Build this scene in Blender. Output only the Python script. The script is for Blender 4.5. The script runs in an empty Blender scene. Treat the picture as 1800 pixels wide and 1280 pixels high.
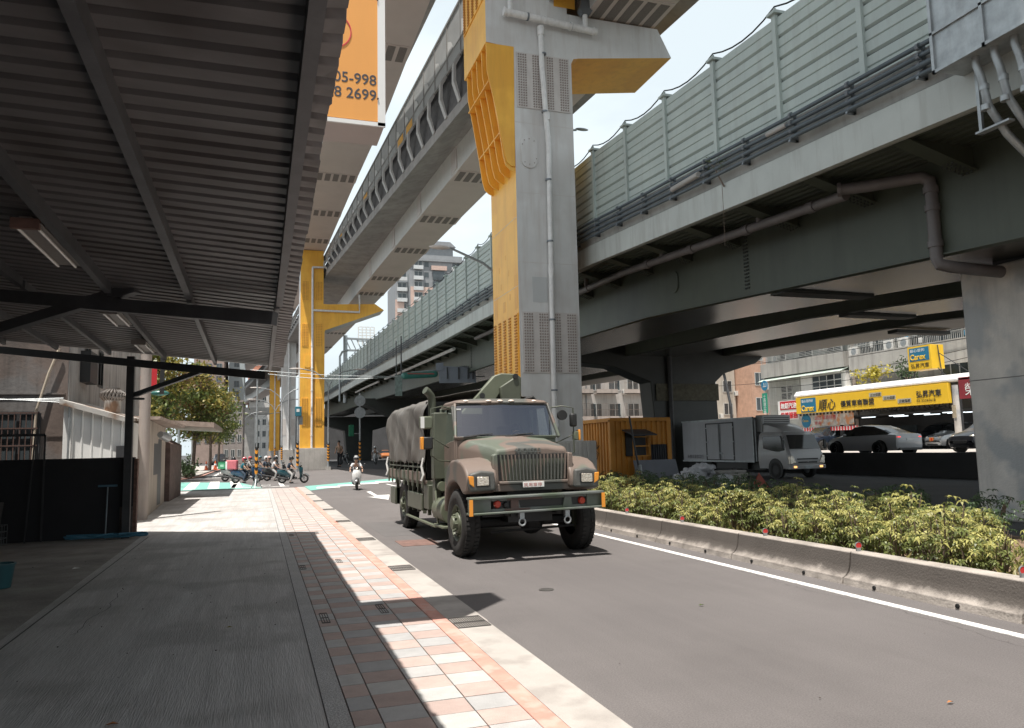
import bpy, bmesh, math, random
from mathutils import Vector, Matrix
R = math.radians
random.seed(7)
scene = bpy.context.scene
col = scene.collection

# ------------------------------------------------------------ camera, sky, sun, exposure
CAM = Vector((0, 0, 1.6))
VR = Vector((0.949408, -0.313235, -0.022551)); VU = Vector((-0.012856, -0.110512, 0.993792)); VF = Vector((0.313782, 0.943224, 0.108948))
cd = bpy.data.cameras.new('camera'); cam = bpy.data.objects.new('camera', cd); col.objects.link(cam)
cam.matrix_world = Matrix(((VR.x, VU.x, -VF.x, CAM.x), (VR.y, VU.y, -VF.y, CAM.y), (VR.z, VU.z, -VF.z, CAM.z), (0, 0, 0, 1)))
cd.sensor_width = 36; cd.lens = 26.8; cd.clip_start = 0.05; cd.clip_end = 3000
scene.camera = cam
SUN = Vector((-0.20, -0.22, 1)).normalized()
sd = bpy.data.lights.new('sun', 'SUN'); sd.energy = 5.0; sd.angle = R(0.55); sd.color = (1, 0.95, 0.88)
so = bpy.data.objects.new('sun', sd); col.objects.link(so); so.rotation_euler = (-SUN).to_track_quat('-Z', 'Y').to_euler()
w = bpy.data.worlds.new('World'); scene.world = w; w.use_nodes = True
nt = w.node_tree; nt.nodes.clear()
sky = nt.nodes.new('ShaderNodeTexSky'); sky.sky_type = 'NISHITA'; sky.sun_disc = False
sky.sun_elevation = math.asin(SUN.z); sky.sun_rotation = math.atan2(SUN.x, SUN.y)
sky.air_density = 1.0; sky.dust_density = 4.0; sky.ozone_density = 1.0
tc = nt.nodes.new('ShaderNodeTexCoord'); mp = nt.nodes.new('ShaderNodeMapping'); mp.inputs['Scale'].default_value = (1, 1, 2.6)
nz = nt.nodes.new('ShaderNodeTexNoise'); nz.inputs['Scale'].default_value = 2.2; nz.inputs['Detail'].default_value = 6; nz.inputs['Roughness'].default_value = 0.55
cr = nt.nodes.new('ShaderNodeMapRange'); cr.inputs['From Min'].default_value = 0.42; cr.inputs['From Max'].default_value = 0.68; cr.inputs['To Min'].default_value = 0.80; cr.inputs['To Max'].default_value = 1.0
mx = nt.nodes.new('ShaderNodeMix'); mx.data_type = 'RGBA'; mx.inputs['B'].default_value = (15.4, 17.2, 18.0, 1)
bg = nt.nodes.new('ShaderNodeBackground'); bg.inputs['Strength'].default_value = 0.05
wo = nt.nodes.new('ShaderNodeOutputWorld')
L = nt.links.new
L(tc.outputs['Generated'], mp.inputs['Vector']); L(mp.outputs[0], nz.inputs['Vector']); L(nz.outputs['Fac'], cr.inputs['Value'])
sx = nt.nodes.new('ShaderNodeSeparateXYZ'); L(tc.outputs['Generated'], sx.inputs[0]); el = nt.nodes.new('ShaderNodeMapRange'); el.interpolation_type = 'SMOOTHSTEP'
el.inputs['From Min'].default_value = 0.50; el.inputs['From Max'].default_value = 0.85; el.inputs['To Min'].default_value = 1.0; el.inputs['To Max'].default_value = 0.06; L(sx.outputs['Z'], el.inputs['Value'])
fm = nt.nodes.new('ShaderNodeMath'); fm.operation = 'MULTIPLY'; L(cr.outputs[0], fm.inputs[0]); L(el.outputs[0], fm.inputs[1]); L(fm.outputs[0], mx.inputs['Factor']); L(sky.outputs[0], mx.inputs['A']); L(mx.outputs['Result'], bg.inputs['Color']); L(bg.outputs[0], wo.inputs['Surface'])
scene.view_settings.view_transform = 'Standard'; scene.view_settings.look = 'None'
scene.view_settings.exposure = 0.40; scene.view_settings.gamma = 1.0
scene.render.engine = 'CYCLES'
scene.cycles.max_bounces = 8; scene.cycles.diffuse_bounces = 5; scene.cycles.use_denoising = True
scene.cycles.sample_clamp_indirect = 6.0

# a pixel of the 1800 x 1280 photograph -> a point of the place
def ray(px, py): return VF + VR * ((px - 900) / 1340) - VU * ((py - 640) / 1340)
def G(px, py, z=0.0): d = ray(px, py); return CAM + d * ((z - CAM.z) / d.z)
def GX(px, py, x): d = ray(px, py); return CAM + d * (x / d.x)
def GY(px, py, y): d = ray(px, py); return CAM + d * (y / d.y)
def pz(px, py, x0, y0):   # height of the point above (x0, y0) that the pixel row shows
    d = ray(px, py); t = math.hypot(x0, y0) / math.hypot(d.x, d.y); return CAM.z + t * d.z

# ------------------------------------------------------------ materials
MATS = {}
def mat(name, c, rough=0.75, metal=0.0, var=0.18, scale=1.5, bump=0.15, bscale=35.0, streak=0.0, dirt=(0.12, 0.10, 0.08),
        dscale=2.5, spec=0.5, coat=0.0, emit=None, es=0.0, detail=6, stretch=None, island=0.0, fine=0.0, mottle=None, grain=None, soot=None):
    if name in MATS: return MATS[name]
    m = bpy.data.materials.new(name); m.use_nodes = True; t = m.node_tree; n = t.nodes; l = t.links.new
    b = n['Principled BSDF']; b.inputs['Roughness'].default_value = rough; b.inputs['Metallic'].default_value = metal
    b.inputs['Specular IOR Level'].default_value = spec
    if coat: b.inputs['Coat Weight'].default_value = coat; b.inputs['Coat Roughness'].default_value = 0.08
    tc = n.new('ShaderNodeTexCoord'); mp = n.new('ShaderNodeMapping'); l(tc.outputs['Object'], mp.inputs['Vector'])
    if stretch: mp.inputs['Scale'].default_value = stretch
    nz = n.new('ShaderNodeTexNoise'); nz.inputs['Scale'].default_value = scale; nz.inputs['Detail'].default_value = detail; nz.inputs['Roughness'].default_value = 0.6
    l(mp.outputs[0], nz.inputs['Vector'])
    mr = n.new('ShaderNodeMapRange'); mr.inputs['From Min'].default_value = 0.3; mr.inputs['From Max'].default_value = 0.7
    mr.inputs['To Min'].default_value = 1 - var; mr.inputs['To Max'].default_value = 1 + var
    l(nz.outputs['Fac'], mr.inputs['Value'])
    v = n.new('ShaderNodeVectorMath'); v.operation = 'SCALE'; v.inputs[0].default_value = c[:3]; l(mr.outputs[0], v.inputs['Scale'])
    out = v.outputs[0]
    if mottle:
        nm = n.new('ShaderNodeTexNoise'); nm.inputs['Scale'].default_value = mottle[1]; nm.inputs['Detail'].default_value = 3; l(tc.outputs['Object'], nm.inputs['Vector'])
        rm = n.new('ShaderNodeMapRange'); rm.inputs['From Min'].default_value = 0.5; rm.inputs['From Max'].default_value = 0.62; l(nm.outputs['Fac'], rm.inputs['Value'])
        mm = n.new('ShaderNodeMix'); mm.data_type = 'RGBA'; mm.inputs['B'].default_value = (*mottle[0], 1); l(rm.outputs[0], mm.inputs['Factor']); l(out, mm.inputs['A']); out = mm.outputs['Result']
    if streak:
        m2 = n.new('ShaderNodeMapping'); m2.inputs['Scale'].default_value = (dscale, dscale, dscale * 0.09); l(tc.outputs['Object'], m2.inputs['Vector'])
        n2 = n.new('ShaderNodeTexNoise'); n2.inputs['Scale'].default_value = 2.0; n2.inputs['Detail'].default_value = 5; n2.inputs['Roughness'].default_value = 0.65; l(m2.outputs[0], n2.inputs['Vector'])
        r2 = n.new('ShaderNodeMapRange'); r2.inputs['From Min'].default_value = 0.48; r2.inputs['From Max'].default_value = 0.75; r2.inputs['To Max'].default_value = streak; l(n2.outputs['Fac'], r2.inputs['Value'])
        mi = n.new('ShaderNodeMix'); mi.data_type = 'RGBA'; mi.inputs['B'].default_value = (*dirt, 1); l(r2.outputs[0], mi.inputs['Factor']); l(out, mi.inputs['A']); out = mi.outputs['Result']
    if grain:
        mg_ = n.new('ShaderNodeMapping'); mg_.inputs['Scale'].default_value = grain[1]; l(tc.outputs['Object'], mg_.inputs['Vector'])
        ng = n.new('ShaderNodeTexNoise'); ng.inputs['Scale'].default_value = 1.0; ng.inputs['Detail'].default_value = 5; ng.inputs['Roughness'].default_value = 0.7; l(mg_.outputs[0], ng.inputs['Vector'])
        rg_ = n.new('ShaderNodeMapRange'); rg_.inputs['From Min'].default_value = 0.3; rg_.inputs['From Max'].default_value = 0.7; rg_.inputs['To Min'].default_value = 1 - grain[0]; rg_.inputs['To Max'].default_value = 1 + grain[0] * 0.6; l(ng.outputs['Fac'], rg_.inputs['Value'])
        vg_ = n.new('ShaderNodeVectorMath'); vg_.operation = 'SCALE'; l(out, vg_.inputs[0]); l(rg_.outputs[0], vg_.inputs['Scale']); out = vg_.outputs[0]
    if soot:      # a grimy band between two heights, broken up by noise: soot = (z0, z1, colour)
        sp_ = n.new('ShaderNodeSeparateXYZ'); l(tc.outputs['Object'], sp_.inputs[0]); ns = n.new('ShaderNodeTexNoise'); ns.inputs['Scale'].default_value = 3.5; ns.inputs['Detail'].default_value = 6; ns.inputs['Roughness'].default_value = 0.7; l(tc.outputs['Object'], ns.inputs['Vector'])
        ad = n.new('ShaderNodeMath'); ad.operation = 'MULTIPLY_ADD'; ad.inputs[1].default_value = 0.22; l(ns.outputs['Fac'], ad.inputs[0]); l(sp_.outputs['Z'], ad.inputs[2])
        ra = n.new('ShaderNodeMapRange'); ra.inputs['From Min'].default_value = soot[0] + 0.08; ra.inputs['From Max'].default_value = soot[0] + 0.17; l(ad.outputs[0], ra.inputs['Value'])
        rb = n.new('ShaderNodeMapRange'); rb.inputs['From Min'].default_value = soot[1] - 0.012; rb.inputs['From Max'].default_value = soot[1]; rb.inputs['To Min'].default_value = 0.93; rb.inputs['To Max'].default_value = 0.1; l(sp_.outputs['Z'], rb.inputs['Value'])
        mu = n.new('ShaderNodeMath'); mu.operation = 'MULTIPLY'; l(ra.outputs[0], mu.inputs[0]); l(rb.outputs[0], mu.inputs[1]); ms_ = n.new('ShaderNodeMix'); ms_.data_type = 'RGBA'; ms_.inputs['B'].default_value = (*soot[2], 1); l(mu.outputs[0], ms_.inputs['Factor']); l(out, ms_.inputs['A']); out = ms_.outputs['Result']
    if fine:
        n3 = n.new('ShaderNodeTexNoise'); n3.inputs['Scale'].default_value = 95; n3.inputs['Detail'].default_value = 4; n3.inputs['Roughness'].default_value = 0.8; l(tc.outputs['Object'], n3.inputs['Vector'])
        r3 = n.new('ShaderNodeMapRange'); r3.inputs['From Min'].default_value = 0.3; r3.inputs['From Max'].default_value = 0.7; r3.inputs['To Min'].default_value = 1 - fine; r3.inputs['To Max'].default_value = 1 + fine; l(n3.outputs['Fac'], r3.inputs['Value'])
        v3 = n.new('ShaderNodeVectorMath'); v3.operation = 'SCALE'; l(out, v3.inputs[0]); l(r3.outputs[0], v3.inputs['Scale']); out = v3.outputs[0]
    if island:
        g = n.new('ShaderNodeNewGeometry'); r4 = n.new('ShaderNodeMapRange'); r4.inputs['To Min'].default_value = 1 - island; r4.inputs['To Max'].default_value = 1 + island; l(g.outputs['Random Per Island'], r4.inputs['Value'])
        v4 = n.new('ShaderNodeVectorMath'); v4.operation = 'SCALE'; l(out, v4.inputs[0]); l(r4.outputs[0], v4.inputs['Scale']); out = v4.outputs[0]
    l(out, b.inputs['Base Color'])
    if bump:
        nb = n.new('ShaderNodeTexNoise'); nb.inputs['Scale'].default_value = bscale; nb.inputs['Detail'].default_value = 4; l(mp.outputs[0], nb.inputs['Vector'])
        bp = n.new('ShaderNodeBump'); bp.inputs['Strength'].default_value = bump; bp.inputs['Distance'].default_value = 0.02; l(nb.outputs['Fac'], bp.inputs['Height']); l(bp.outputs[0], b.inputs['Normal'])
    if emit: b.inputs['Emission Color'].default_value = (*emit, 1); b.inputs['Emission Strength'].default_value = es
    MATS[name] = m; return m
def leafmat(name, c, tr=0.35, island=0.35):
    m = mat(name, c, rough=0.45, var=0.2, bump=0, island=island); t = m.node_tree; b = t.nodes['Principled BSDF']; o = t.nodes['Material Output']
    tl = t.nodes.new('ShaderNodeBsdfTranslucent'); ms = t.nodes.new('ShaderNodeMixShader'); ms.inputs[0].default_value = tr
    src = b.inputs['Base Color'].links[0].from_socket; t.links.new(src, tl.inputs['Color'])
    t.links.new(b.outputs[0], ms.inputs[1]); t.links.new(tl.outputs[0], ms.inputs[2]); t.links.new(ms.outputs[0], o.inputs['Surface']); return m
def glassmat(name, tint=(0.8, 0.85, 0.85), opac=0.15, refl=0.25):
    m = bpy.data.materials.new(name); m.use_nodes = True; t = m.node_tree; t.nodes.clear(); n = t.nodes; l = t.links.new
    o = n.new('ShaderNodeOutputMaterial'); tr = n.new('ShaderNodeBsdfTransparent'); tr.inputs[0].default_value = (*tint, 1)
    gl = n.new('ShaderNodeBsdfGlossy'); gl.inputs['Roughness'].default_value = 0.02; gl.inputs[0].default_value = (0.9, 0.95, 1, 1)
    fr = n.new('ShaderNodeLayerWeight'); fr.inputs['Blend'].default_value = refl; mx = n.new('ShaderNodeMixShader')
    rf = n.new('ShaderNodeMapRange'); rf.inputs['To Min'].default_value = opac; l(fr.outputs['Fresnel'], rf.inputs['Value']); l(rf.outputs[0], mx.inputs[0]); l(tr.outputs[0], mx.inputs[1]); l(gl.outputs[0], mx.inputs[2]); l(mx.outputs[0], o.inputs[0]); MATS[name] = m; return m
def camomat():
    m = mat('camouflage_paint', (1, 1, 1), rough=0.55, var=0.08, bump=0.05, spec=0.5); t = m.node_tree; n = t.nodes; l = t.links.new
    b = n['Principled BSDF']; tc = n.new('ShaderNodeTexCoord'); nz = n.new('ShaderNodeTexNoise'); nz.inputs['Scale'].default_value = 1.25; nz.inputs['Detail'].default_value = 1.2; nz.inputs['Distortion'].default_value = 0.5
    mp = n.new('ShaderNodeMapping'); mp.inputs['Location'].default_value = (3.3, 1.7, 0.2); l(tc.outputs['Object'], mp.inputs[0]); l(mp.outputs[0], nz.inputs['Vector'])
    cr = n.new('ShaderNodeValToRGB'); cr.color_ramp.interpolation = 'LINEAR'; e = cr.color_ramp.elements
    e[0].position = 0.0; e[0].color = (0.10, 0.102, 0.093, 1); e[1].position = 0.38; e[1].color = (0.10, 0.102, 0.093, 1)
    for p, c in ((0.41, (0.18, 0.138, 0.115, 1)), (0.55, (0.18, 0.138, 0.115, 1)), (0.585, (0.125, 0.143, 0.112, 1)), (1.0, (0.125, 0.143, 0.112, 1))):
        x = e.new(p); x.color = c
    l(nz.outputs['Fac'], cr.inputs['Fac'])
    old = b.inputs['Base Color'].links[0].from_socket; mu = n.new('ShaderNodeVectorMath'); mu.operation = 'MULTIPLY'; l(old, mu.inputs[0]); l(cr.outputs[0], mu.inputs[1]); l(mu.outputs[0], b.inputs['Base Color']); return m

# ------------------------------------------------------------ mesh helpers
class MB:
    def __init__(s): s.v = []; s.f = []; s.m = []
    def add(s, vs, fs, mi=0):
        k = len(s.v); s.v += [tuple(x) for x in vs]; s.f += [tuple(i + k for i in f) for f in fs]; s.m += [mi] * len(fs); return s
    def box(s, x0, y0, z0, x1, y1, z1, mi=0):
        return s.add([(x0, y0, z0), (x1, y0, z0), (x1, y1, z0), (x0, y1, z0), (x0, y0, z1), (x1, y0, z1), (x1, y1, z1), (x0, y1, z1)],
                     [(0, 3, 2, 1), (4, 5, 6, 7), (0, 1, 5, 4), (1, 2, 6, 5), (2, 3, 7, 6), (3, 0, 4, 7)], mi)
    def beam(s, p0, p1, w, h, mi=0, up=(0, 0, 1)):
        p0 = Vector(p0); p1 = Vector(p1); d = (p1 - p0).normalized(); u = Vector(up)
        if abs(d.dot(u)) > 0.98: u = Vector((0, 1, 0))
        a = d.cross(u).normalized() * (w / 2); b = a.cross(d).normalized() * (h / 2)
        vs = [p + x * a + y * b for p in (p0, p1) for x, y in ((-1, -1), (1, -1), (1, 1), (-1, 1))]
        return s.add(vs, [(0, 1, 2, 3), (7, 6, 5, 4), (0, 4, 5, 1), (1, 5, 6, 2), (2, 6, 7, 3), (3, 7, 4, 0)], mi)
    def cyl(s, p0, p1, r, n=12, r1=None, mi=0, caps=True):
        p0 = Vector(p0); p1 = Vector(p1); r1 = r if r1 is None else r1; d = (p1 - p0).normalized(); u = Vector((0, 0, 1)) if abs(d.z) < 0.9 else Vector((1, 0, 0))
        a = d.cross(u).normalized(); b = d.cross(a)
        vs = [p + (a * math.cos(t) + b * math.sin(t)) * q for p, q in ((p0, r), (p1, r1)) for t in [2 * math.pi * i / n for i in range(n)]]
        fs = [(i, (i + 1) % n, n + (i + 1) % n, n + i) for i in range(n)]
        if caps: fs += [tuple(range(n))[::-1], tuple(range(n, 2 * n))]
        return s.add(vs, fs, mi)
    def tube(s, pts, r, n=8, mi=0):
        pts = [Vector(p) for p in pts]; rings = []; up = None
        for i, p in enumerate(pts):
            d = (pts[min(i + 1, len(pts) - 1)] - pts[max(i - 1, 0)]).normalized()
            if up is None: up = Vector((0, 0, 1)) if abs(d.z) < 0.9 else Vector((1, 0, 0))
            a = d.cross(up).normalized(); b = a.cross(d).normalized(); up = b; q = r[i] if isinstance(r, (list, tuple)) else r
            rings.append([p + (a * math.cos(t) + b * math.sin(t)) * q for t in [2 * math.pi * k / n for k in range(n)]])
        return s.loft(rings, True, True, mi)
    def loft(s, rings, closed=True, caps=False, mi=0):
        n = len(rings[0]); vs = [p for r in rings for p in r]; fs = []
        for j in range(len(rings) - 1):
            for i in range(n if closed else n - 1):
                k = (i + 1) % n; fs.append((j * n + i, j * n + k, (j + 1) * n + k, (j + 1) * n + i))
        if caps: fs += [tuple(range(n))[::-1], tuple(range((len(rings) - 1) * n, len(rings) * n))]
        return s.add(vs, fs, mi)
    def prism(s, poly, axis, a, b, mi=0):
        f = {'x': lambda p, t: (t, p[0], p[1]), 'y': lambda p, t: (p[0], t, p[1]), 'z': lambda p, t: (p[0], p[1], t)}[axis]
        return s.loft([[f(p, a) for p in poly], [f(p, b) for p in poly]], True, True, mi)
    def sphere(s, c, r, u=14, v=8, mi=0, v0=0.0, v1=1.0):
        r = (r, r, r) if not isinstance(r, (tuple, list)) else r; rings = []
        for j in range(v + 1):
            t = math.pi * (v0 + (v1 - v0) * j / v); rings.append([(c[0] + r[0] * math.sin(t) * math.cos(q), c[1] + r[1] * math.sin(t) * math.sin(q), c[2] + r[2] * math.cos(t)) for q in [2 * math.pi * i / u for i in range(u)]])
        return s.loft(rings, True, False, mi)
    def sweep(s, prof, path, mi=0, closed=True, caps=True):
        return s.loft([[(p[0] + a, p[1], p[2] + b) for a, b in prof] for p in path], closed, caps, mi)
    def quad(s, a, b, c, d, mi=0): return s.add([a, b, c, d], [(0, 1, 2, 3)], mi)
    def lathe(s, prof, c=(0, 0, 0), axis='x', n=28, mi=0):
        f = {'x': lambda r, h, t: (c[0] + h, c[1] + r * math.cos(t), c[2] + r * math.sin(t)), 'z': lambda r, h, t: (c[0] + r * math.cos(t), c[1] + r * math.sin(t), c[2] + h), 'y': lambda r, h, t: (c[0] + r * math.cos(t), c[1] + h, c[2] + r * math.sin(t))}[axis]
        return s.loft([[f(r, h, 2 * math.pi * i / n) for i in range(n)] for r, h in prof], True, False, mi)
    def build(s, name, mats, parent=None, smooth=None, bevel=0.0, seg=2, fix=True):
        me = bpy.data.meshes.new(name); me.from_pydata(s.v, [], s.f)
        mats = mats if isinstance(mats, (list, tuple)) else [mats]
        for m in mats: me.materials.append(m)
        me.polygons.foreach_set('material_index', s.m)
        if fix:
            bm = bmesh.new(); bm.from_mesh(me); bmesh.ops.recalc_face_normals(bm, faces=bm.faces); bm.to_mesh(me); bm.free()
        if smooth is not None:
            me.shade_smooth(); me.set_sharp_from_angle(angle=R(smooth))
        me.update(); o = bpy.data.objects.new(name, me); col.objects.link(o)
        if parent: o.parent = parent
        if bevel:
            bv = o.modifiers.new('bevel', 'BEVEL'); bv.width = bevel; bv.segments = seg; bv.limit_method = 'ANGLE'; bv.angle_limit = R(35)
            me.shade_smooth(); me.set_sharp_from_angle(angle=R(50))
        return o
def tag(o, label=None, cat=None, group=None, kind=None):
    for k, v in (('label', label), ('category', cat), ('group', group), ('kind', kind)):
        if v: o[k] = v
    return o
def thing(name, label, cat, loc=(0, 0, 0), rz=0, group=None, sc=1):
    o = bpy.data.objects.new(name, None); col.objects.link(o); o.location = loc; o.rotation_euler = (0, 0, rz); o.scale = (sc,) * 3
    o.empty_display_size = 0.2; return tag(o, label, cat, group)
def W(o):      # a part modelled in world coordinates under a root that has no rotation
    o.location = -o.parent.location if not o.parent.parent else Vector((0, 0, 0)); return o
def copy_tree(o, parent=None, loc=None, rz=None, label=None, sc=None):
    c = o.copy(); col.objects.link(c)
    if parent: c.parent = parent
    if loc is not None: c.location = loc
    if rz is not None: c.rotation_euler = (0, 0, rz)
    if sc is not None: c.scale = sc if isinstance(sc, tuple) else (sc,) * 3
    if label: c['label'] = label
    for ch in list(o.children): copy_tree(ch, c)
    return c
XN = Matrix(((0, 0, -1), (-1, 0, 0), (0, 1, 0)))      # text that faces -X
YN = Matrix(((1, 0, 0), (0, 0, -1), (0, 1, 0)))       # text that faces -Y
def text(s, loc, size, m, rot=YN, parent=None, name='lettering', ext=0.004, sx=1.0, align='LEFT', bold=0.0, shear=0, world=False):
    c = bpy.data.curves.new(name, 'FONT'); c.body = s; c.size = size; c.extrude = ext; c.align_x = align; c.bevel_depth = bold; c.bevel_resolution = 0; c.shear = shear; c.resolution_u = 4
    c.materials.append(m); o = bpy.data.objects.new(name, c); col.objects.link(o); M4 = rot.to_4x4(); M4.translation = Vector(loc)
    if parent:
        o.parent = parent
        if world: M4.translation = Vector(loc) - parent.location
    o.matrix_basis = M4 @ Matrix.Diagonal((sx, 1, 1, 1)); return o
def struct(name, mb, mats, smooth=None, bevel=0):
    return tag(mb.build(name, mats, None, smooth, bevel), kind='structure')
# ------------------------------------------------------------ palette
asphalt = mat('asphalt', (0.158, 0.145, 0.142), rough=0.88, var=0.12, scale=0.7, bump=0.5, bscale=220, fine=0.42, mottle=((0.145, 0.133, 0.131), 0.35), grain=(0.06, (6, 0.25, 1)))
asphalt_dark = mat('asphalt_shade_dark', (0.07, 0.07, 0.072), rough=0.9, var=0.2, scale=0.5, bump=0.4, bscale=160, fine=0.2)  # asphalt coloured darker to deepen the shade under the viaduct
slab = mat('brushed_concrete', (0.50, 0.485, 0.47), rough=0.85, var=0.16, scale=0.8, bump=0.45, bscale=14, stretch=(7, 0.45, 1), streak=0.0, mottle=((0.40, 0.385, 0.37), 0.9), fine=0.10, grain=(0.15, (38, 1.1, 1)))
slab_old = mat('dirty_concrete', (0.30, 0.28, 0.26), rough=0.9, var=0.3, scale=1.6, bump=0.4, bscale=30, fine=0.12)
gutter_c = mat('kerb_concrete', (0.44, 0.41, 0.38), rough=0.85, var=0.14, scale=1.3, bump=0.25, bscale=60, fine=0.08, mottle=((0.36, 0.33, 0.305), 2.2))
gravel_m = mat('terrazzo_strip', (0.46, 0.45, 0.44), rough=0.8, var=0.1, scale=2, bump=0.6, bscale=90, fine=0.5)
tile_a = [mat('tile_grey_%s' % i, c, rough=0.8, var=0.1, scale=6, bump=0.25, bscale=120, fine=0.08) for i, c in zip('abc', ((0.45, 0.44, 0.43), (0.41, 0.405, 0.40), (0.485, 0.475, 0.455)))]
tile_b = [mat('tile_pink_%s' % i, c, rough=0.8, var=0.1, scale=6, bump=0.25, bscale=120, fine=0.08) for i, c in zip('abc', ((0.47, 0.36, 0.32), (0.445, 0.345, 0.31), (0.49, 0.38, 0.34)))]
mortar = mat('joint_mortar', (0.17, 0.15, 0.14), rough=0.95, var=0.2)
red_kerb = mat('red_painted_kerb', (0.60, 0.31, 0.25), rough=0.7, var=0.15, scale=3, mottle=((0.62, 0.40, 0.34), 5), fine=0.06)
white_paint = mat('white_road_paint', (0.80, 0.79, 0.77), rough=0.7, var=0.06, scale=8, fine=0.06, mottle=((0.6, 0.58, 0.56), 9))
green_paint = mat('green_road_paint', (0.20, 0.46, 0.40), rough=0.7, var=0.12, scale=5, fine=0.08)
iron = mat('cast_iron', (0.10, 0.095, 0.09), rough=0.6, metal=0.4, var=0.3, scale=8)
rust = mat('rusty_cover', (0.20, 0.12, 0.10), rough=0.8, var=0.3, scale=6)
soil = mat('soil', (0.22, 0.15, 0.10), rough=0.95, var=0.3, scale=4, bump=0.8, bscale=25)
barrier_c = mat('stained_barrier_concrete', (0.43, 0.385, 0.345), rough=0.9, var=0.22, scale=2.2, bump=0.4, bscale=45, streak=0.6, dirt=(0.14, 0.125, 0.11), dscale=1.6, fine=0.14, soot=(0.075, 0.342, (0.075, 0.064, 0.056)))
black = mat('black_void', (0.012, 0.012, 0.012), rough=0.9, var=0, bump=0)
rubber = mat('tyre_rubber', (0.028, 0.027, 0.026), rough=0.8, var=0.25, scale=6, bump=0.2)
chrome = mat('bright_steel', (0.62, 0.62, 0.62), rough=0.22, metal=1, var=0.05, bump=0)
galv = mat('galvanised_steel', (0.36, 0.38, 0.39), rough=0.45, metal=0.55, var=0.2, scale=5, bump=0.05, streak=0.25)
dark_steel = mat('dark_painted_steel', (0.050, 0.052, 0.056), rough=0.5, var=0.2, scale=4, bump=0.08)
white_flat = mat('white_enamel', (0.78, 0.78, 0.76), rough=0.35, var=0.05, bump=0)

# ------------------------------------------------------------ ground
def sheet(name, pts, z, m): return struct(name, MB().add([(p[0], p[1], z) for p in pts], [tuple(range(len(pts)))]), m)
def gsub(x0, y0, x1, y1): return [(x0, y0), (x1, y0), (x1, y1), (x0, y1)]
sheet('ground', gsub(-1200, -300, 1500, 2200), -0.02, asphalt_dark)
sheet('road', gsub(1.9, -12, 6.3, 38), 0.0, asphalt)
sheet('intersection', [(-40, 36.6), (1.9, 36.6), (1.9, 38), (10.8, 38), (10.8, 60), (7.6, 78), (6, 300), (-3.4, 300), (-3.4, 54), (-40, 54)], 0.004, asphalt)
sheet('driveway', [(-2.05, -8), (0.41, -8), (0.41, 36.6), (-3.6, 36.6), (-3.1, 21), (-2.2, 16.9)], 0.006, slab)
sheet('yard_ground', [(-14, -8), (-2.05, -8), (-2.2, 16.9), (-3.1, 21), (-3.6, 36.6), (-14, 36.6)], 0.002, slab_old)
sheet('aggregate_strip', gsub(0.41, -8, 0.545, 36.6), 0.008, gravel_m)
sheet('sidewalk_bed', gsub(0.545, -8, 1.60, 36.6), 0.0, mortar)
t = MB(); rr = random.Random(3); edges = [0.548, 0.715, 0.995, 1.275, 1.558]
for j in range(165):
    y0 = -8 + j * 0.27
    for i in range(4):
        g = 0.0035 + rr.random() * 0.002; zt = 0.010 + rr.random() * 0.0022; gg = ((i + j) % 2); mi = gg * 3 + rr.randrange(3)
        t.box(edges[i] + g, y0 + g, -0.01, edges[i + 1] - g, y0 + 0.27 - g, zt, mi)
struct('sidewalk_tiles', t, tile_a + tile_b)
k = MB()
for j in range(37): k.box(1.562, -8 + j * 1.2 + 0.004, -0.02, 1.70, -8 + (j + 1) * 1.2 - 0.004, 0.013)
struct('red_kerb', k, red_kerb, bevel=0.006)
k = MB()
for j in range(9): k.box(1.704, -8 + j * 5.0 + 0.008, -0.03, 2.035 + 0.01 * math.sin(j * 5), -8 + (j + 1) * 5.0 - 0.008, 0.009)
struct('gutter', k, gutter_c)
k = MB(); k.box(5.78, -8, 0, 5.89, 37, 0.006)
k.add([(p.x, p.y, 0.010) for p in [G(x, y) for x, y in ((644, 865), (651, 864), (663, 871), (685, 870), (683, 879), (646, 874), (660, 873.6))]], [(0, 1, 2, 6), (2, 3, 4, 5, 6)])
struct('road_line', k, white_paint)
gp = [(2.06, 33.2), (2.06, 37.6), (7.7, 44.4), (7.9, 40.8), (6.9, 40.2), (4.4, 37.3)]
struct('green_crossing', MB().add([(x, y, 0.009) for x, y in gp], [tuple(range(6))]).add([(p[0], p[1], 0.009) for p in ((-5.6, 38.0), (0.2, 37.2), (-1.0, 45.5), (-5.6, 50))], [(0, 1, 2, 3)]), green_paint)
k = MB()
for a in range(6):
    x = 2.7 + a * 1.05; y = 36.0 + a * 1.25
    k.add([(x - 0.3, y - 1.2, 0.013), (x + 0.75, y - 1.0, 0.013), (x + 0.9, y + 0.45, 0.013), (x - 0.15, y + 0.3, 0.013)], [(0, 1, 2, 3)])
for a in range(5): k.add([(-5.4 + a * 1.05, 38.5, 0.013), (-4.9 + a * 1.05, 38.5, 0.013), (-5.3 + a * 1.05, 48, 0.013), (-5.8 + a * 1.05, 48, 0.013)], [(0, 1, 2, 3)])
k.box(-1.2, 38.3, 0.004, 1.4, 38.6, 0.013); k.box(-1.25, 38.6, 0.004, -1.05, 43.5, 0.013); k.box(1.0, 38.6, 0.004, 1.2, 43, 0.013)
k.box(-3.0, 56, 0.004, 2.5, 56.5, 0.013); k.box(-3.2, 60, 0.004, -3.0, 160, 0.013)
struct('crossing_stripes', k, white_paint)
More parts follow.
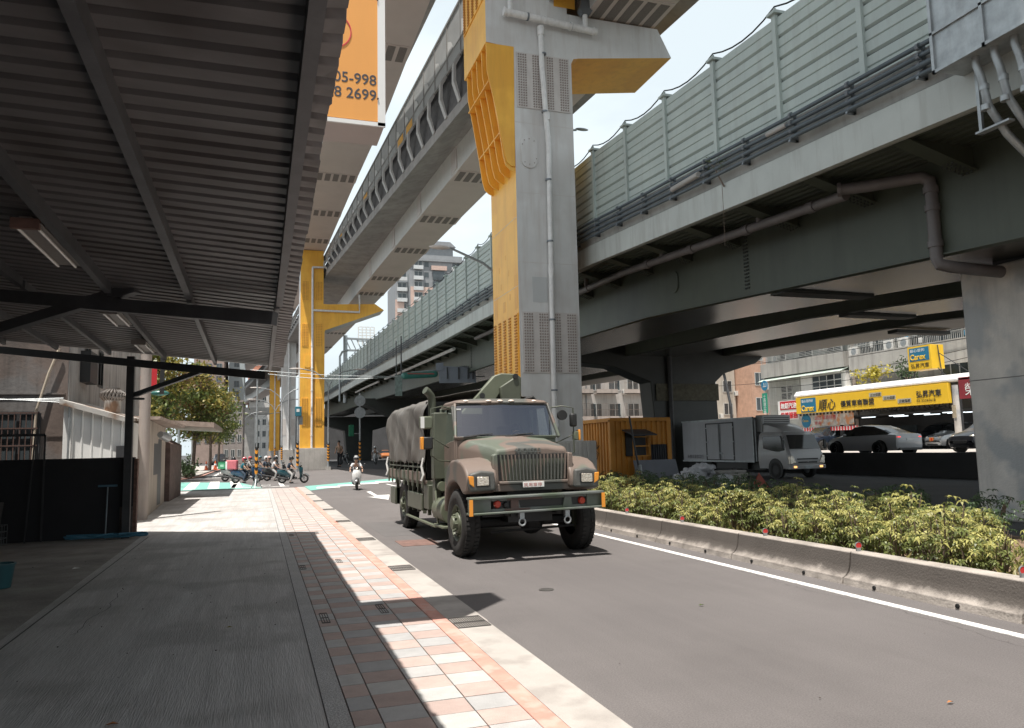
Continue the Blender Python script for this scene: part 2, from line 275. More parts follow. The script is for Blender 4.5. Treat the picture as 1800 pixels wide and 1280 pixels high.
# bicycle mark in the waiting box
k = MB()
for cx in (-0.5, 0.35): k.loft([[(cx + r * math.cos(q), 40.3 + 2.0 * r * math.sin(q), 0.013) for q in [2 * math.pi * i / 16 for i in range(16)]] for r in (0.17, 0.25)], True)
struct('bicycle_marking', k, white_paint)
sheet('soil_bed', gsub(6.3, -10, 10.9, 30), 0.10, soil)
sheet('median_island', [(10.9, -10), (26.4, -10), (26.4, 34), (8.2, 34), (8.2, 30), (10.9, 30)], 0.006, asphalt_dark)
prof = [(-0.02, -0.05), (0.0, 0.075), (0.045, 0.095), (0.085, 0.14), (0.105, 0.20), (0.125, 0.335), (0.14, 0.35), (0.31, 0.35), (0.33, 0.33), (0.33, -0.05)]
k = MB(); ys = [5.02 + 2.13 * i for i in range(-6, 12)]
for a, b in zip(ys[:-1], ys[1:]):
    k.sweep(prof, [(6.22, a + 0.012, 0), (6.22, b - 0.012, 0)])
    for q in (0.3, 0.78): k.cyl((6.20, a + (b - a) * q, 0.035), (6.23, a + (b - a) * q, 0.035), 0.024, 10, mi=1)
struct('median_kerb', k, [barrier_c, black], bevel=0.008)
k = MB(); k.sweep([(0, 0), (0, 0.34), (0.25, 0.34), (0.25, 0)], [(6.2, 30.6, 0), (8.3, 31.2, 0), (9.6, 31.4, 0)]); struct('median_end_kerb', k, barrier_c)
# road cracks, seams and an old patch
k = MB(); rr = random.Random(21)
def crack(x, y, dx, dy, n, w_):
    pts = [(x, y)]
    for i in range(n): pts.append((pts[-1][0] + dx + rr.gauss(0, 0.02), pts[-1][1] + dy + rr.gauss(0, 0.02)))
    for (a, b), (c, d) in zip(pts[:-1], pts[1:]): q = Vector((-(d - b), c - a)).normalized() * w_ * rr.uniform(0.4, 1); k.add([(a - q.x, b - q.y, 0.0025), (a + q.x, b + q.y, 0.0025), (c + q.x, d + q.y, 0.0025), (c - q.x, d - q.y, 0.0025)], [(0, 1, 2, 3)])
crack(5.55, 4.2, 0.0, 0.07, 60, 0.0018); crack(2.1, 12.6, 0.06, 0.0, 12, 0.004)
struct('road_cracks', k, mat('crack_dark', (0.035, 0.033, 0.032), var=0.2, bump=0))
k = MB(); rr = random.Random(23)
for x, y0, n in ((-1.6, 8.0, 26),):
    px_, py_ = x, y0
    for i in range(n): nx_, ny_ = px_ + rr.gauss(0.005, 0.02), py_ + 0.09; k.add([(px_ - 0.003, py_, 0.0085), (px_ + 0.003, py_, 0.0085), (nx_ + 0.003, ny_, 0.0085), (nx_ - 0.003, ny_, 0.0085)], [(0, 1, 2, 3)]); px_, py_ = nx_, ny_
k.box(-2.055, -8, 0.0, -2.043, 16.8, 0.0095); k.box(0.405, -8, 0, 0.411, 36, 0.0105)
struct('slab_cracks', k, mat('crack_dark', (0.035, 0.033, 0.032)))
struct('road_patch', MB().box(2.25, 14.5, -0.01, 2.9, 17.5, 0.0015), mat('asphalt_patch', (0.14, 0.132, 0.13), rough=0.9, var=0.1, scale=2, bump=0.5, bscale=200, fine=0.4))
# grates, drains and covers
def grate(i, x, y, wx, wy, n, lab, dirx=True):
    g = thing('drain_grate', lab, 'drain grate', (x, y, 0.012)); m = MB().box(-wx / 2, -wy / 2, -0.03, wx / 2, wy / 2, -0.004); m.build('pit', black, g)
    m = MB()
    for a in range(n + 1):
        q = -0.5 + a / n
        if dirx: m.box(q * wx - 0.004, -wy / 2, -0.006, q * wx + 0.004, wy / 2, 0.004)
        else: m.box(-wx / 2, q * wy - 0.004, -0.006, wx / 2, q * wy + 0.004, 0.004)
    for a in (-0.5, 0, 0.5):
        if dirx: m.box(-wx / 2, a * wy - 0.005, -0.006, wx / 2, a * wy + 0.005, 0.005)
        else: m.box(a * wx - 0.005, -wy / 2, -0.006, a * wx + 0.005, wy / 2, 0.005)
    m.build('bars', iron, g)
words = ['nearest and largest', 'second nearest', 'third', 'fourth', 'fifth', 'sixth', 'seventh']
for i, y in enumerate((7.02, 10.53, 14.2, 18.1, 22.0, 26.0, 30.0)):
    grate(i, 1.86, y, 0.30, 0.42, 14, '%s square iron grate in the pale gutter, counting away from the canopy' % words[i])
for i, (x, y, o) in enumerate(((0.62, 7.75, 0), (1.20, 7.95, 0), (0.60, 11.2, 0), (1.13, 11.6, 0), (0.62, 15.6, 0), (1.10, 15.8, 0))):
    grate(i, x, y, 0.07, 0.44 if i < 2 else 0.36, 3, 'narrow slotted drain in the %s of the tiles, %s' % (('shaded edge', 'sunlit middle')[i % 2], ('nearest of its line', 'second of its line', 'farthest of its line')[i // 2]))
m = MB().cyl((0, 0, -0.01), (0, 0, 0.006), 0.085, 20); o = m.build('manhole_cover', iron); o.location = (3.09, 8.25, 0.0); tag(o, 'small round iron cover set in the sunlit asphalt in front of the truck', 'manhole cover')
m = MB().box(-0.32, -0.42, -0.01, 0.32, 0.42, 0.006); o = m.build('service_cover', rust); o.location = (2.62, 13.3, 0); tag(o, 'reddish rectangular cover plate in the asphalt beside the truck', 'manhole cover')

# ------------------------------------------------------------ canopy
roof_m = mat('canopy_sheet_metal', (0.175, 0.168, 0.17), rough=0.48, var=0.16, scale=1.4, bump=0.08, bscale=8, stretch=(0.5, 2.2, 1), mottle=((0.12, 0.11, 0.108), 0.9), metal=0.0)
beam_m = mat('canopy_steel', (0.10, 0.104, 0.112), rough=0.5, var=0.2, scale=3, bump=0.05)
def rz_(x, y): return 3.5 - 0.018 * y + 0.15 * (0.42 - x)
SK = 0.30      # the ribs and frames run slightly askew to the street
cn = thing('steel_canopy', 'long lean-to canopy of ribbed brown sheet metal over the concrete driveway', 'canopy', (-2.6, 17.2, 0))
m = MB(); ridx = 0; y = -24.0; rows = []  # the rear stretch of roof is unseen, added to block sky
while y < 15.1:
    for dy, dz in ((0.0, 0.0), (0.105, 0.0), (0.125, 0.032), (0.165, 0.032), (0.185, 0.0)): rows.append((y + dy, dz))
    y += 0.2
rows.append((15.3, 0.0)); xs = [0.44, 0.2, -0.8, -1.8, -2.9, -4.0, -6.0, -9.0]
rj = random.Random(5); jit = [rj.uniform(-0.008, 0.008) for _ in range(200)]
grid = []
for n_, (yy, dz) in enumerate(rows):
    sk = lambda x: (0.44 - x) * (SK if yy < 12 else SK + (0.57 - SK) * (yy - 12) / 3.3)
    e = 0.006 * math.sin(n_ // 20 * 2.1)
    grid.append([(x + (e - 0.13 + 0.0075 * yy if i == 0 else 0), yy + sk(x), rz_(x, yy) + 0.02 + dz + (jit[(n_ // 5) % 200] if i == 0 else 0)) for i, x in enumerate(xs)])
m.loft(grid, False); o = W(m.build('roof_sheet', roof_m, cn, 25)); so_ = o.modifiers.new('thick', 'SOLIDIFY'); so_.thickness = 0.006
for px in (0.2, -0.8, -1.75, -2.83, -3.9, -5.0):
    m = MB(); y1 = 15.0 + (0.44 - px) * 0.57
    m.beam((px, -24, rz_(px, -24) - 0.045), (px, 9.0 + 0.55 * (0.2 - px), rz_(px, 9) - 0.045), 0.07, 0.13)
    m.beam((px - 0.02, 9.2 + 0.55 * (0.2 - px), rz_(px, 9) - 0.04), (px - 0.02, y1, rz_(px, 15) - 0.04), 0.055, 0.11)
    W(m.build('purlin', beam_m, cn))
def frame(y0, sk, x0, x1, d, wd):
    m = MB(); a = (x0, y0 + sk * (0.44 - x0), rz_(x0, y0) - 0.12 - d / 2); b = (x1, y0 + sk * (0.44 - x1), rz_(x1, y0) - 0.12 - d / 2)
    m.beam(a, b, wd, d); return m
W(frame(9.15, 0.55, 0.16, -7.5, 0.16, 0.13).build('cross_beam', beam_m, cn, bevel=0.006))
W(frame(15.15, 0.57, 0.12, -9, 0.15, 0.10).build('cross_beam', dark_steel, cn, bevel=0.006))
m = MB(); m.beam((-1.45, 10.2, 3.66), (-3.9, 11.5, 3.05), 0.13, 0.13); W(m.build('knee_brace', beam_m, cn, bevel=0.006))
m = MB(); m.beam((-0.93, 15.95, 3.28), (-2.46, 16.95, 2.80), 0.09, 0.09); W(m.build('knee_brace', dark_steel, cn, bevel=0.006))
m = MB(); m.box(-2.54, 16.85, 0, -2.40, 16.99, 3.60); m.box(-2.50, 16.8, 2.72, -2.2, 16.9, 2.76); W(m.build('post', dark_steel, cn, bevel=0.005))
lamp_body = mat('fitting_enamel', (0.28, 0.26, 0.245), rough=0.4, var=0.1)
tube_m = mat('unlit_tube', (0.75, 0.74, 0.70), rough=0.25, var=0.0, bump=0)
for i, (x, ya, yb, lab) in enumerate(((-1.93, 7.35, 8.9, 'nearest twin-tube light fitting under the canopy, rusty at its end'), (-1.93, 11.2, 12.4, 'middle twin-tube light fitting under the canopy, beyond the cross beam'), (-1.93, 13.9, 15.2, 'farthest small twin-tube light fitting under the canopy'))):
    z = rz_(x, ya) - 0.10; f = thing('tube_light', lab, 'light fitting', (x, ya, z)); ln = yb - ya
    MB().box(-0.05, 0, -0.01, 0.05, ln, 0.05).box(-0.12, 0, -0.012, 0.12, ln, 0.0).build('housing', lamp_body, f)
    for s in (-0.08, 0.08): MB().cyl((s, 0.05, -0.035), (s, ln - 0.05, -0.035), 0.016, 10).build('tube', tube_m, f, 40)
    MB().box(-0.11, -0.02, -0.06, 0.11, 0.03, 0.03).build('end_cap', rust if i == 0 else lamp_body, f)

# ------------------------------------------------------------ elevated railway: columns and guideways
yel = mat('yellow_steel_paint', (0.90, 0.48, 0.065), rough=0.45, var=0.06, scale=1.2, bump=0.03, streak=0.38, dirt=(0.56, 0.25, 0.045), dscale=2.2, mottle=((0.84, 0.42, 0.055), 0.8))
yel_patch = mat('yellow_touch_up', (0.78, 0.38, 0.045), rough=0.45, var=0.05, bump=0)
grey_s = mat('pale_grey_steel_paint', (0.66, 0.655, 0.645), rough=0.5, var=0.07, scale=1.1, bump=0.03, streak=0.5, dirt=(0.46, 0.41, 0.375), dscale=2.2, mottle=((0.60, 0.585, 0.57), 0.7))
grey_pl = mat('splice_plate_paint', (0.60, 0.56, 0.535), rough=0.55, var=0.08, scale=2, bump=0.03, streak=0.25, dirt=(0.42, 0.33, 0.29), dscale=2.5)
bolt_m = mat('bolt_heads', (0.30, 0.25, 0.225), rough=0.6, var=0.1, bump=0)
ybolt = mat('yellow_bolt_heads', (0.50, 0.22, 0.03), rough=0.55, var=0.1, bump=0)
pale_s = mat('off_white_steel_paint', (0.62, 0.60, 0.57), rough=0.5, var=0.07, streak=0.15)
conc = mat('column_concrete', (0.42, 0.40, 0.375), rough=0.85, var=0.16, scale=1.0, bump=0.3, bscale=40, streak=0.45, dirt=(0.24, 0.22, 0.20), dscale=2.4, fine=0.06)
pvc = mat('white_pvc_pipe', (0.74, 0.73, 0.72), rough=0.5, var=0.12, scale=4, bump=0.03, streak=0.3, dirt=(0.38, 0.35, 0.32), dscale=4)
clampm = mat('pipe_clamp', (0.20, 0.22, 0.24), rough=0.4, metal=0.5, var=0.1, bump=0)
def bolts(mb, o, u, v, cols, rows, su, sv, n, r=0.026, h=0.022, mi=0, v_off=0):
    o = Vector(o); u = Vector(u); v = Vector(v); n = Vector(n)
    for g in cols:
        for c in g:
            for k in range(rows):
                p = o + u * c + v * (k * sv)
                vs = [p + u * (r * math.cos(a)) + v * (r * math.sin(a)) for a in [math.pi * i / 3 for i in range(6)]]
                vs2 = [q + n * h for q in vs]; mb.add(vs + vs2, [(i, (i + 1) % 6, 6 + (i + 1) % 6, 6 + i) for i in range(6)] + [tuple(range(6, 12))], mi)
def pier(name_l, X0, X1, Y0, Y1, ztop, arm_tip, arm_z, front, side, base, haunch=False, detail=True, plates=(), base_top=1.76, group='steel columns of the elevated railway'):
    t = thing('railway_column', name_l, 'column', ((X0 + X1) / 2, Y0, 0), group=group)
    zb0, zb1, zt0, zt1 = arm_z       # bottom at root, bottom at tip, top at root, top at tip
    poly = [(X0, base_top), (X1, base_top)]
    if arm_tip:
        poly += [(X1, zb0 - 0.22), (X1 + 0.08, zb0 - 0.05), (X1 + 0.26, zb0), (arm_tip, zb1), (arm_tip - 0.5 if haunch else arm_tip - 0.8, zt1), (X1 + 0.3, zt0)]
        poly += [(X1 - 0.1, zt0 + 0.02), (X1 - 0.1, ztop)]
    else: poly += [(X1, ztop)]
    if haunch: poly += [(X0 - 0.9, ztop), (X0 - 0.9, zb0 + 0.1), (X0 - 0.03, zb0 + 0.04), (X0, zb0 - 0.1)]
    else: poly += [(X0, ztop)]
    m = MB(); n = len(poly); vs = [(p[0], Y0, p[1]) for p in poly] + [(p[0], Y1, p[1]) for p in poly]
    m.add(vs, [tuple(range(n))], 0); m.add(vs, [tuple(range(2 * n - 1, n - 1, -1))], 0)
    for i in range(n):
        a, b = poly[i], poly[(i + 1) % n]; horiz = abs(a[1] - b[1]) < 0.6 and abs(a[0] - b[0]) > 0.5
        m.add(vs, [(i, (i + 1) % n, n + (i + 1) % n, n + i)], 1)
    W(m.build('shaft', [front, side], t))
    if detail:
        m = MB(); m.box(X0 - 0.27, Y0 - 0.3, 0, X1 + 0.3, Y1 + 0.3, base_top)
        for i in range(int((X1 - X0 + 0.5) / 0.14)): m.box(X0 - 0.22 + i * 0.14, Y0 - 0.315, 0.05, X0 - 0.12 + i * 0.14, Y0 - 0.29, base_top - 0.05)
        W(m.build('concrete_base', base, t, bevel=0.015))
    else: W(MB().box(X0 - 0.25, Y0 - 0.3, 0, X1 + 0.25, Y1 + 0.3, base_top).build('concrete_base', base, t))
    return t
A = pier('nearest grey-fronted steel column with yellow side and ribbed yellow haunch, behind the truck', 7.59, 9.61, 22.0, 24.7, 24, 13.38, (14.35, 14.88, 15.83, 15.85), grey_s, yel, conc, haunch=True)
for z0, z1, nr in ((12.4, 14.25, 21), (3.87, 5.78, 21)):
    m = MB(); m.box(7.68, 21.965, z0, 9.52, 22.02, z1); W(m.build('splice_plate', grey_pl, A))
    m = MB(); cols = [[0.06, 0.14, 0.22, 0.30], [0.56, 0.64, 0.72, 0.80, 0.88][:4], [1.06, 1.14, 1.22], [1.5, 1.58, 1.66, 1.74]]
    bolts(m, (7.68 + 0.02, 21.965, z0 + 0.07), (1, 0, 0), (0, 0, 1), cols, nr, 0, (z1 - z0 - 0.14) / (nr - 1), (0, -1, 0)); W(m.build('bolts', bolt_m, A))
for z0, z1, nr in ((3.3, 5.75, 26), (16.0, 19, 30)):
    xx = 7.555 if z0 < 10 else 6.655
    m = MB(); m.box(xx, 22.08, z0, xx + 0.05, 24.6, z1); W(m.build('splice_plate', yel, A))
    m = MB(); bolts(m, (xx, 22.12, z0 + 0.07), (0, 1, 0), (0, 0, 1), [[0.03, 0.11, 0.19], [0.62, 0.70, 0.78], [1.15, 1.23, 1.31], [1.68, 1.76, 1.84], [2.2, 2.28, 2.36]], nr, 0, (z1 - z0 - 0.14) / (nr - 1), (-1, 0, 0), r=0.03, h=0.03); W(m.build('bolts', ybolt, A))
m = MB()      # the haunch: five curved fins and two shelves
fp = [(7.60, 14.38), (6.72, 14.45), (6.74, 13.6), (6.90, 12.7), (7.08, 11.6), (7.2, 10.75), (7.28, 10.45), (7.42, 10.32), (7.60, 10.25)]
for yy in (22.03, 22.62, 23.22, 23.82, 24.42): m.prism(fp, 'y', yy, yy + 0.05)
m.box(6.75, 22.03, 13.15, 7.6, 24.47, 13.19); m.box(7.1, 22.03, 11.5, 7.6, 24.47, 11.54)
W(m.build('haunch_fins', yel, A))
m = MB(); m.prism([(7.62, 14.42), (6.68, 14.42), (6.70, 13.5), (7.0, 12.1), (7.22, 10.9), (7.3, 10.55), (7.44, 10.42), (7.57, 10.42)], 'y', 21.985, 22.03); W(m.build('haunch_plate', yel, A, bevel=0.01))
m = MB(); ov = [(8.05 + 0.28 * math.cos(a), 10.95 + (0.26 if math.sin(a) > 0 else -0.26) + 0.28 * math.sin(a)) for a in [2 * math.pi * i / 28 for i in range(28)]]
m.prism(ov, 'y', 21.955, 22.01); W(m.build('inspection_hatch', grey_s, A, bevel=0.008))
m = MB()
for a in range(8): m.cyl((8.05 + 0.23 * math.cos(a * 0.785), 21.94, 10.95 + (0.22 if math.sin(a * 0.785) > 0 else -0.22) + 0.2 * math.sin(a * 0.785)), (8.05 + 0.23 * math.cos(a * 0.785), 21.96, 10.95 + (0.22 if math.sin(a * 0.785) > 0 else -0.22) + 0.2 * math.sin(a * 0.785)), 0.018, 6)
W(m.build('hatch_bolts', bolt_m, A))
m = MB(); m.tube([(8.60, 21.83, 0.3), (8.60, 21.83, 1.7), (8.62, 21.83, 6), (8.66, 21.83, 11.2), (8.58, 21.83, 12.4), (8.50, 21.83, 13.9), (8.50, 21.83, 15.1)], 0.085, 14)
m.tube([(7.25, 21.75, 15.42), (10.45, 21.75, 15.22)], 0.115, 14)
for x in (7.22, 7.36, 8.6, 9.5, 10.3): m.cyl((x, 21.75, 15.42 - (x - 7.25) * 0.0625), (x + 0.05, 21.75, 15.42 - (x - 7.2) * 0.0625), 0.14, 14)
m.tube([(7.45, 21.75, 15.4), (7.45, 21.75, 17)], 0.085, 12); m.tube([(10.05, 21.75, 15.3), (10.05, 21.75, 17)], 0.085, 12)
m.cyl((8.50, 21.83, 14.85), (8.50, 21.83, 15.15), 0.11, 14)
for z in (2.2, 7.0, 12.0): m.cyl((8.63, 21.83, z), (8.63, 21.83, z + 0.25), 0.098, 14)
W(m.build('drain_pipe', pvc, A, 40))
m = MB()
for z in (3.3, 5.5, 8.0, 10.0, 12.25, 14.2): m.cyl((8.62 - (0.06 if z > 12 else 0), 21.83, z), (8.62 - (0.06 if z > 12 else 0), 21.83, z + 0.05), 0.105, 14)
for x in (8.0, 9.5): m.cyl((x, 21.75, 15.37 - (x - 8) * 0.06), (x + 0.06, 21.75, 15.37 - (x - 8) * 0.06), 0.13, 14)
m.prism([(9.9, 15.75), (10.2, 15.75), (10.28, 15.9), (10.28, 16.3), (9.9, 16.3), (9.82, 15.9)], 'y', 21.62, 21.86)
W(m.build('pipe_clamps', clampm, A))
m = MB()
for yy, za, zb, wd in ((22.12, 5.9, 7.0, 0.28), (24.2, 5.9, 6.7, 0.35), (23.35, 6.0, 6.35, 0.25), (22.8, 6.3, 6.5, 0.12), (23.7, 6.8, 7.0, 0.1), (22.9, 7.1, 7.3, 0.1), (23.9, 7.4, 7.6, 0.08), (23.2, 7.7, 7.85, 0.08)): m.box(7.586, yy, za, 7.592, yy + wd, zb)
W(m.build('touch_up_patches', yel_patch, A))
m = MB(); m.box(8.05, 21.994, 6.1, 8.55, 22.0, 6.9); m.box(8.0, 21.992, 15.9, 8.01, 22, 24); W(m.build('repainted_patch', mat('pale_repaint', (0.52, 0.53, 0.53), rough=0.45, var=0.03, bump=0), A))
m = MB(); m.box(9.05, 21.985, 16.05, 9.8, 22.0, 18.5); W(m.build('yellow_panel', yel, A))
m = MB()
for z in (7.35, 9.6, 11.9): m.box(7.6, 21.995, z, 9.6, 22.0, z + 0.012)
for z in (6.6, 8.8): m.box(7.585, 22.05, z, 7.59, 24.65, z + 0.012)
W(m.build('weld_seams', grey_pl, A))

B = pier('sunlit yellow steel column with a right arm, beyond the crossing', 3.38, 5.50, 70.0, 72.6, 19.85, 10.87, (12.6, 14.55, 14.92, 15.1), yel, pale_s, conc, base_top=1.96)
for z0, z1 in ((3.9, 6.4), (11.0, 13.1), (15.2, 17.0)):
    m = MB()
    for xx in (3.55, 4.75): m.box(xx, 69.97, z0, xx + 0.55, 70.0, z1)
    W(m.build('splice_plate', yel, B)); m = MB()
    for xx in (3.6, 4.8): bolts(m, (xx, 69.97, z0 + 0.1), (1, 0, 0), (0, 0, 1), [[0, 0.14, 0.28, 0.42]], 14, 0, (z1 - z0 - 0.2) / 13, (0, -1, 0), r=0.04, h=0.03)
    W(m.build('bolts', ybolt, B))
m = MB().prism([(4.05 + 0.3 * math.cos(a), 9.7 + (0.3 if math.sin(a) > 0 else -0.3) + 0.3 * math.sin(a)) for a in [2 * math.pi * i / 20 for i in range(20)]], 'y', 69.93, 70.0); W(m.build('inspection_hatch', yel, B))
m = MB(); m.tube([(4.42, 69.85, 0.2), (4.42, 69.85, 18.2), (4.42, 69.85, 18.25), (6.0, 69.85, 18.3), (6.0, 69.85, 20.6)], 0.1, 10); m.tube([(4.42, 69.85, 14.3), (8.6, 69.85, 14.25), (8.6, 69.85, 16.2)], 0.1, 10)
for z in (3, 5, 7, 9, 11, 13): m.cyl((4.42, 69.85, z), (4.42, 69.85, z + 0.1), 0.125, 10)
W(m.build('drain_pipe', pvc, B, 40))
def px_pier(lab, xa, xb, Yp, front, side, ztop, base_top=2.0, dep=2.6):
    a = GY(xa, 700, Yp).x; b = GY(xb, 700, Yp).x; t = pier(lab, a, b, Yp, Yp + dep, ztop, None, (0, 0, 0, 0), front, side, conc, detail=False, base_top=base_top)
    m = MB(); c = (a + b) / 2; m.tube([(c, Yp - 0.15, 0.2), (c, Yp - 0.15, ztop)], 0.11, 8); W(m.build('drain_pipe', pvc, t, 40))
    m = MB()
    for z0 in (4, 11):
        for xx in (a + 0.12, b - 0.62): m.box(xx, Yp - 0.03, z0, xx + 0.5, Yp, z0 + 2.3)
    W(m.build('splice_plate', yel if front is yel else grey_pl, t)); return t
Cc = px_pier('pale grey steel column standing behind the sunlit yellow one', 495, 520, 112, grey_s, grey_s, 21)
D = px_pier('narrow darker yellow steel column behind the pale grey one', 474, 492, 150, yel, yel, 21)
# the concrete pier with a cap in the distance
a, b = GY(427, 700, 190).x, GY(448, 700, 190).x
t = thing('concrete_pier', 'tall far concrete pier with a wide cap under the curving guideway', 'pier', ((a + b) / 2, 190, 0)); zc = GY(430, 728, 190).z
W(MB().box(a, 190, 0, b, 193, zc).build('shaft', conc, t)); W(MB().prism([(a - 0.6, zc), (b + 6, zc), (b + 6, zc + 1.5), (a - 1.6, zc + 1.5), (a - 1.6, zc + 0.6)], 'y', 189, 194).build('cap', conc, t))
def interp(tab, y):
    if y <= tab[0][0]: return tab[0][1:]
    for p, q in zip(tab[:-1], tab[1:]):
        if y <= q[0]: f = (y - p[0]) / (q[0] - p[0]); return tuple(p[i] + (q[i] - p[i]) * f for i in range(1, len(p)))
    return tab[-1][1:]
soff = mat('guideway_soffit_paint', (0.60, 0.52, 0.48), rough=0.5, var=0.06, scale=0.6, bump=0.02, streak=0.0)
web_m = mat('guideway_web_paint', (0.62, 0.615, 0.59), rough=0.5, var=0.06, streak=0.25, dirt=(0.46, 0.43, 0.40))
dark_bolt = mat('bolt_band', (0.20, 0.175, 0.16), rough=0.7, var=0.2, scale=30)
gconc = mat('guideway_concrete', (0.33, 0.31, 0.295), rough=0.8, var=0.2, scale=0.8, streak=0.5, dirt=(0.18, 0.16, 0.15), dscale=1.0)
# lower guideway: Y: soffit right X, soffit left X, soffit z, parapet outer X, parapet bottom z, rail top z
T1 = [(8, 13.33, 10.69, 15.94, 9.86, 15.77, 22.6), (70, 10.76, 8.30, 15.94, 5.61, 17.56, 19.62), (85, 10.15, 7.7, 15.85, 4.9, 17.5, 19.4), (110, 9.0, 6.5, 15.6, 3.7, 17.2, 19.1), (150, 5.6, 3.1, 15.2, 0.6, 16.8, 18.8), (200, 0.5, -2, 15, -4.5, 16.5, 18.5), (260, -9, -12, 15, -14, 16.5, 18.5)]
g1 = thing('railway_guideway', 'lower elevated guideway with railing panels, resting on the right-hand column arms', 'guideway', (11.5, 22, 16), group='elevated railway guideways')
ysamp = [8, 15, 22, 28, 34, 42, 50, 54, 62, 70, 85, 97, 110, 130, 150, 175, 200, 230, 260]
def ring(fn, ys): return [fn(y, interp(T1, y)) for y in ys]
m = MB(); m.loft(ring(lambda y, p: [(p[1] + 0.02, y, p[2]), (p[0], y, p[2]), (p[0] + 0.1, y, p[2] + 1.9), (p[1] - 0.05, y, p[2] + 1.9)], ysamp), True, True); o = W(m.build('box_girder', [web_m, soff], g1))
for pl in o.data.polygons:
    if abs(pl.normal.z) > 0.8: pl.material_index = 1
m = MB(); m.loft(ring(lambda y, p: [(p[3], y, p[4]), (p[1] + 0.1, y, p[2] + 1.45), (p[0] - 0.1, y, p[2] + 1.45), (p[0] + 1.2, y, p[4] + 0.4), (p[0] + 1.2, y, p[4] + 0.9), (p[3], y, p[4] + 0.5)], ysamp), True, True); W(m.build('deck', gconc, g1))
m = MB(); m.loft(ring(lambda y, p: [(p[3], y, p[4] + 0.5), (p[3] + 0.05, y, p[4] + 0.5), (p[3] + 0.45, y, p[4] + 0.4 + (p[5] - p[4]) * 0.72), (p[3] + 0.4, y, p[4] + 0.4 + (p[5] - p[4]) * 0.72)], ysamp), True, True); W(m.build('recessed_parapet', mat('recess_dark', (0.10, 0.095, 0.095), rough=0.8, var=0.3, scale=3), g1))
railm = mat('railing_frame', (0.30, 0.295, 0.285), rough=0.5, var=0.1, bump=0); panm = mat('railing_panel', (0.42, 0.43, 0.43), rough=0.35, var=0.15, scale=0.7, bump=0)
brk = mat('bracket_pale', (0.50, 0.49, 0.475), rough=0.6, var=0.08, bump=0)
yy = 9.0; mp_ = MB(); mr_ = MB(); whitem = mat('painted_highlight_white', (0.75, 0.75, 0.74), rough=0.3, var=0, bump=0); mw_ = MB(); mc_ = MB(); nn = 0
while yy < 118:
    y2 = yy + 2.0; p = interp(T1, yy); q = interp(T1, y2)
    zb = lambda s: s[4] + 0.45 + (s[5] - s[4]) * 0.42
    a = (p[3] - 0.02, yy, zb(p)); b = (q[3] - 0.02, y2, zb(q)); c = (q[3] - 0.02, y2, q[5]); d = (p[3] - 0.02, yy, p[5])
    mp_.quad(a, b, c, d); mr_.beam(a, d, 0.07, 0.09); mr_.beam(d, c, 0.09, 0.12); mr_.beam(a, b, 0.09, 0.12)
    am = Vector(a).lerp(Vector(b), 0.3); cm = am + (Vector(d) - Vector(a)) * 0.12; dm = Vector(a).lerp(Vector(b), 0.85) + (Vector(d) - Vector(a)) * 0.5
    mr_.beam(Vector(a).lerp(Vector(d), 0.30), Vector(b).lerp(Vector(c), 0.30), 0.05, 0.06)
    if nn in (15, 16, 21, 26, 31): mc_.quad(*[Vector(v) + Vector((-0.02, 0, 0)) for v in (Vector(a).lerp(Vector(b), 0.15), Vector(a).lerp(Vector(b), 0.8), Vector(a).lerp(Vector(b), 0.8) + Vector((0, 0, (c[2] - b[2]) * 0.27)), Vector(a).lerp(Vector(b), 0.15) + Vector((0, 0, (c[2] - b[2]) * 0.27)))])
    mw_.quad(*[Vector(v) + Vector((-0.03, 0, 0)) for v in (Vector(a).lerp(Vector(b), 0.5) + Vector((0, 0, (c[2] - b[2]) * 0.34)), Vector(a).lerp(Vector(b), 0.9) + Vector((0, 0, (c[2] - b[2]) * 0.34)), Vector(a).lerp(Vector(b), 0.9) + Vector((0, 0, (c[2] - b[2]) * 0.6)), Vector(a).lerp(Vector(b), 0.65) + Vector((0, 0, (c[2] - b[2]) * 0.5)))])  # white quads painted as highlights on the railing panels
    h = zb(p) - p[4] - 0.45      # curved bracket
    x = p[3]; z = p[4] + 0.45
    W(MB().prism([(x - 0.06, z + h), (x - 0.34, z + h * 0.8), (x - 0.36, z + h * 0.4), (x - 0.08, z), (x - 0.02, z + 0.03), (x - 0.24, z + h * 0.42), (x - 0.22, z + h * 0.75), (x, z + h * 0.95)], 'y', yy + 0.1, yy + 0.42).build('bracket', brk, g1))
    yy = y2; nn += 1
W(mp_.build('railing_panels', panm, g1)); W(mr_.build('railing_frame', railm, g1)); W(mw_.build('painted_highlights', whitem, g1)); W(mc_.build('amber_panels', yel, g1))
def splices(root, tab, ys, f):
    m = MB(); m2 = MB()
    for y in ys:
        xl, xr, z = f(y); wd = xr - xl
        m.box(xl + 0.02, y, z - 0.035, xr - 0.02, y + 1.55, z + 0.01)
        for i in range(5): m2.box(xl + wd * (0.07 + i * 0.185), y + 0.1, z - 0.05, xl + wd * (0.07 + i * 0.185) + wd * 0.125, y + 1.45, z - 0.03)
    W(m.build('splice_plates', soff, root)); W(m2.build('bolt_groups', dark_bolt, root))
splices(g1, T1, (16.5, 20.6, 30.5, 37, 44.8, 52.6, 62, 68.5, 80, 92, 104), lambda y: (interp(T1, y)[1], interp(T1, y)[0], interp(T1, y)[2]))
m = MB()
for y in (30.5, 37, 44.8, 52.6, 62, 80, 92):
    p = interp(T1, y); m.box(p[1] - 0.06, y, p[2] + 0.1, p[1] + 0.02, y + 1.1, p[2] + 1.4)
W(m.build('web_splices', grey_pl, g1))
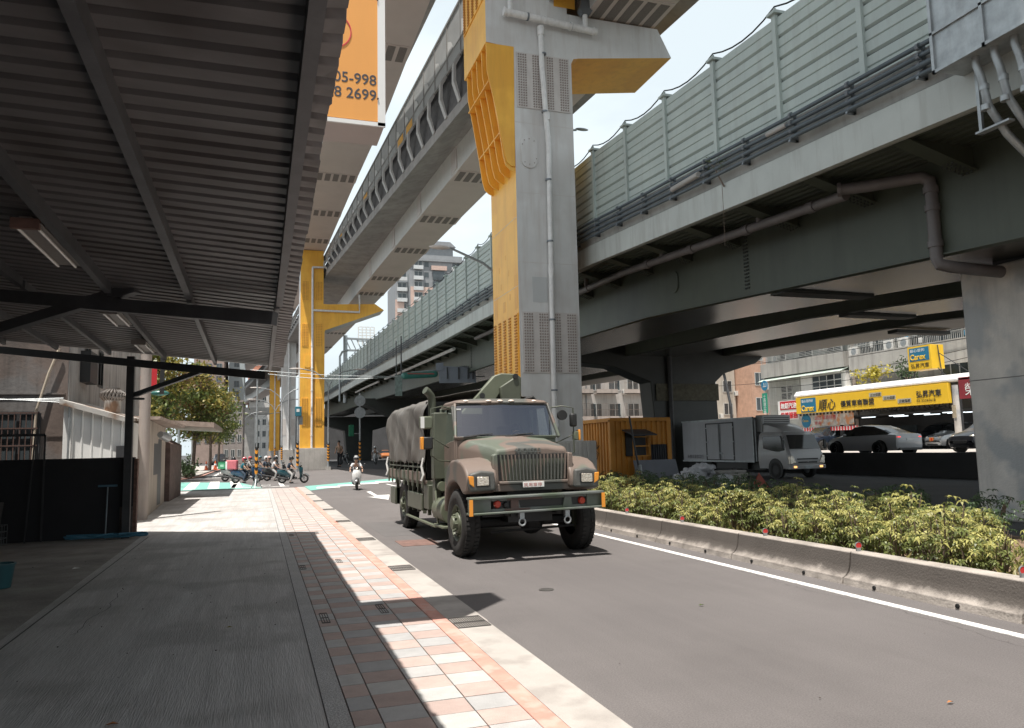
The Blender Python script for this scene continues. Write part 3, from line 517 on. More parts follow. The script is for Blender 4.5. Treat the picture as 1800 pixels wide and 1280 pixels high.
# upper guideway
T2 = [(4, 6.9, 3.9, 20.3), (29, 6.5, 3.6, 20.1), (41, 6.4, 3.5, 20.0), (53, 6.0, 3.15, 19.95), (70, 5.56, 2.8, 19.9), (90, 4.9, 2.1, 19.9), (112, 3.6, 0.8, 20), (150, 1.2, -1.7, 20), (200, -4, -7, 20), (270, -16, -19, 20)]
g2 = thing('railway_guideway', 'upper box-girder guideway passing over the canopy edge to the yellow column top', 'guideway', (5, 70, 19.9), group='elevated railway guideways')
ys2 = [4, 16, 29, 41, 53, 62, 70, 90, 112, 130, 150, 175, 200, 235, 270]
m = MB(); m.loft([[(q[1], y, q[2]), (q[0], y, q[2]), (q[0] + 0.25, y, q[2] + 2), (q[1] - 0.25, y, q[2] + 2)] for y, q in [(y, interp(T2, y)) for y in ys2]], True, True); o = W(m.build('box_girder', [web_m, soff], g2))
for pl in o.data.polygons:
    if pl.normal.z < -0.8: pl.material_index = 1
m = MB(); m.loft([[(q[1] - 0.6, y, q[2] + 2), (q[0] + (1.1 if y < 35 else 0.6), y, q[2] + 2), (q[0] + (1.1 if y < 35 else 0.6), y, q[2] + 3.2), (q[1] - 0.6, y, q[2] + 3.2)] for y, q in [(y, interp(T2, y)) for y in ys2]], True, True); W(m.build('deck', gconc, g2))  # near overhang widened to keep a sliver of sun off the column
splices(g2, T2, (14, 24, 33, 42, 50, 58, 66, 84, 100), lambda y: (interp(T2, y)[1], interp(T2, y)[0], interp(T2, y)[2]))
# ------------------------------------------------------------ road viaduct
vg = mat('viaduct_green_paint', (0.070, 0.080, 0.060), rough=0.5, var=0.18, scale=0.5, bump=0.03, streak=0.4, dirt=(0.035, 0.036, 0.03), dscale=0.8)
vsoff = mat('viaduct_gloss_soffit', (0.085, 0.085, 0.078), rough=0.27, var=0.25, scale=0.8, bump=0.25, bscale=1.5, spec=0.6, streak=0.5)
fasc = mat('viaduct_fascia_paint', (0.46, 0.48, 0.455), rough=0.55, var=0.1, scale=0.8, bump=0.04, streak=0.6, dirt=(0.26, 0.24, 0.215), dscale=1.8)
parap = mat('viaduct_parapet_concrete', (0.38, 0.38, 0.36), rough=0.8, var=0.2, scale=1.2, bump=0.1, streak=0.6, dirt=(0.20, 0.19, 0.18), dscale=1.4)
nb_m = mat('noise_panel_paint', (0.42, 0.475, 0.445), rough=0.5, var=0.07, scale=0.7, bump=0.02, streak=0.4, dirt=(0.28, 0.285, 0.26), dscale=2.0, mottle=((0.385, 0.435, 0.415), 0.45))
nb_d = mat('noise_panel_groove', (0.10, 0.11, 0.105), rough=0.7, var=0.1, bump=0)
cable_m = mat('cable_duct_blue_grey', (0.075, 0.095, 0.11), rough=0.5, var=0.2, scale=3, bump=0.03)
pipe_b = mat('brown_grey_drain', (0.15, 0.135, 0.135), rough=0.5, var=0.2, scale=2, bump=0.03, streak=0.3)
PT = [(-6, 5.75), (3, 6.25), (8, 6.5), (13, 6.82), (22, 7.42), (36, 7.78), (46, 7.92), (60, 8.25), (86, 8.9), (103, 9.15), (122, 9.1), (150, 8.9)]
def vb(y): return interp([(a, b) for a, b in PT], y)[0]
def vx(y): return 10.1 - (0 if y < 95 else (y - 95) ** 2 * 0.0015)
vy = [-6, -1, 3, 8, 13, 17.5, 22, 29, 36, 41, 46, 53, 60, 68, 76, 86, 95, 103, 112, 122, 130]
vpath = [(vx(y), y, vb(y)) for y in vy]
V = thing('road_viaduct', 'wide green steel road viaduct crossing the right half of the place', 'viaduct', (12, 11.5, 5))
m = MB(); m.sweep([(0, 0), (0, 0.62), (0.06, 0.62), (0.10, 0.7), (0.45, 0.7), (0.45, 0.12), (0.12, 0)], vpath); W(m.build('fascia', fasc, V))
m = MB(); m.sweep([(0.07, 0.66), (0.02, 0.95), (0.02, 1.3), (0.3, 1.3), (0.3, 0.66)], vpath); W(m.build('parapet', parap, V))
m = MB(); m.sweep([(0.3, 0.40), (20.5, 0.42), (20.5, 1.2), (0.3, 1.1)], vpath); W(m.build('deck_slab', vg, V))  # slab coloured dark green instead of concrete to deepen the shade below
# deck ribs under the cantilever
m = MB()
for i in range(7): m.sweep([(0.5 + i * 0.24, 0.16), (0.62 + i * 0.24, 0.16), (0.68 + i * 0.24, 0.4), (0.45 + i * 0.24, 0.4)], vpath[:12], closed=True)
W(m.build('deck_ribs', vg, V))
y = -4.2
while y < 118:
    x = vx(y); b = vb(y); m = MB(); m.prism([(x + 0.42, b + 0.14), (x + 2.05, b - 0.28), (x + 2.05, b + 0.4), (x + 0.42, b + 0.4)], 'y', y, y + 0.16)
    m.prism([(x + 0.42, b + 0.12), (x + 2.05, b - 0.31), (x + 2.05, b - 0.28), (x + 0.42, b + 0.15)], 'y', y - 0.08, y + 0.24); W(m.build('cantilever_bracket', vg, V)); y += 2.35 if y < 60 else 3.5
soft2 = mat('viaduct_cream_soffit', (0.26, 0.24, 0.21), rough=0.45, var=0.12, scale=0.6, bump=0.05, bscale=2)
for i, (xa, xb, d0) in enumerate(((2.0, 5.0, 1.66), (8.2, 11.2, 1.5), (14.2, 17.2, 1.38))):
    m = MB(); m.sweep([(xa, 0.42), (xa, -d0), (xb, -d0 - 0.02), (xb, 0.42)], vpath); o = W(m.build('box_girder', [vg, vsoff if i < 2 else soft2], V))
    for pl in o.data.polygons:
        if pl.normal.z < -0.8: pl.material_index = 1
    m = MB(); m.sweep([(xa - 0.07, -d0 - 0.02), (xa + 0.05, -d0 - 0.05), (xa + 0.05, -d0 + 0.02), (xa - 0.07, -d0 + 0.01)], vpath); W(m.build('girder_flange', vg, V))
m = MB(); y = -2
while y < 120:
    b = vb(y); x = vx(y)
    m.box(x + 5.0, y, b - 0.7, x + 8.2, y + 0.2, b + 0.4); m.box(x + 11.2, y, b - 0.7, x + 14.2, y + 0.2, b + 0.4); y += 5
W(m.build('cross_frames', vg, V))
blt = mat('viaduct_bolts', (0.045, 0.05, 0.045), rough=0.6, var=0.1, bump=0)
m = MB()
for y in (16.6, 31, 44):
    bolts(m, (vx(y) + 1.99, y, vb(y) - 1.45), (0, 1, 0.03), (0, 0, 1), [[0, 0.07, 0.14]], 16, 0, 0.095, (-1, 0, 0), r=0.024, h=0.03)
for y in (-1.8, 0.5, 2.9, 5.2, 7.6, 9.9, 12.3, 14.6, 17, 19.3, 21.7, 24, 26.4):
    yb = -4.2 + round((y + 4.2) / 2.35) * 2.35
    bolts(m, (vx(y) + 1.45, yb - 0.04, vb(yb) - 0.19), (1, 0, -0.25), (0, 1, 0), [[0, 0.09, 0.18, 0.27, 0.36, 0.45]], 3, 0, 0.1, (0, 0, -1), r=0.022, h=0.03)
m.box(12.2, 15.4, vb(15.4) - 1.73, 15.0, 15.9, vb(15.4) - 1.62); m.box(18.4, 20.0, vb(20) - 1.6, 21.2, 20.5, vb(20) - 1.46); m.box(24.4, 24, vb(24) - 1.6, 27.2, 24.5, vb(24) - 1.46)
W(m.build('bolts', blt, V))
m = MB()
# round inspection hatch on the web
hy, hz, hx = 20.3, vb(20.3) - 0.75, vx(20.3) + 1.985
ovl = [(hy + 0.22 * math.cos(a), hz + (0.12 if math.sin(a) > 0 else -0.12) + 0.22 * math.sin(a)) for a in [2 * math.pi * i / 20 for i in range(20)]]
m.loft([[(hx, p[0], p[1]) for p in ovl], [(hx - 0.02, p[0], p[1]) for p in ovl]], True, True); W(m.build('inspection_hatch', vg, V, bevel=0.006))
# cable ducts
m = MB(); rr = random.Random(9)
for k, (dx, dz) in enumerate(((-0.10, 1.30), (-0.10, 1.14), (-0.12, 0.98), (-0.13, 0.83))):
    pts = [(vx(y) + dx, y, vb(y) + dz + 0.012 * math.sin(y * 0.9 + k)) for y in [(-6 + 1.0 * i) if i < 60 else 54 + (i - 60) * 4 for i in range(78)]]
    m.tube(pts, 0.042 if k != 2 else 0.05, 10)
W(m.build('cable_ducts', cable_m, V, 50))
y = -5.0
while y < 104:
    m = MB(); x = vx(y); b = vb(y); m.box(x - 0.17, y, b + 0.76, x + 0.03, y + 0.05, b + 0.80)
    for dz in (1.30, 1.14, 0.98, 0.83): m.cyl((x - 0.11, y - 0.02, b + dz), (x - 0.11, y + 0.04, b + dz), 0.062, 8)
    m.box(x - 0.03, y, b + 0.76, x + 0.03, y + 0.04, b + 1.36); W(m.build('duct_bracket', clampm, V)); y += 1.55 if y < 40 else 3.1
m = MB()
for ya, yb, dz in ((7.6, 8.6, 0.985), (12.2, 12.8, 1.15)): m.cyl((vx(ya) - 0.12, ya, vb(ya) + dz), (vx(yb) - 0.12, yb, vb(yb) + dz), 0.054, 10)
m.tube([(vx(15.5) - 0.20, 15.3, vb(15.3) + 1.02), (vx(16.5) - 0.15, 16.6, vb(16.6) + 1.0)], 0.07, 12)
W(m.build('spare_ducts', mat('bleached_duct', (0.36, 0.34, 0.32), rough=0.6, var=0.1), V, 50))
# brown drain pipe under the cantilever
m = MB(); pp = [(11.25, y, vb(y) - 0.22) for y in (40, 33, 28, 22, 17, 14, 12.1)]
m.tube(pp, 0.11, 14); z0 = vb(12) - 0.2
m.tube([(10.95, 11.95, z0 + 0.02), (11.3, 11.6, z0), (11.75, 11.0, z0 - 0.02), (11.9, 10.85, z0 - 0.02), (11.98, 10.75, z0 - 0.12), (12.0, 10.75, z0 - 0.3), (12.0, 10.75, 4.95), (12.02, 10.72, 4.82), (12.2, 10.6, 4.75), (13.4, 10.6, 4.72)], 0.115, 14)
for yy in (30, 25, 20.5, 18, 15.5, 13.2): m.cyl((11.25, yy, vb(yy) - 0.22), (11.25, yy - 0.22, vb(yy) - 0.23), 0.135, 14)
for zz in (5.15, 5.85, 6.2): m.cyl((12.0, 10.75, zz), (12.0, 10.75, zz + 0.12), 0.138, 14)
m.cyl((10.93, 11.97, z0 + 0.02), (10.98, 11.92, z0 + 0.02), 0.15, 8)
for yy in (19.5, 14.9, 25): m.tube([(11.25, yy, vb(yy) - 0.2), (11.25, yy, vb(yy) + 0.2)], 0.09, 10)
W(m.build('drain_pipe', pipe_b, V, 40))
m = MB(); m.tube([(11.25, y, vb(y) - 0.22) for y in (45, 52, 60, 72)], 0.11, 8); m.tube([(11.25, y, vb(y) - 0.22) for y in (76, 85, 95)], 0.11, 8); W(m.build('drain_pipe', pvc, V, 40))
# noise barrier
N = thing('noise_barrier', 'tall grey-green noise barrier of ribbed panels along the viaduct edge', 'barrier', (10.2, 12.6, 8.2))
m = MB(); prof = [(0.16, 1.3)]
for k in range(5):
    z = 1.3 + k * 0.48; prof += [(0.10, z + 0.03), (0.10, z + 0.215), (0.125, z + 0.235), (0.10, z + 0.255), (0.10, z + 0.43), (0.17, z + 0.455)]
prof += [(0.16, 3.7), (0.24, 3.7), (0.24, 1.3)]
m.sweep(prof, vpath); W(m.build('panels', nb_m, N))
m = MB()
for k in range(5): m.sweep([(0.148, 1.3 + k * 0.48 + 0.438), (0.148, 1.3 + k * 0.48 + 0.470), (0.16, 1.3 + k * 0.48 + 0.470), (0.16, 1.3 + k * 0.48 + 0.438)], vpath)
W(m.build('grooves', nb_d, N))
posts = []; y = 12.6 - 2.3 * 7; 
while y < 125: posts.append(y); y += 2.3 if y < 60 else 2.6
for y in posts[:60]:
    x = vx(y); b = vb(y); m = MB(); m.box(x + 0.04, y - 0.06, b + 1.25, x + 0.12, y + 0.06, b + 3.72)
    m.box(x - 0.02, y - 0.13, b + 3.72, x + 0.26, y + 0.13, b + 3.78); m.cyl((x + 0.1, y, b + 3.78), (x + 0.1, y, b + 3.88), 0.03, 8)
    W(m.build('post', nb_m, N))
m = MB(); pts = []
for a, b_ in zip(posts[:-1], posts[1:]):
    for k in range(6):
        f = k / 6; y = a + (b_ - a) * f; sag = 0.22 if y < 45 else 0.12; pts.append((vx(y) + 0.1, y, vb(y) + 3.9 - 4 * sag * f * (1 - f) + 0.02))
m.tube(pts, 0.018, 6); W(m.build('wire', black, N))
# galvanised cable cabinet high on the barrier, with four pipes
K = thing('cable_cabinet', 'large ribbed galvanised steel box hung on the viaduct edge, pipes leaving below', 'cabinet', (9.8, 7, 7.1))
m = MB(); m.box(9.55, 2.2, 7.05, 10.15, 8.3, 8.45); W(m.build('housing', galv, K, bevel=0.01))
m = MB(); m.box(9.515, 2.2, 7.02, 9.56, 8.33, 7.07); m.box(9.515, 2.2, 7.62, 9.56, 8.33, 7.66)
for y in (8.28, 7.45, 6.65, 5.85, 5.05, 4.25): m.box(9.515, y, 7.02, 9.56, y + 0.05, 8.45)
m.box(9.5, 2.2, 8.42, 10.2, 8.36, 8.47); W(m.build('ribs', galv, K))
for i, y in enumerate((7.80, 7.50, 7.20, 6.90)):
    m = MB(); m.tube([(9.75, y, 7.1), (9.75, y, 6.95), (9.80, y - 0.02, 6.75), (9.86, y - 0.05, 6.3), (10.1, y - 0.1, 5.9), (10.7, y - 0.2, 5.3), (11.4, y - 0.3, 4.8)], 0.055, 12)
    for q in (6.55, 6.25): m.cyl((9.83, y - 0.03, q), (9.83, y - 0.03, q + 0.08), 0.066, 12)
    W(m.build('conduit', galv, K, 40))
m = MB(); m.box(9.98, 7.98, 6.0, 10.03, 8.03, 7.1); m.box(9.9, 7.5, 6.0, 10.02, 8.03, 6.03); W(m.build('bracket', galv, K))
# little weed on the fascia
wd = thing('wall_weed', 'small leafy weed rooted in the viaduct fascia joint by the cable ducts', 'plant', (10.0, 14.55, 7.75))
m = MB(); m.tube([(0.08, 0, -0.3), (-0.02, 0.05, -0.05), (-0.05, 0.15, 0.2), (-0.02, 0.42, 0.42)], [0.02, 0.015, 0.01, 0.006], 6); m.tube([(0, 0.05, 0), (-0.05, -0.12, 0.2)], 0.008, 6); m.tube([(0.02, 0, -0.25), (-0.03, -0.08, -1.0), (-0.02, -0.05, -1.7)], 0.006, 5)
m.build('stem', mat('twig_bark', (0.16, 0.12, 0.09), bump=0), wd)
leafg = leafmat('leaf_olive', (0.10, 0.13, 0.04)); m = MB(); rr = random.Random(4)
for i in range(90):
    c = Vector(((-0.03), 0.42, 0.42)) if i % 2 else Vector((-0.05, -0.1, 0.2)); c = c + Vector([rr.gauss(0, 0.06), rr.gauss(0, 0.12), rr.gauss(0, 0.06)]); a = Vector([rr.gauss(0, 1) for _ in range(3)]).normalized() * 0.035; b = Vector([rr.gauss(0, 1) for _ in range(3)]).normalized() * 0.015
    m.quad(c - a, c + b, c + a, c - b)
m.build('leaves', leafg, wd)
# piers of the viaduct
pc = mat('pier_concrete', (0.62, 0.575, 0.53), rough=0.85, var=0.2, scale=0.9, bump=0.35, bscale=30, streak=0.5, dirt=(0.30, 0.285, 0.275), dscale=1.3, fine=0.07, mottle=((0.42, 0.42, 0.42), 1.1))
P = thing('viaduct_pier', 'stained square concrete pier at the right, carrying the near girder', 'pier', (14.8, 10, 0), group='viaduct piers')
W(MB().box(13.39, 8.6, 0, 16.5, 11.5, 4.88).build('shaft', pc, P, bevel=0.05))
m = MB(); m.box(13.7, 9.2, 4.88, 15, 11.0, 5.1); W(m.build('bearing', dark_steel, P))
m = MB(); m.box(13.384, 8.6, 2.7, 13.39, 11.5, 2.715); m.box(13.384, 9.9, 0, 13.39, 9.912, 4.88); W(m.build('formwork_joints', mat('joint_line', (0.2, 0.19, 0.18), bump=0), P))
gpm = mat('pier_green_and_shade', (0.045, 0.05, 0.046), rough=0.45, var=0.15, streak=0.3, dirt=(0.05, 0.05, 0.045))  # green of the near pier, also the shade colour of the far ones
P2 = thing('viaduct_pier', 'dark green steel pier with a flaring crosshead behind the box truck', 'pier', (21.5, 36, 0), group='viaduct piers')
m = MB(); m.prism([(20.1, 0), (23.9, 0), (23.7, 4.9), (24.3, 5.4), (26.4, 6.0), (26.9, 6.4), (26.9, 7.4), (12.4, 7.3), (12.4, 6.2), (17.6, 5.7), (19.7, 4.9)], 'y', 36, 37.3); W(m.build('crosshead', gpm, P2, bevel=0.04))
m = MB(); m.tube([(20.8, 35.85, 0), (20.8, 35.85, 6.4)], 0.12, 10); W(m.build('drain_pipe', dark_steel, P2))
m = MB(); m.box(20.0, 35.9, 3.9, 23.8, 35.97, 4.8); W(m.build('painted_band', mat('yellowed_band', (0.15, 0.14, 0.10), var=0.3, scale=6), P2))
P3 = thing('viaduct_pier', 'far concrete crosshead pier in deep shade behind the round sign backs', 'pier', (20, 84, 0), group='viaduct piers')
m = MB(); m.prism([(16, 0), (20, 0), (20.2, 5.0), (27, 6.6), (27, 7.4), (10.8, 7.3), (10.8, 6.7), (15.6, 4.6)], 'y', 84, 87); W(m.build('crosshead', gpm, P3, bevel=0.04))  # concrete pier given the dark green, so its colour holds the deep shade
P4 = thing('viaduct_pier', 'farthest crosshead pier lost in the dark under the viaduct', 'pier', (18, 130, 0), group='viaduct piers')
m = MB(); m.prism([(14, 0), (18, 0), (18.2, 5.0), (24, 6.6), (24, 7.4), (8, 7.3), (8, 6.6), (13.6, 5)], 'y', 130, 133); W(m.build('crosshead', gpm, P4))  # the dark green stands in for shade on this pier too
# added wall, coloured dark for the deep shade far under the viaduct
rw = thing('dark_closing_wall', 'long added wall, coloured dark, closing off the shade under the viaduct', 'wall', (20, 150, 0))
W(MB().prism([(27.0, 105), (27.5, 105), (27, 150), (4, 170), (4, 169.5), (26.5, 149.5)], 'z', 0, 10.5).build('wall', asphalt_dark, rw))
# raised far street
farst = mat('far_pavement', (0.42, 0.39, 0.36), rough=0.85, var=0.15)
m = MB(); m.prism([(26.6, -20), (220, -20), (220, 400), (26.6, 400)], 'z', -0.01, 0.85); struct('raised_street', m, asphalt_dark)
m = MB(); m.box(33.0, -20, 0.85, 60, 300, 0.862); struct('far_sidewalk', m, farst)
m = MB(); m.box(26.3, -20, 0, 26.6, 59, 1.0); struct('street_edge_wall', m, asphalt_dark)
# ------------------------------------------------------------ the army truck (front = -y)
camo = camomat()
olive = mat('olive_drab_paint', (0.085, 0.095, 0.068), rough=0.5, var=0.14, scale=3, bump=0.04, streak=0.2, dirt=(0.05, 0.05, 0.04))
olive_l = mat('olive_light_paint', (0.13, 0.145, 0.10), rough=0.5, var=0.12, scale=3, bump=0.03)
bumper_p = mat('bumper_grey_green', (0.15, 0.165, 0.155), rough=0.45, var=0.08, scale=2, mottle=((0.09, 0.115, 0.08), 1.4), bump=0.02)
canvas = mat('canvas_tarpaulin', (0.14, 0.13, 0.118), rough=0.62, var=0.2, scale=3, bump=0.25, bscale=60, streak=0.25, dirt=(0.17, 0.16, 0.14), dscale=3)
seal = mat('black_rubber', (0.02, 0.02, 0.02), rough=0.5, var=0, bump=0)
orange_r = mat('amber_reflector', (0.85, 0.33, 0.04), rough=0.3, var=0.03, bump=0)
red_lens = mat('red_lens', (0.45, 0.05, 0.03), rough=0.15, var=0.05, bump=0)
hl_m = mat('headlight_reflector', (0.80, 0.72, 0.62), rough=0.12, metal=0.7, var=0.2, scale=40, bump=0.6, bscale=45)
clear = glassmat('clear_glass', (0.86, 0.90, 0.89), opac=0.2, refl=0.5)
dglass = mat('dark_car_glass', (0.02, 0.023, 0.026), rough=0.06, var=0, bump=0, spec=0.8)
seat_m = mat('seat_cloth', (0.05, 0.05, 0.048), rough=0.9)
skin = mat('skin', (0.45, 0.27, 0.19), rough=0.55, var=0.05, bump=0)
TX, TY = 3.86, 11.3
T = thing('army_truck', 'camouflage-painted army truck with canvas-covered bed and folded crane, driving towards the canopy', 'truck', (TX, TY, 0))
def sym(half): return half + [(-x, y, z) for x, y, z in reversed(half) if abs(x) > 1e-6]
# hood
rings = []
for y, wl, wm, wt, zl, z1, z2, zc in ((-0.60, 0.60, 0.61, 0.55, 1.02, 1.50, 1.575, 1.60), (-0.52, 0.62, 0.63, 0.58, 1.02, 1.53, 1.61, 1.635), (-0.30, 0.66, 0.66, 0.60, 1.0, 1.56, 1.645, 1.67), (0.1, 0.72, 0.73, 0.64, 1.0, 1.60, 1.69, 1.715), (0.45, 0.80, 0.80, 0.69, 1.0, 1.64, 1.73, 1.76), (0.68, 0.84, 0.85, 0.72, 1.0, 1.66, 1.755, 1.79)):
    h = [(-wl, y, zl), (-wl - 0.01, y, zl + 0.25), (-wm, y, z1 - 0.06), (-wm + 0.02, y, z1), (-wt, y, z2 - 0.01), (-wt + 0.14, y, z2), (-0.25, y, zc)]
    rings.append(h + [(-x, yy, z) for x, yy, z in reversed(h)])
m = MB(); m.loft(rings, True, True)
hood = m.build('hood', camo, T, 40); sb = hood.modifiers.new('bevel', 'BEVEL'); sb.width = 0.035; sb.segments = 3; sb.angle_limit = R(28)
# fenders
arch = [(-0.58 * math.cos(a), 0.48 + 0.62 * math.sin(a)) for a in [R(-2 + 184 * i / 14) for i in range(15)]]
for s in (-1, 1):
    m = MB()
    outer = [(-0.74, 0.98), (-0.75, 1.12), (-0.70, 1.24), (-0.56, 1.35), (-0.38, 1.41), (-0.1, 1.44), (0.2, 1.42), (0.42, 1.33), (0.60, 1.12), (0.66, 0.85), (0.67, 0.62)]
    inner = [(0.60, 0.62), (0.56, 0.80), (0.47, 0.97), (0.30, 1.07), (0.08, 1.11), (-0.15, 1.09), (-0.34, 1.02), (-0.50, 0.94)]
    a = [(s * 1.065, p[0], p[1]) for p in outer + inner]; mid = [(s * 1.02, p[0], p[1] + 0.012 if i < 11 else p[1]) for i, p in enumerate(outer + inner)]
    b = [(s * 0.60, p[0] * 0.98, p[1] + (0.03 if i < 11 else 0)) for i, p in enumerate(outer + inner)]
    m.loft([a, b], True, True); f = m.build('fender', camo, T, 40, bevel=0.05, seg=3)
    # lamp pod
    m = MB(); m.prism([(s * 0.64, 1.0), (s * 1.03, 0.985), (s * 1.06, 1.10), (s * 1.03, 1.24), (s * 0.86, 1.285), (s * 0.66, 1.26)], 'y', -0.785, -0.70); m.build('lamp_surround', mat('dusty_grey_paint', (0.10, 0.10, 0.093), rough=0.5, var=0.15, scale=4), f, bevel=0.03, seg=3)
    hl = thing.__call__ if False else None
    m = MB(); m.prism([(s * 0.75, 1.06), (s * 0.93, 1.055), (s * 0.945, 1.075), (s * 0.945, 1.195), (s * 0.93, 1.21), (s * 0.75, 1.215), (s * 0.735, 1.195), (s * 0.735, 1.075)], 'y', -0.80, -0.785); bez = m.build('headlight', seal, T, bevel=0.004)
    MB().prism([(s * 0.755, 1.075), (s * 0.925, 1.07), (s * 0.93, 1.085), (s * 0.93, 1.185), (s * 0.92, 1.197), (s * 0.755, 1.2), (s * 0.75, 1.09)], 'y', -0.812, -0.798).build('lens', hl_m, bez, bevel=0.006)
    MB().prism([(s * 0.965, 1.05), (s * 1.035, 1.10), (s * 1.045, 1.21), (s * 0.975, 1.205)], 'y', -0.80, -0.72).build('turn_signal', orange_r, T, bevel=0.008)
# grille
MB().prism([(-0.55, 1.115), (0.53, 1.115), (0.565, 1.50), (-0.575, 1.50)], 'y', -0.625, -0.60).build('grille_recess', seal, T, bevel=0.0)
m = MB()
for i in range(19):
    f = i / 18; xb = -0.50 + f * 1.0; xt = -0.53 + f * 1.06
    m.beam((xb, -0.655, 1.125), (xt, -0.64, 1.495), 0.014, 0.05, up=(0, 1, 0))
m.build('grille', camo, T)
m = MB()
for i in range(18):
    f = (i + 0.5) / 18; m.beam((-0.50 + f, -0.628, 1.12), (-0.53 + f * 1.06, -0.622, 1.43), 0.034, 0.006, up=(0, 1, 0))
m.build('radiator_screen', olive, T)
m = MB(); m.box(-0.56, -0.70, 1.075, 0.55, -0.60, 1.115); m.prism([(-0.66, 0.97), (0.66, 0.97), (0.64, 1.075), (-0.64, 1.075)], 'y', -0.66, -0.58); m.build('front_valance', camo, T, bevel=0.01)
for s in (-1, 1):
    m = MB(); m.prism([(s * 0.55, 1.08), (s * 0.66, 1.0), (s * 0.655, 1.5), (s * 0.575, 1.52)], 'y', -0.655, -0.55); m.build('grille_surround', camo, T, bevel=0.02)
MB().box(-0.21, -0.712, 1.02, 0.12, -0.70, 1.10).build('number_plate', white_flat, T, bevel=0.003)
plate_red = mat('plate_pink_writing', (0.55, 0.22, 0.20), var=0.1, bump=0)
text('民用車停', (-0.20, -0.714, 1.035), 0.062, plate_red, YN, T, 'plate_lettering', 0.0005, sx=1.15)
stn = mat('stencil_grey', (0.075, 0.085, 0.08), var=0.2, bump=0)
text('43-26323', (-0.30, -0.618, 1.528), 0.088, stn, Matrix(((1, 0, 0), (0, 0.25, -0.968), (0, 0.968, 0.25))), T, 'stencil_number', 0.001, sx=1.25, bold=0.001)
# bumper
m = MB()
m.prism([(-1.08, 0.885), (-1.08, 0.92), (1.08, 0.945), (1.08, 0.91)], 'y', -1.0, -0.82); m.prism([(-1.08, 0.675), (-1.08, 0.705), (1.08, 0.735), (1.08, 0.705)], 'y', -1.0, -0.82)
m.prism([(-1.08, 0.70), (-0.73, 0.705), (-0.73, 0.895), (-1.08, 0.89)], 'y', -0.93, -0.90); m.prism([(0.81, 0.73), (1.08, 0.73), (1.08, 0.92), (0.81, 0.915)], 'y', -0.93, -0.90)
m.prism([(-0.42, 0.705), (-0.26, 0.71), (-0.31, 0.905), (-0.42, 0.90)], 'y', -0.93, -0.90); m.prism([(0.40, 0.715), (0.58, 0.72), (0.55, 0.915), (0.45, 0.913)], 'y', -0.93, -0.90)
m.prism([(-0.73, 0.705), (0.81, 0.72), (0.81, 0.765), (-0.73, 0.75)], 'y', -0.925, -0.90); m.prism([(-0.73, 0.855), (0.81, 0.87), (0.81, 0.918), (-0.73, 0.898)], 'y', -0.925, -0.90)
bp = m.build('bumper', [bumper_p], T, bevel=0.008); bp.location.x = -0.075; bp.scale.x = 0.945
m = MB(); m.box(-0.425, -0.934, 0.752, -0.30, -0.9301, 0.86); m.box(-0.48, -0.934, 0.862, 0.08, -0.9301, 0.898); m.box(-0.52, -0.934, 0.712, -0.12, -0.9301, 0.748); m.build('painted_patch', mat('camo_brown', (0.13, 0.085, 0.075), var=0.1), bp)
MB().box(-0.68, -0.90, 0.72, 0.79, -0.86, 0.9).build('dark_inner', seal, bp)
for s in (-1, 1):
    MB().prism([(s * 1.03, 0.69 + 0.02 * s), (s * 1.085, 0.69 + 0.02 * s), (s * 1.085, 0.905 + 0.012 * s), (s * 1.03, 0.905 + 0.012 * s)], 'y', -1.008, -0.995).build('reflector', orange_r, bp)
for x in (-0.63, 0.73):
    m = MB(); m.cyl((x, -0.90, 0.815), (x, -0.955, 0.815), 0.062, 18, 0.045); m.build('marker_lamp', red_lens, bp, 30, bevel=0.01)
m = MB(); m.cyl((-0.50, -0.9, 0.80), (-0.50, -0.95, 0.80), 0.05, 14, 0.035); m.build('blackout_lamp', seal, bp, bevel=0.008)
for x in (-0.26, 0.47):
    m = MB(); m.box(x - 0.035, -0.97, 0.60, x + 0.035, -0.90, 0.69); m.tube([(x + 0.05 * math.cos(a), -0.96, 0.555 + 0.05 * math.sin(a)) for a in [2 * math.pi * i / 12 for i in range(13)]], 0.014, 8); m.build('tow_shackle', galv, bp, 40)
# cab: floor, doors, pillars, roof, back wall, glass
m = MB(); m.box(-0.86, 0.66, 0.85, 0.86, 0.72, 1.74); m.box(-0.86, 0.7, 0.85, 0.86, 1.9, 0.92); m.prism([(0.64, 1.74), (0.9, 1.74), (0.86, 1.80), (0.62, 1.79)], 'x', -0.86, 0.86); m.build('cowl', camo, T, bevel=0.01)
rings = []
for z, xw, y0, y1 in ((2.315, 0.80, 0.99, 1.86), (2.36, 0.805, 0.96, 1.88), (2.40, 0.76, 0.99, 1.86), (2.425, 0.60, 1.06, 1.8), (2.435, 0.3, 1.15, 1.7)):
    c = 0.09; rings.append([(-xw, y0 + c, z), (-xw + c, y0, z), (-0.3, y0 - 0.05, z), (0.3, y0 - 0.05, z), (xw - c, y0, z), (xw, y0 + c, z), (xw, y1 - c, z), (xw - c, y1, z), (-xw + c, y1, z), (-xw, y1 - c, z)])
m = MB(); m.loft([[(p[0] + (0.07 * max(0, p[0]) / 0.8), p[1], p[2]) for p in r] for r in rings], True, True); m.build('roof', camo, T, 60)
m = MB()
for x in (-0.60, -0.22, -0.02, 0.18, 0.60): m.sphere((x, 0.99 - (0.05 if abs(x) < 0.3 else 0), 2.385), (0.055, 0.05, 0.022), 10, 6)
m.build('roof_lamps', mat('lamp_clear', (0.78, 0.66, 0.58), rough=0.3, var=0, bump=0), T, 60)
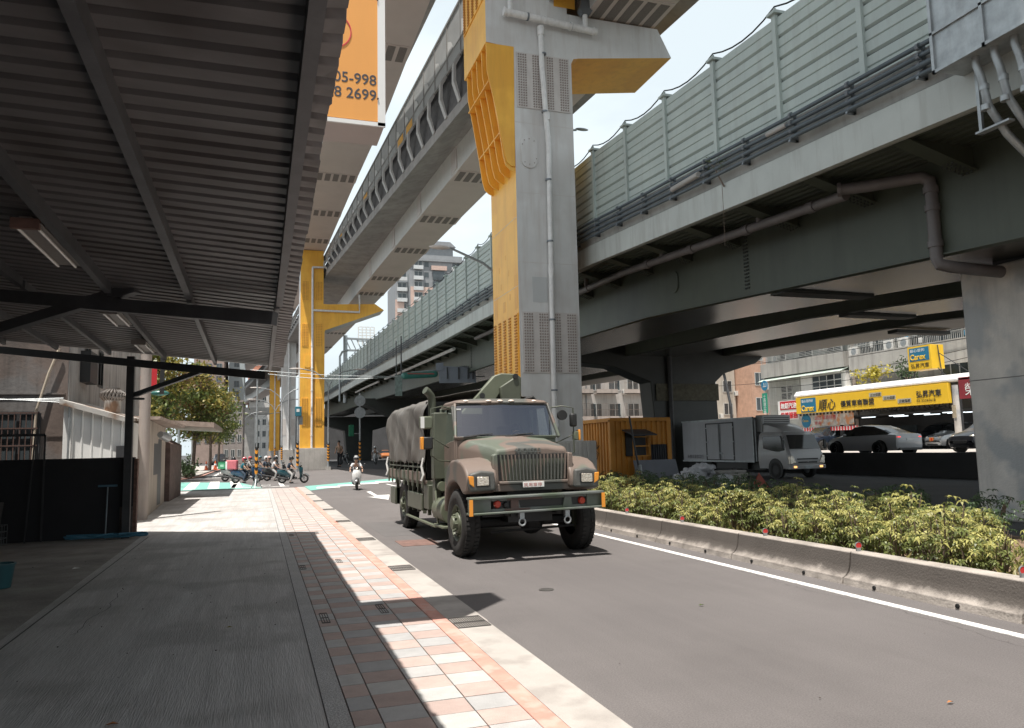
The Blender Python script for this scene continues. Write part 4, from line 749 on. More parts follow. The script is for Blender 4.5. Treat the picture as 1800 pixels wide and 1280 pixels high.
for s in (-1, 1):
    m = MB(); e_ = 0.065 if s > 0 else 0; m.beam((s * 0.86 + e_, 0.68, 1.76), (s * 0.785 + e_, 1.00, 2.34), 0.045, 0.06); m.beam((s * 0.875, 1.82, 1.6), (s * 0.79, 1.82, 2.34), 0.05, 0.12); m.build('pillar', camo, T, bevel=0.012)
    m = MB(); m.prism([(0.70, 0.90), (1.84, 0.90), (1.84, 1.66), (1.4, 1.66), (1.15, 1.70), (0.70, 1.74)], 'x', s * 0.875, s * 0.83)
    m.prism([(0.735, 1.70), (0.80, 1.70), (1.03, 2.28), (0.98, 2.30)], 'x', s * 0.85, s * 0.80); m.box(min(s * 0.79, s * 0.83), 1.0, 2.27, max(s * 0.79, s * 0.83), 1.80, 2.32); m.box(min(s * 0.80, s * 0.86), 1.76, 1.6, max(s * 0.80, s * 0.86), 1.80, 2.3)
    d = m.build('door', camo, T, bevel=0.01)
    m = MB(); m.quad((s * 0.855, 0.80, 1.71), (s * 0.855, 1.77, 1.66), (s * 0.80, 1.77, 2.28), (s * 0.80, 1.03, 2.28)); m.build('window', clear, d)
    m = MB(); m.box(min(s * 0.875, s * 0.90), 1.55, 1.45, max(s * 0.875, s * 0.90), 1.70, 1.49); m.build('handle', seal, d)
    # mirrors
    m = MB(); x = s * 1.24
    m.tube([(s * 0.84, 1.0, 2.26), (s * 1.05, 0.82, 2.29), (x, 0.78, 2.25), (x, 0.78, 1.5), (s * 1.1, 0.9, 1.42), (s * 0.88, 1.0, 1.40)], 0.012, 8); m.tube([(x, 0.78, 1.8), (s * 0.9, 1.0, 1.62)], 0.01, 6)
    mr = m.build('mirror_arm', olive, T, 40)
    if s < 0:
        MB().box(x - 0.17, 0.76, 1.93, x + 0.03, 0.90, 2.13).build('mirror_head', olive_l, mr, bevel=0.02); MB().box(x - 0.17, 0.752, 1.94, x - 0.11, 0.77, 2.12).build('mirror_edge', white_flat, mr)
        MB().box(x - 0.13, 0.76, 1.60, x + 0.03, 0.86, 1.80).build('mirror_head', seal, mr, bevel=0.02); MB().box(x - 0.17, 0.755, 1.60, x - 0.12, 0.85, 1.80).build('amber_marker', orange_r, mr, bevel=0.01)
    else:
        MB().cyl((x - 0.20, 0.76, 2.13), (x - 0.20, 0.82, 2.13), 0.085, 20).build('mirror_head', seal, mr, 40); MB().box(x - 0.06, 0.74, 1.93, x + 0.06, 0.84, 2.16).build('mirror_head', seal, mr, bevel=0.03)
        MB().box(x + 0.0, 0.76, 1.70, x + 0.09, 0.86, 1.86).build('mirror_head', olive_l, mr, bevel=0.02); MB().box(x + 0.085, 0.75, 1.70, x + 0.12, 0.86, 1.88).build('amber_marker', orange_r, mr, bevel=0.01)
m = MB(); m.loft([[(-0.845, 0.70, 1.765), (-0.4, 0.655, 1.80), (0, 0.64, 1.80), (0.4, 0.655, 1.80), (0.91, 0.70, 1.765)], [(-0.775, 1.0, 2.33), (-0.4, 0.96, 2.34), (0, 0.945, 2.345), (0.4, 0.96, 2.34), (0.84, 1.0, 2.33)]], False); m.build('windscreen', clear, T, 60)
m = MB(); pts = [(-0.845, 0.69, 1.77), (-0.4, 0.645, 1.795), (0.4, 0.645, 1.795), (0.91, 0.69, 1.77), (0.84, 0.99, 2.325), (0.4, 0.95, 2.335), (-0.4, 0.95, 2.335), (-0.775, 0.99, 2.325), (-0.845, 0.69, 1.77)]; m.tube(pts, 0.017, 6); m.build('windscreen_seal', seal, T, 50)
m = MB()
for x0, x1 in ((-0.72, -0.25), (-0.02, 0.45)): m.tube([(x0, 0.62, 1.79), ((x0 + x1) / 2, 0.63, 1.815), (x1, 0.635, 1.83)], 0.010, 6); m.tube([(x0 - 0.02, 0.61, 1.78), (x0 + 0.2, 0.63, 1.80)], 0.014, 6)
m.build('wipers', seal, T)
m = MB(); m.box(-0.82, 1.84, 0.9, 0.82, 1.88, 1.75); m.box(-0.80, 1.84, 1.75, -0.45, 1.88, 2.33); m.box(0.45, 1.84, 1.75, 0.80, 1.88, 2.33); m.box(-0.06, 1.84, 1.75, 0.06, 1.88, 2.33); m.build('cab_back_wall', olive, T)
m = MB(); m.prism([(0.72, 1.60), (1.05, 1.62), (1.02, 1.74), (0.72, 1.76)], 'x', -0.82, 0.82); dsh = m.build('dashboard', seal, T, bevel=0.02)
m = MB()
for x in (-0.45, 0.40): m.box(x - 0.25, 1.25, 1.2, x + 0.25, 1.7, 1.35); m.box(x - 0.24, 1.65, 1.3, x + 0.24, 1.78, 1.98); 
m.build('seats', seat_m, T, bevel=0.03)
m = MB(); m.tube([(0.40 + 0.2 * math.cos(a), 1.12 + 0.06 * math.sin(a), 1.70 + 0.17 * math.sin(a)) for a in [2 * math.pi * i / 20 for i in range(21)]], 0.014, 6); m.build('steering_wheel', seal, dsh)
MB().box(-0.80, 0.93, 2.235, -0.70, 0.94, 2.26).build('windscreen_sticker', white_flat, T)
# wheels
def truck_wheel(x, y, s, steer=0, dual=False):
    m = MB(); Rr, wd = 0.485, 0.27
    prof = [(0.27, -wd / 2 + 0.03), (0.36, -wd / 2), (0.44, -wd / 2 + 0.005), (Rr - 0.01, -wd / 2 + 0.03), (Rr, -wd / 2 + 0.06), (Rr, wd / 2 - 0.06), (Rr - 0.01, wd / 2 - 0.03), (0.44, wd / 2 - 0.005), (0.36, wd / 2), (0.27, wd / 2 - 0.03)]
    m.lathe(prof, n=48)
    for i in range(44):      # tread lugs
        a = 2 * math.pi * i / 44
        for q in ((-0.10, -0.035), (0.035, 0.10)):
            ao = a + (0.05 if q[0] > 0 else 0); m.add([(q[j], math.cos(ao + da) * rr_, math.sin(ao + da) * rr_) for j, da, rr_ in ((0, -0.045, Rr - 0.002), (1, -0.045, Rr - 0.002), (1, 0.045, Rr - 0.002), (0, 0.045, Rr - 0.002), (0, -0.045, Rr + 0.016), (1, -0.045, Rr + 0.016), (1, 0.045, Rr + 0.016), (0, 0.045, Rr + 0.016))], [(0, 1, 2, 3), (4, 7, 6, 5), (0, 4, 5, 1), (1, 5, 6, 2), (2, 6, 7, 3), (3, 7, 4, 0)])
    ty = m.build('wheel', rubber, T, 40)
    m = MB(); m.lathe([(0.28, wd / 2 - 0.035), (0.265, wd / 2 - 0.02), (0.25, wd / 2 - 0.04), (0.235, wd / 2 - 0.11), (0.17, wd / 2 - 0.09), (0.15, wd / 2 - 0.03), (0.10, wd / 2 + 0.0), (0.09, wd / 2 + 0.05), (0.0, wd / 2 + 0.055)], n=32)
    for i in range(10): a = 2 * math.pi * i / 10; m.cyl((wd / 2 - 0.1, 0.195 * math.cos(a), 0.195 * math.sin(a)), (wd / 2 - 0.045, 0.195 * math.cos(a), 0.195 * math.sin(a)), 0.02, 6)
    for i in range(8): a = 2 * math.pi * i / 8; m.cyl((wd / 2 - 0.01, 0.12 * math.cos(a), 0.12 * math.sin(a)), (wd / 2 + 0.03, 0.12 * math.cos(a), 0.12 * math.sin(a)), 0.014, 6)
    m.build('rim', olive_l, ty, 40)
    ty.location = (x, y, Rr + 0.012); ty.rotation_euler = (0, 0, (0 if s > 0 else math.pi) + steer); return ty
truck_wheel(-0.925, 0, -1, 0.03); truck_wheel(0.95, 0, 1, 0.03); truck_wheel(-0.86, 4.7, -1); truck_wheel(0.90, 4.7, 1)
# chassis and underside
m = MB()
for x in (-0.40, 0.40): m.box(x - 0.05, -0.85, 0.62, x + 0.05, 5.9, 0.86)
m.cyl((-0.8, 0, 0.48), (0.8, 0, 0.48), 0.08, 10); m.sphere((0.15, 0, 0.46), 0.19, 12, 8); m.cyl((-0.75, 4.7, 0.48), (0.75, 4.7, 0.48), 0.08, 10); m.sphere((0, 4.7, 0.48), 0.2, 12, 8)
m.box(-0.35, -0.4, 0.5, 0.35, 0.5, 1.0); m.box(-0.7, -0.25, 0.58, 0.7, 0.05, 0.64); m.box(-0.75, 0.7, 0.5, 0.75, 4.0, 0.85); m.tube([(-0.6, -0.3, 0.36), (0.75, -0.28, 0.40)], 0.02, 6)
m.build('chassis', seal, T)
m = MB(); m.box(-1.08, 0.72, 0.34, -0.72, 1.38, 0.375); m.box(-1.06, 1.4, 0.30, -1.0, 4.05, 0.335); m.beam((-1.02, 1.3, 0.34), (-1.02, 1.5, 0.9), 0.03, 0.05); m.build('side_step', olive_l, T, bevel=0.006)
m = MB(); m.cyl((-0.85, 0.85, 0.60), (-0.85, 1.6, 0.60), 0.22, 20); m.build('fuel_tank', olive_l, T, 40, bevel=0.01)
m = MB(); m.cyl((-0.92, 1.35, 0.98), (-0.92, 1.80, 0.98), 0.08, 14); m.cyl((-0.9, 1.3, 0.75), (-0.9, 1.8, 0.75), 0.045, 10); m.build('air_tank', olive_l, T, 40)
m = MB(); m.box(-1.05, 2.5, 0.50, -0.80, 3.9, 0.80); m.box(-1.03, 2.0, 0.55, -0.80, 2.42, 0.98); m.box(-1.06, 5.3, 0.45, -0.85, 5.9, 0.80); m.build('tool_box', olive, T, bevel=0.012)
m = MB()
for y in (2.1, 2.5, 3.0, 3.5, 3.9, 5.3): m.box(-1.02, y, 0.45, -0.96, y + 0.05, 1.05)
m.build('bed_struts', olive, T)
# stack behind the cab: air intake cabinet and exhaust
m = MB(); m.box(-1.05, 1.42, 1.10, -0.80, 1.66, 2.22); m.box(-1.02, 1.50, 0.45, -0.90, 1.72, 1.12); m.build('exhaust_guard', olive, T, bevel=0.015)
m = MB(); m.tube([(-0.98, 1.85, 2.1), (-0.98, 1.85, 2.42), (-1.0, 1.84, 2.53), (-1.07, 1.80, 2.60), (-1.12, 1.78, 2.63)], 0.07, 14); m.build('exhaust_stack', olive, T, 50)
# bed and rails
m = MB(); m.box(-1.06, 2.15, 0.98, 1.06, 6.0, 1.05); m.box(-1.08, 2.15, 1.03, -1.05, 6.0, 1.20); m.box(1.05, 2.15, 1.03, 1.08, 6.0, 1.20); m.box(-1.06, 5.95, 1.03, 1.06, 6.0, 1.5); m.build('cargo_bed', camo, T, bevel=0.008)
m = MB()
for i in range(9): y = 2.2 + i * 0.46; m.box(-1.10, y, 0.92, -1.075, y + 0.07, 1.24 if i % 2 else 1.2)
for z in (1.27, 1.36): m.box(-1.07, 2.2, z, -1.045, 5.95, z + 0.03)
for i in range(9): y = 2.3 + i * 0.45; m.box(-1.065, y, 1.2, -1.04, y + 0.06, 1.42)
m.build('side_rack', olive, T)
# canvas cover
rr = random.Random(8); rings = []; NY = 46
def wr(y, t, k): return 1.2 * (0.012 * math.sin(y * 7.3 + t * 1.1 + k + 1.5 * math.sin(y * 2.1)) + 0.009 * math.sin(y * 17 + 2.2 * t + 2 * math.sin(y * 5 + t)) + 0.012 * math.sin(y * 3.1 - t * 2.2) + 0.008 * math.sin(y * 9 - t * 3 + 2 * math.sin(t * 2)))
for j in range(NY + 1):
    y = 2.05 + 4.0 * j / NY; sagj = 0.045 * abs(math.sin((y - 2.05) / 4.0 * math.pi * 4)); pts = []
    prof = []
    for i in range(9): prof.append((-1.075 - 0.01 * i / 8, 1.36 + 0.95 * i / 8))
    for i in range(1, 8): a = i / 8 * math.pi / 2; prof.append((-1.07 + 0.26 * (1 - math.cos(a)), 2.31 + 0.22 * math.sin(a)))
    for i in range(0, 7): f = i / 6; prof.append((-0.81 + 0.81 * f, 2.53 + 0.13 * math.sin(f * math.pi / 2)))
    half = prof; full = half + [(-x, z) for x, z in reversed(half[:-1])]
    bulge = 0.03 * math.sin(j / NY * math.pi)
    for i, (x, z) in enumerate(full):
        sg = -1 if x < 0 else 1; side = abs(x) > 1.0; d = wr(y, i * 0.35, sg)
        zz = z + (0.03 * math.sin(y * 9 + i) if i in (0, len(full) - 1) else 0)
        if side: pts.append((x + sg * (d * 1.3 + bulge), y + 0.01 * math.sin(z * 9), zz))
        else: pts.append((x + sg * d * 0.5 * (abs(x) / 1.07), y, zz - sagj * (1.0 if abs(x) < 0.9 else 0.7) + d * 0.7))
    rings.append(pts)
m = MB(); m.loft(rings, False); o = m.build('canvas_cover', canvas, T, 75); so2 = o.modifiers.new('thick', 'SOLIDIFY'); so2.thickness = 0.012; o.modifiers.new('sub', 'SUBSURF').levels = 1; o.modifiers['sub'].render_levels = 1
m = MB(); m.add([rings[-1][i] for i in range(0, len(rings[-1]))], [tuple(range(len(rings[-1])))]); m.build('canvas_tail', canvas, o)
m = MB(); m.box(-1.0, 2.25, 1.0, 1.0, 2.30, 2.46); m.build('canvas_headboard', seal, o)
m = MB()
for y in (2.12, 6.02): m.tube([(-1.09, y, 1.45), (-1.12, y + 0.02, 1.3), (-1.10, y - 0.03, 1.15), (-1.13, y, 1.05)], 0.022, 8)
m.build('tie_ropes', white_flat, o, 40)
# crane behind the cab
m = MB(); m.prism([(-0.45, 2.20), (0.22, 2.92), (0.36, 2.965), (0.62, 2.955), (0.70, 2.86), (0.34, 2.62), (0.22, 2.45), (0.0, 2.2)], 'y', 2.0, 2.16); cr_ = m.build('crane', olive_l, T, bevel=0.02)
m = MB(); m.prism([(0.34, 2.3), (0.30, 2.7), (0.66, 2.93), (0.72, 2.88), (0.70, 2.3)], 'y', 1.93, 2.02); m.build('crane_arm', olive, cr_, bevel=0.02)
m = MB(); m.cyl((-0.02, 1.985, 2.55), (-0.02, 2.0, 2.55), 0.05, 16); m.cyl((0.60, 1.90, 2.90), (0.60, 1.94, 2.90), 0.05, 14); m.build('crane_pins', seal, cr_, 40)
m = MB(); m.tube([(0.75, 2.1, 2.43), (0.86, 2.05, 2.5), (0.95, 2.0, 2.52), (1.0, 2.0, 2.46)], 0.035, 8); m.box(0.1, 2.0, 1.2, 0.7, 2.2, 2.4); m.build('hydraulic_hose', seal, cr_, 40)
m = MB(); m.box(-0.62, 2.0, 0.9, -0.5, 2.1, 2.4); m.build('crane_mast', seal, cr_)
def skinny(name, verts, edges, mt, parent, root=0, sub=1):
    me = bpy.data.meshes.new(name); me.from_pydata([v[:3] for v in verts], edges, []); me.materials.append(mt)
    o = bpy.data.objects.new(name, me); col.objects.link(o); o.parent = parent
    sk = o.modifiers.new('skin', 'SKIN'); sk.use_smooth_shade = True
    for i, v in enumerate(verts):
        q = v[3]; me.skin_vertices[0].data[i].radius = q if isinstance(q, tuple) else (q, q); me.skin_vertices[0].data[i].use_root = (i == root)
    ss = o.modifiers.new('sub', 'SUBSURF'); ss.levels = sub; ss.render_levels = sub; return o
hair_m = mat('dark_hair', (0.02, 0.017, 0.015), rough=0.6, bump=0)
# people face +x in their own space; h = helmet colour; pose 'ride' or 'stand'
def person(label, loc, rz, shirt, trousers, helmet=None, pose='ride', sc=0.9, foot_down=None, long_sleeve=False, shoe=None, reach=0.44, hz=0.86, lean=0.08, group=None):
    p = thing('person', label, 'person', loc, rz, group, sc); ln = lean; V_ = []; E_ = []
    def v(x, y, z, r, par=None):
        V_.append((x, y, z, r)); i = len(V_) - 1
        if par is not None: E_.append((par, i))
        return i
    if pose == 'ride': pz_ = 0.78
    else: pz_ = 0.95
    pel = v(-0.05, 0, pz_, (0.13, 0.10)); bel = v(-0.03 + ln * 0.3, 0, pz_ + 0.17, (0.125, 0.095), pel); ch = v(ln, 0, pz_ + 0.38, (0.14, 0.10), bel); nk = v(ln + 0.03, 0, pz_ + 0.52, 0.06, ch); h1 = v(ln + 0.07, 0, pz_ + 0.62, (0.07, 0.078), nk); h2 = v(ln + 0.075, 0, pz_ + 0.72, (0.075, 0.09), h1); v(ln + 0.06, 0, pz_ + 0.79, 0.055, h2); v(ln + 0.165, 0, pz_ + 0.65, 0.012, h1)
    arms = []; legs = []
    for s in (-1, 1):
        sh = v(ln - 0.0, s * 0.18, pz_ + 0.43, 0.058, ch)
        if pose == 'ride': el = v(ln + 0.14, s * 0.29, pz_ + 0.22, 0.042, sh); wr_ = v(reach - 0.06, s * 0.29, hz - 0.01, 0.028, el); hd = v(reach, s * 0.28, hz, (0.038, 0.026), wr_); v(reach + 0.045, s * 0.275, hz - 0.02, 0.016, hd); v(reach + 0.02, s * 0.245, hz - 0.01, 0.012, hd)
        else: el = v(ln + 0.0, s * 0.25, pz_ + 0.16, 0.042, sh); wr_ = v(ln + 0.16, s * 0.22, pz_ + 0.0, 0.028, el); hd = v(ln + 0.22, s * 0.2, pz_ - 0.02, (0.038, 0.026), wr_); v(ln + 0.28, s * 0.19, pz_ - 0.04, 0.016, hd)
        hp = v(-0.03, s * 0.09, pz_ - 0.04, 0.088, pel)
        if pose == 'ride':
            if foot_down == s: kn = v(0.26, s * 0.24, 0.52, 0.062, hp); an = v(0.14, s * 0.30, 0.09, 0.04, kn); ft = v(0.27, s * 0.31, 0.04, 0.035, an)
            else: kn = v(0.34, s * 0.15, 0.70, 0.062, hp); an = v(0.28, s * 0.14, 0.36, 0.04, kn); ft = v(0.42, s * 0.14, 0.31, 0.035, an)
        else: kn = v(0.03 * s + 0.04, s * 0.10, 0.5, 0.06, hp); an = v(0.08 * s, s * 0.10, 0.09, 0.04, kn); ft = v(0.08 * s + 0.15, s * 0.11, 0.04, 0.035, an)
        arms.append((sh, el, wr_)); legs.append((hp, kn, an, ft))
    skinny('body', V_, E_, skin, p)
    e = lambda r, d: tuple(q + d for q in r) if isinstance(r, tuple) else r + d
    sv = [V_[i][:3] + (e(V_[i][3], 0.022),) for i in (pel, bel, ch)]; se = [(0, 1), (1, 2)]
    sv.append(tuple(Vector(V_[ch][:3]).lerp(Vector(V_[nk][:3]), 0.5)) + (0.075,)); se.append((2, 3))
    for sh, el, wr_ in arms:
        a = len(sv); sv.append(V_[sh][:3] + (0.078,)); se.append((2, a)); sv.append(tuple(Vector(V_[sh][:3]).lerp(Vector(V_[el][:3]), 0.95 if long_sleeve else 0.7)) + (0.062,)); se.append((a, a + 1))
        if long_sleeve: sv.append(tuple(Vector(V_[el][:3]).lerp(Vector(V_[wr_][:3]), 0.9)) + (0.044,)); se.append((a + 1, a + 2))
    skinny('shirt', sv, se, shirt, p)
    tv = [V_[pel][:3] + (e(V_[pel][3], 0.024),)]; te = []
    for hp, kn, an, ft in legs:
        a = len(tv); tv += [V_[hp][:3] + (0.102,), V_[kn][:3] + (0.076,), tuple(Vector(V_[kn][:3]).lerp(Vector(V_[an][:3]), 0.92)) + (0.058,)]; te += [(0, a), (a, a + 1), (a + 1, a + 2)]
    skinny('trousers', tv, te, trousers, p)
    m = MB()
    for hp, kn, an, ft in legs:
        a = Vector(V_[an][:3]); f = Vector(V_[ft][:3]); m.sphere(tuple(a.lerp(f, 0.55) + Vector((0, 0, 0.005))), (0.14, 0.05, 0.055), 10, 6)
    m.build('shoes', shoe or seal, p, 60)
    hx, hzz = ln + 0.07, pz_ + 0.72
    if helmet:
        m = MB(); m.sphere((hx - 0.01, 0, hzz), (0.145, 0.128, 0.15), 18, 10, v0=0, v1=0.56); m.prism([(hx - 0.14, hzz - 0.02), (hx - 0.10, hzz - 0.11), (hx - 0.02, hzz - 0.10), (hx + 0.0, hzz)], 'y', -0.12, 0.12); hel = m.build('helmet', helmet, p, 60)
        m = MB(); m.sphere((hx, 0, hzz - 0.01), (0.15, 0.132, 0.155), 18, 6, v0=0.42, v1=0.62); bmv = m.build('visor', dglass, hel, 60)
    else:
        m = MB(); m.sphere((hx - 0.02, 0, hzz + 0.01), (0.108, 0.10, 0.12), 16, 9, v0=0, v1=0.55); m.build('hair', hair_m, p, 60)
    return p
def cloth(n, c): return mat(n, c, rough=0.85, var=0.15, scale=9, bump=0.3, bscale=25)
for ch in T.children:
    nm_0 = ch.name.split('.')[0]
    if nm_0 in ('fender', 'headlight', 'turn_signal') and sum(v.co.x for v in ch.data.vertices) > 0: ch.location.x -= 0.08
    elif nm_0 == 'wheel' and ch.location.x > 0: ch.location.x -= 0.05
    elif nm_0 in ('hood', 'grille', 'grille_recess', 'grille_surround', 'radiator_screen', 'front_valance'): ch.scale.x = 0.96; ch.location.x = -0.02
driver = person('driver in olive shirt behind the truck windscreen, hands on the wheel', (TX + 0.40, TY + 1.52, 0.62), -math.pi / 2, cloth('olive_shirt', (0.06, 0.07, 0.045)), cloth('olive_trousers', (0.05, 0.055, 0.04)), pose='ride', sc=0.86, reach=0.42, hz=1.08, long_sleeve=True)
# ------------------------------------------------------------ scooters
def paint(n, c, r=0.3): return mat(n, c, rough=r, var=0.05, bump=0, coat=0.5)
sc_dark = paint('scooter_black', (0.018, 0.018, 0.02)); sc_teal = paint('scooter_teal', (0.012, 0.06, 0.08)); sc_blue = paint('scooter_blue', (0.02, 0.06, 0.13)); sc_white = paint('scooter_white', (0.75, 0.75, 0.74)); sc_grey = paint('scooter_grey', (0.28, 0.28, 0.28))
def scooter(label, loc, rz, body, group=None, sc=0.92, leg=None):
    s = thing('scooter', label, 'scooter', loc, rz, group, sc)
    for x, nm in ((-0.60, 'rear'), (0.62, 'front')):
        m = MB(); m.lathe([(0.15, -0.045), (0.20, -0.055), (0.235, -0.04), (0.25, 0), (0.235, 0.04), (0.20, 0.055), (0.15, 0.045)], axis='y', n=24); wh = m.build('wheel', rubber, s, 50); wh.location = (x, 0, 0.25)
        m = MB(); m.cyl((0, -0.05, 0), (0, 0.05, 0), 0.045, 10)
        for a in range(5): t_ = 2 * math.pi * a / 5; m.beam((0.03 * math.cos(t_), 0, 0.03 * math.sin(t_)), (0.155 * math.cos(t_), 0, 0.155 * math.sin(t_)), 0.03, 0.03, up=(0, 1, 0))
        m.lathe([(0.145, -0.03), (0.16, -0.03), (0.16, 0.03), (0.145, 0.03)], axis='y', n=24); m.build('rim', galv, wh)
    rg = []      # body: tail, seat base
    for x, w_, z0, z1 in ((-0.92, 0.04, 0.66, 0.74), (-0.82, 0.11, 0.52, 0.77), (-0.55, 0.155, 0.44, 0.75), (-0.25, 0.16, 0.34, 0.70), (-0.05, 0.13, 0.26, 0.62), (0.02, 0.12, 0.24, 0.34)):
        rg.append([(x, -w_ * 0.7, z0), (x, -w_, z0 + (z1 - z0) * 0.4), (x, -w_ * 0.95, z1 - 0.03), (x, -w_ * 0.5, z1), (x, w_ * 0.5, z1), (x, w_ * 0.95, z1 - 0.03), (x, w_, z0 + (z1 - z0) * 0.4), (x, w_ * 0.7, z0)])
    MB().loft(rg, True, True).build('body', body, s, 50)
    m = MB(); m.box(-0.05, -0.16, 0.22, 0.42, 0.16, 0.29); m.build('floorboard', sc_dark, s, bevel=0.02)
    rg = []      # leg shield and nose
    for z, x, w_, d in ((0.26, 0.40, 0.13, 0.05), (0.45, 0.43, 0.20, 0.06), (0.70, 0.40, 0.21, 0.10), (0.86, 0.36, 0.16, 0.12), (0.94, 0.33, 0.10, 0.08)):
        rg.append([(x - 0.03, -w_, z), (x + d * 0.6, -w_ * 0.85, z), (x + d * 1.25, -w_ * 0.4, z), (x + d * 1.5, 0, z), (x + d * 1.25, w_ * 0.4, z), (x + d * 0.6, w_ * 0.85, z), (x - 0.03, w_, z), (x - 0.06, 0, z)])
    MB().loft(rg, True, True).build('front_shield', leg or body, s, 60)
    m = MB(); m.loft([[(0.62 + 0.29 * math.cos(a), -0.07, 0.25 + 0.29 * math.sin(a)), (0.62 + 0.31 * math.cos(a), 0, 0.25 + 0.31 * math.sin(a)), (0.62 + 0.29 * math.cos(a), 0.07, 0.25 + 0.29 * math.sin(a))] for a in [R(20 + 16 * i) for i in range(9)]], False); m.build('front_fender', body, s, 60)
    m = MB(); m.sphere((-0.40, 0, 0.77), (0.44, 0.13, 0.065), 16, 8); m.build('seat', seal, s, 60)
    m = MB(); m.tube([(0.62, 0.08, 0.25), (0.50, 0.08, 0.55)], 0.022, 8); m.tube([(0.62, -0.08, 0.25), (0.50, -0.08, 0.55)], 0.022, 8); m.build('fork', galv, s)
    m = MB(); m.tube([(0.36, -0.34, 0.92), (0.40, -0.12, 0.96), (0.40, 0.12, 0.96), (0.36, 0.34, 0.92)], 0.018, 8); m.sphere((0.41, 0, 0.96), (0.09, 0.14, 0.07), 12, 8); m.build('handlebar', sc_dark, s, 50)
    MB().sphere((0.475, 0, 0.93), (0.045, 0.075, 0.045), 12, 8).build('headlight', hl_m, s, 60)
    for q in (-1, 1):
        m = MB(); m.tube([(0.39, q * 0.2, 0.95), (0.37, q * 0.33, 1.10)], 0.008, 6); m.sphere((0.37, q * 0.36, 1.13), (0.02, 0.06, 0.04), 10, 6); m.build('mirror', sc_dark, s, 60)
    m = MB(); m.cyl((-0.30, -0.14, 0.26), (-0.86, -0.17, 0.36), 0.055, 12, 0.065); m.box(-0.75, 0.07, 0.2, -0.3, 0.12, 0.38); m.beam((-0.7, 0.14, 0.3), (-0.55, 0.15, 0.6), 0.03, 0.03); m.build('exhaust', sc_dark, s, 50)
    m = MB(); m.sphere((-0.90, 0, 0.68), (0.03, 0.09, 0.035), 10, 6); m.build('tail_light', red_lens, s, 60); MB().box(-0.97, -0.08, 0.46, -0.955, 0.08, 0.58).build('number_plate', white_flat, s)
    return s
hm_silver = paint('helmet_silver', (0.30, 0.30, 0.30)); hm_red = paint('helmet_red', (0.45, 0.06, 0.08)); hm_black = paint('helmet_black', (0.02, 0.02, 0.022)); hm_brown = paint('helmet_brown', (0.42, 0.25, 0.20)); hm_white = paint('helmet_white', (0.75, 0.74, 0.72)); hm_teal = paint('helmet_teal', (0.04, 0.13, 0.16))
c_white = cloth('white_shirt', (0.62, 0.62, 0.63)); c_grey = cloth('grey_trousers', (0.36, 0.35, 0.34)); c_black = cloth('black_cloth', (0.025, 0.027, 0.032)); c_teal = cloth('teal_shirt', (0.02, 0.13, 0.17)); c_navy = cloth('navy_cloth', (0.03, 0.045, 0.07)); c_tan = cloth('tan_cloth', (0.30, 0.22, 0.16)); c_red = cloth('red_shirt', (0.35, 0.09, 0.07))
p = G(630, 862)
scooter('white-fronted scooter ridden straight towards the camera in the lane', (p.x, p.y + 0.6, 0.012), R(-90) - 0.10, sc_dark, leg=sc_white)
person('rider in pale shirt and silver helmet on the white-fronted scooter', (p.x, p.y + 0.75, 0.012), R(-90) - 0.10, c_white, c_black, hm_silver, sc=0.86)
def rider(pa, pb, body, slab_, rlab, shirt, tr, helm, foot=-1, **kw):       # pa: rear wheel pixel, pb: front wheel pixel
    a = G(*pa); b = G(*pb); c = G((pa[0] + pb[0]) / 2, (pa[1] + pb[1]) / 2 + 1.5); rz = R(-12)
    s = scooter(slab_, (c.x, c.y, 0.012), rz, body, 'scooters waiting at the crossing')
    if rlab: person(rlab, (c.x - 0.22 * math.cos(rz), c.y - 0.22 * math.sin(rz), 0.012), rz, shirt, tr, helm, foot_down=foot, sc=0.86, **kw)
    return c, rz
rider((494, 851), (536, 846), sc_teal, 'glossy teal scooter, foremost of the waiting row at its right end', 'rider in navy T-shirt and grey trousers with one foot down beside the pole', c_navy, c_grey, hm_black)
rider((466, 846), (508, 842), sc_dark, 'black scooter between the teal one and the blue one', 'rider in a white shirt, seen from behind the rider in navy', c_white, c_grey, hm_black)
rider((458, 847), (494, 838), sc_blue, 'blue scooter leaning behind the striped pole', 'rider in a black jacket and pinkish-brown helmet', c_black, c_black, hm_brown, long_sleeve=True)
rider((470, 838), (505, 832), sc_grey, 'grey scooter at the back of the waiting group', 'rider with a white helmet at the back of the waiting group', c_black, c_black, hm_white, long_sleeve=True)
c, rz = rider((413, 850), (452, 846), sc_blue, 'dark blue scooter carrying the pink delivery bag', 'rider in a teal shirt and red helmet in front of the pink delivery bag', c_teal, c_navy, hm_red)
rider((452, 842), (488, 837), sc_dark, 'dark scooter squeezed between the blue one and the back of the group', 'rider in a navy jacket with a white helmet amid the group', c_navy, c_black, hm_white, long_sleeve=True)
rider((424, 842), (460, 837), sc_grey, 'grey scooter behind the rider in the teal shirt', 'rider in a grey jacket with a red helmet behind the teal-shirted rider', c_grey, c_black, hm_red, long_sleeve=True)
rider((440, 838), (478, 833), sc_dark, 'dark scooter behind the teal-shirted rider', 'rider with a dark teal helmet behind the teal-shirted rider', c_navy, c_black, hm_teal)
pk = mat('pink_bag', (0.55, 0.14, 0.17), rough=0.6, var=0.1, scale=6, bump=0.1); gb_ = mat('green_bag', (0.06, 0.30, 0.15), rough=0.5, var=0.1, scale=5)
b = thing('delivery_bag', 'pink insulated delivery bag on the back of the dark blue scooter', 'delivery bag', (c.x - 0.72 * math.cos(rz), c.y - 0.72 * math.sin(rz), 0.76), rz)
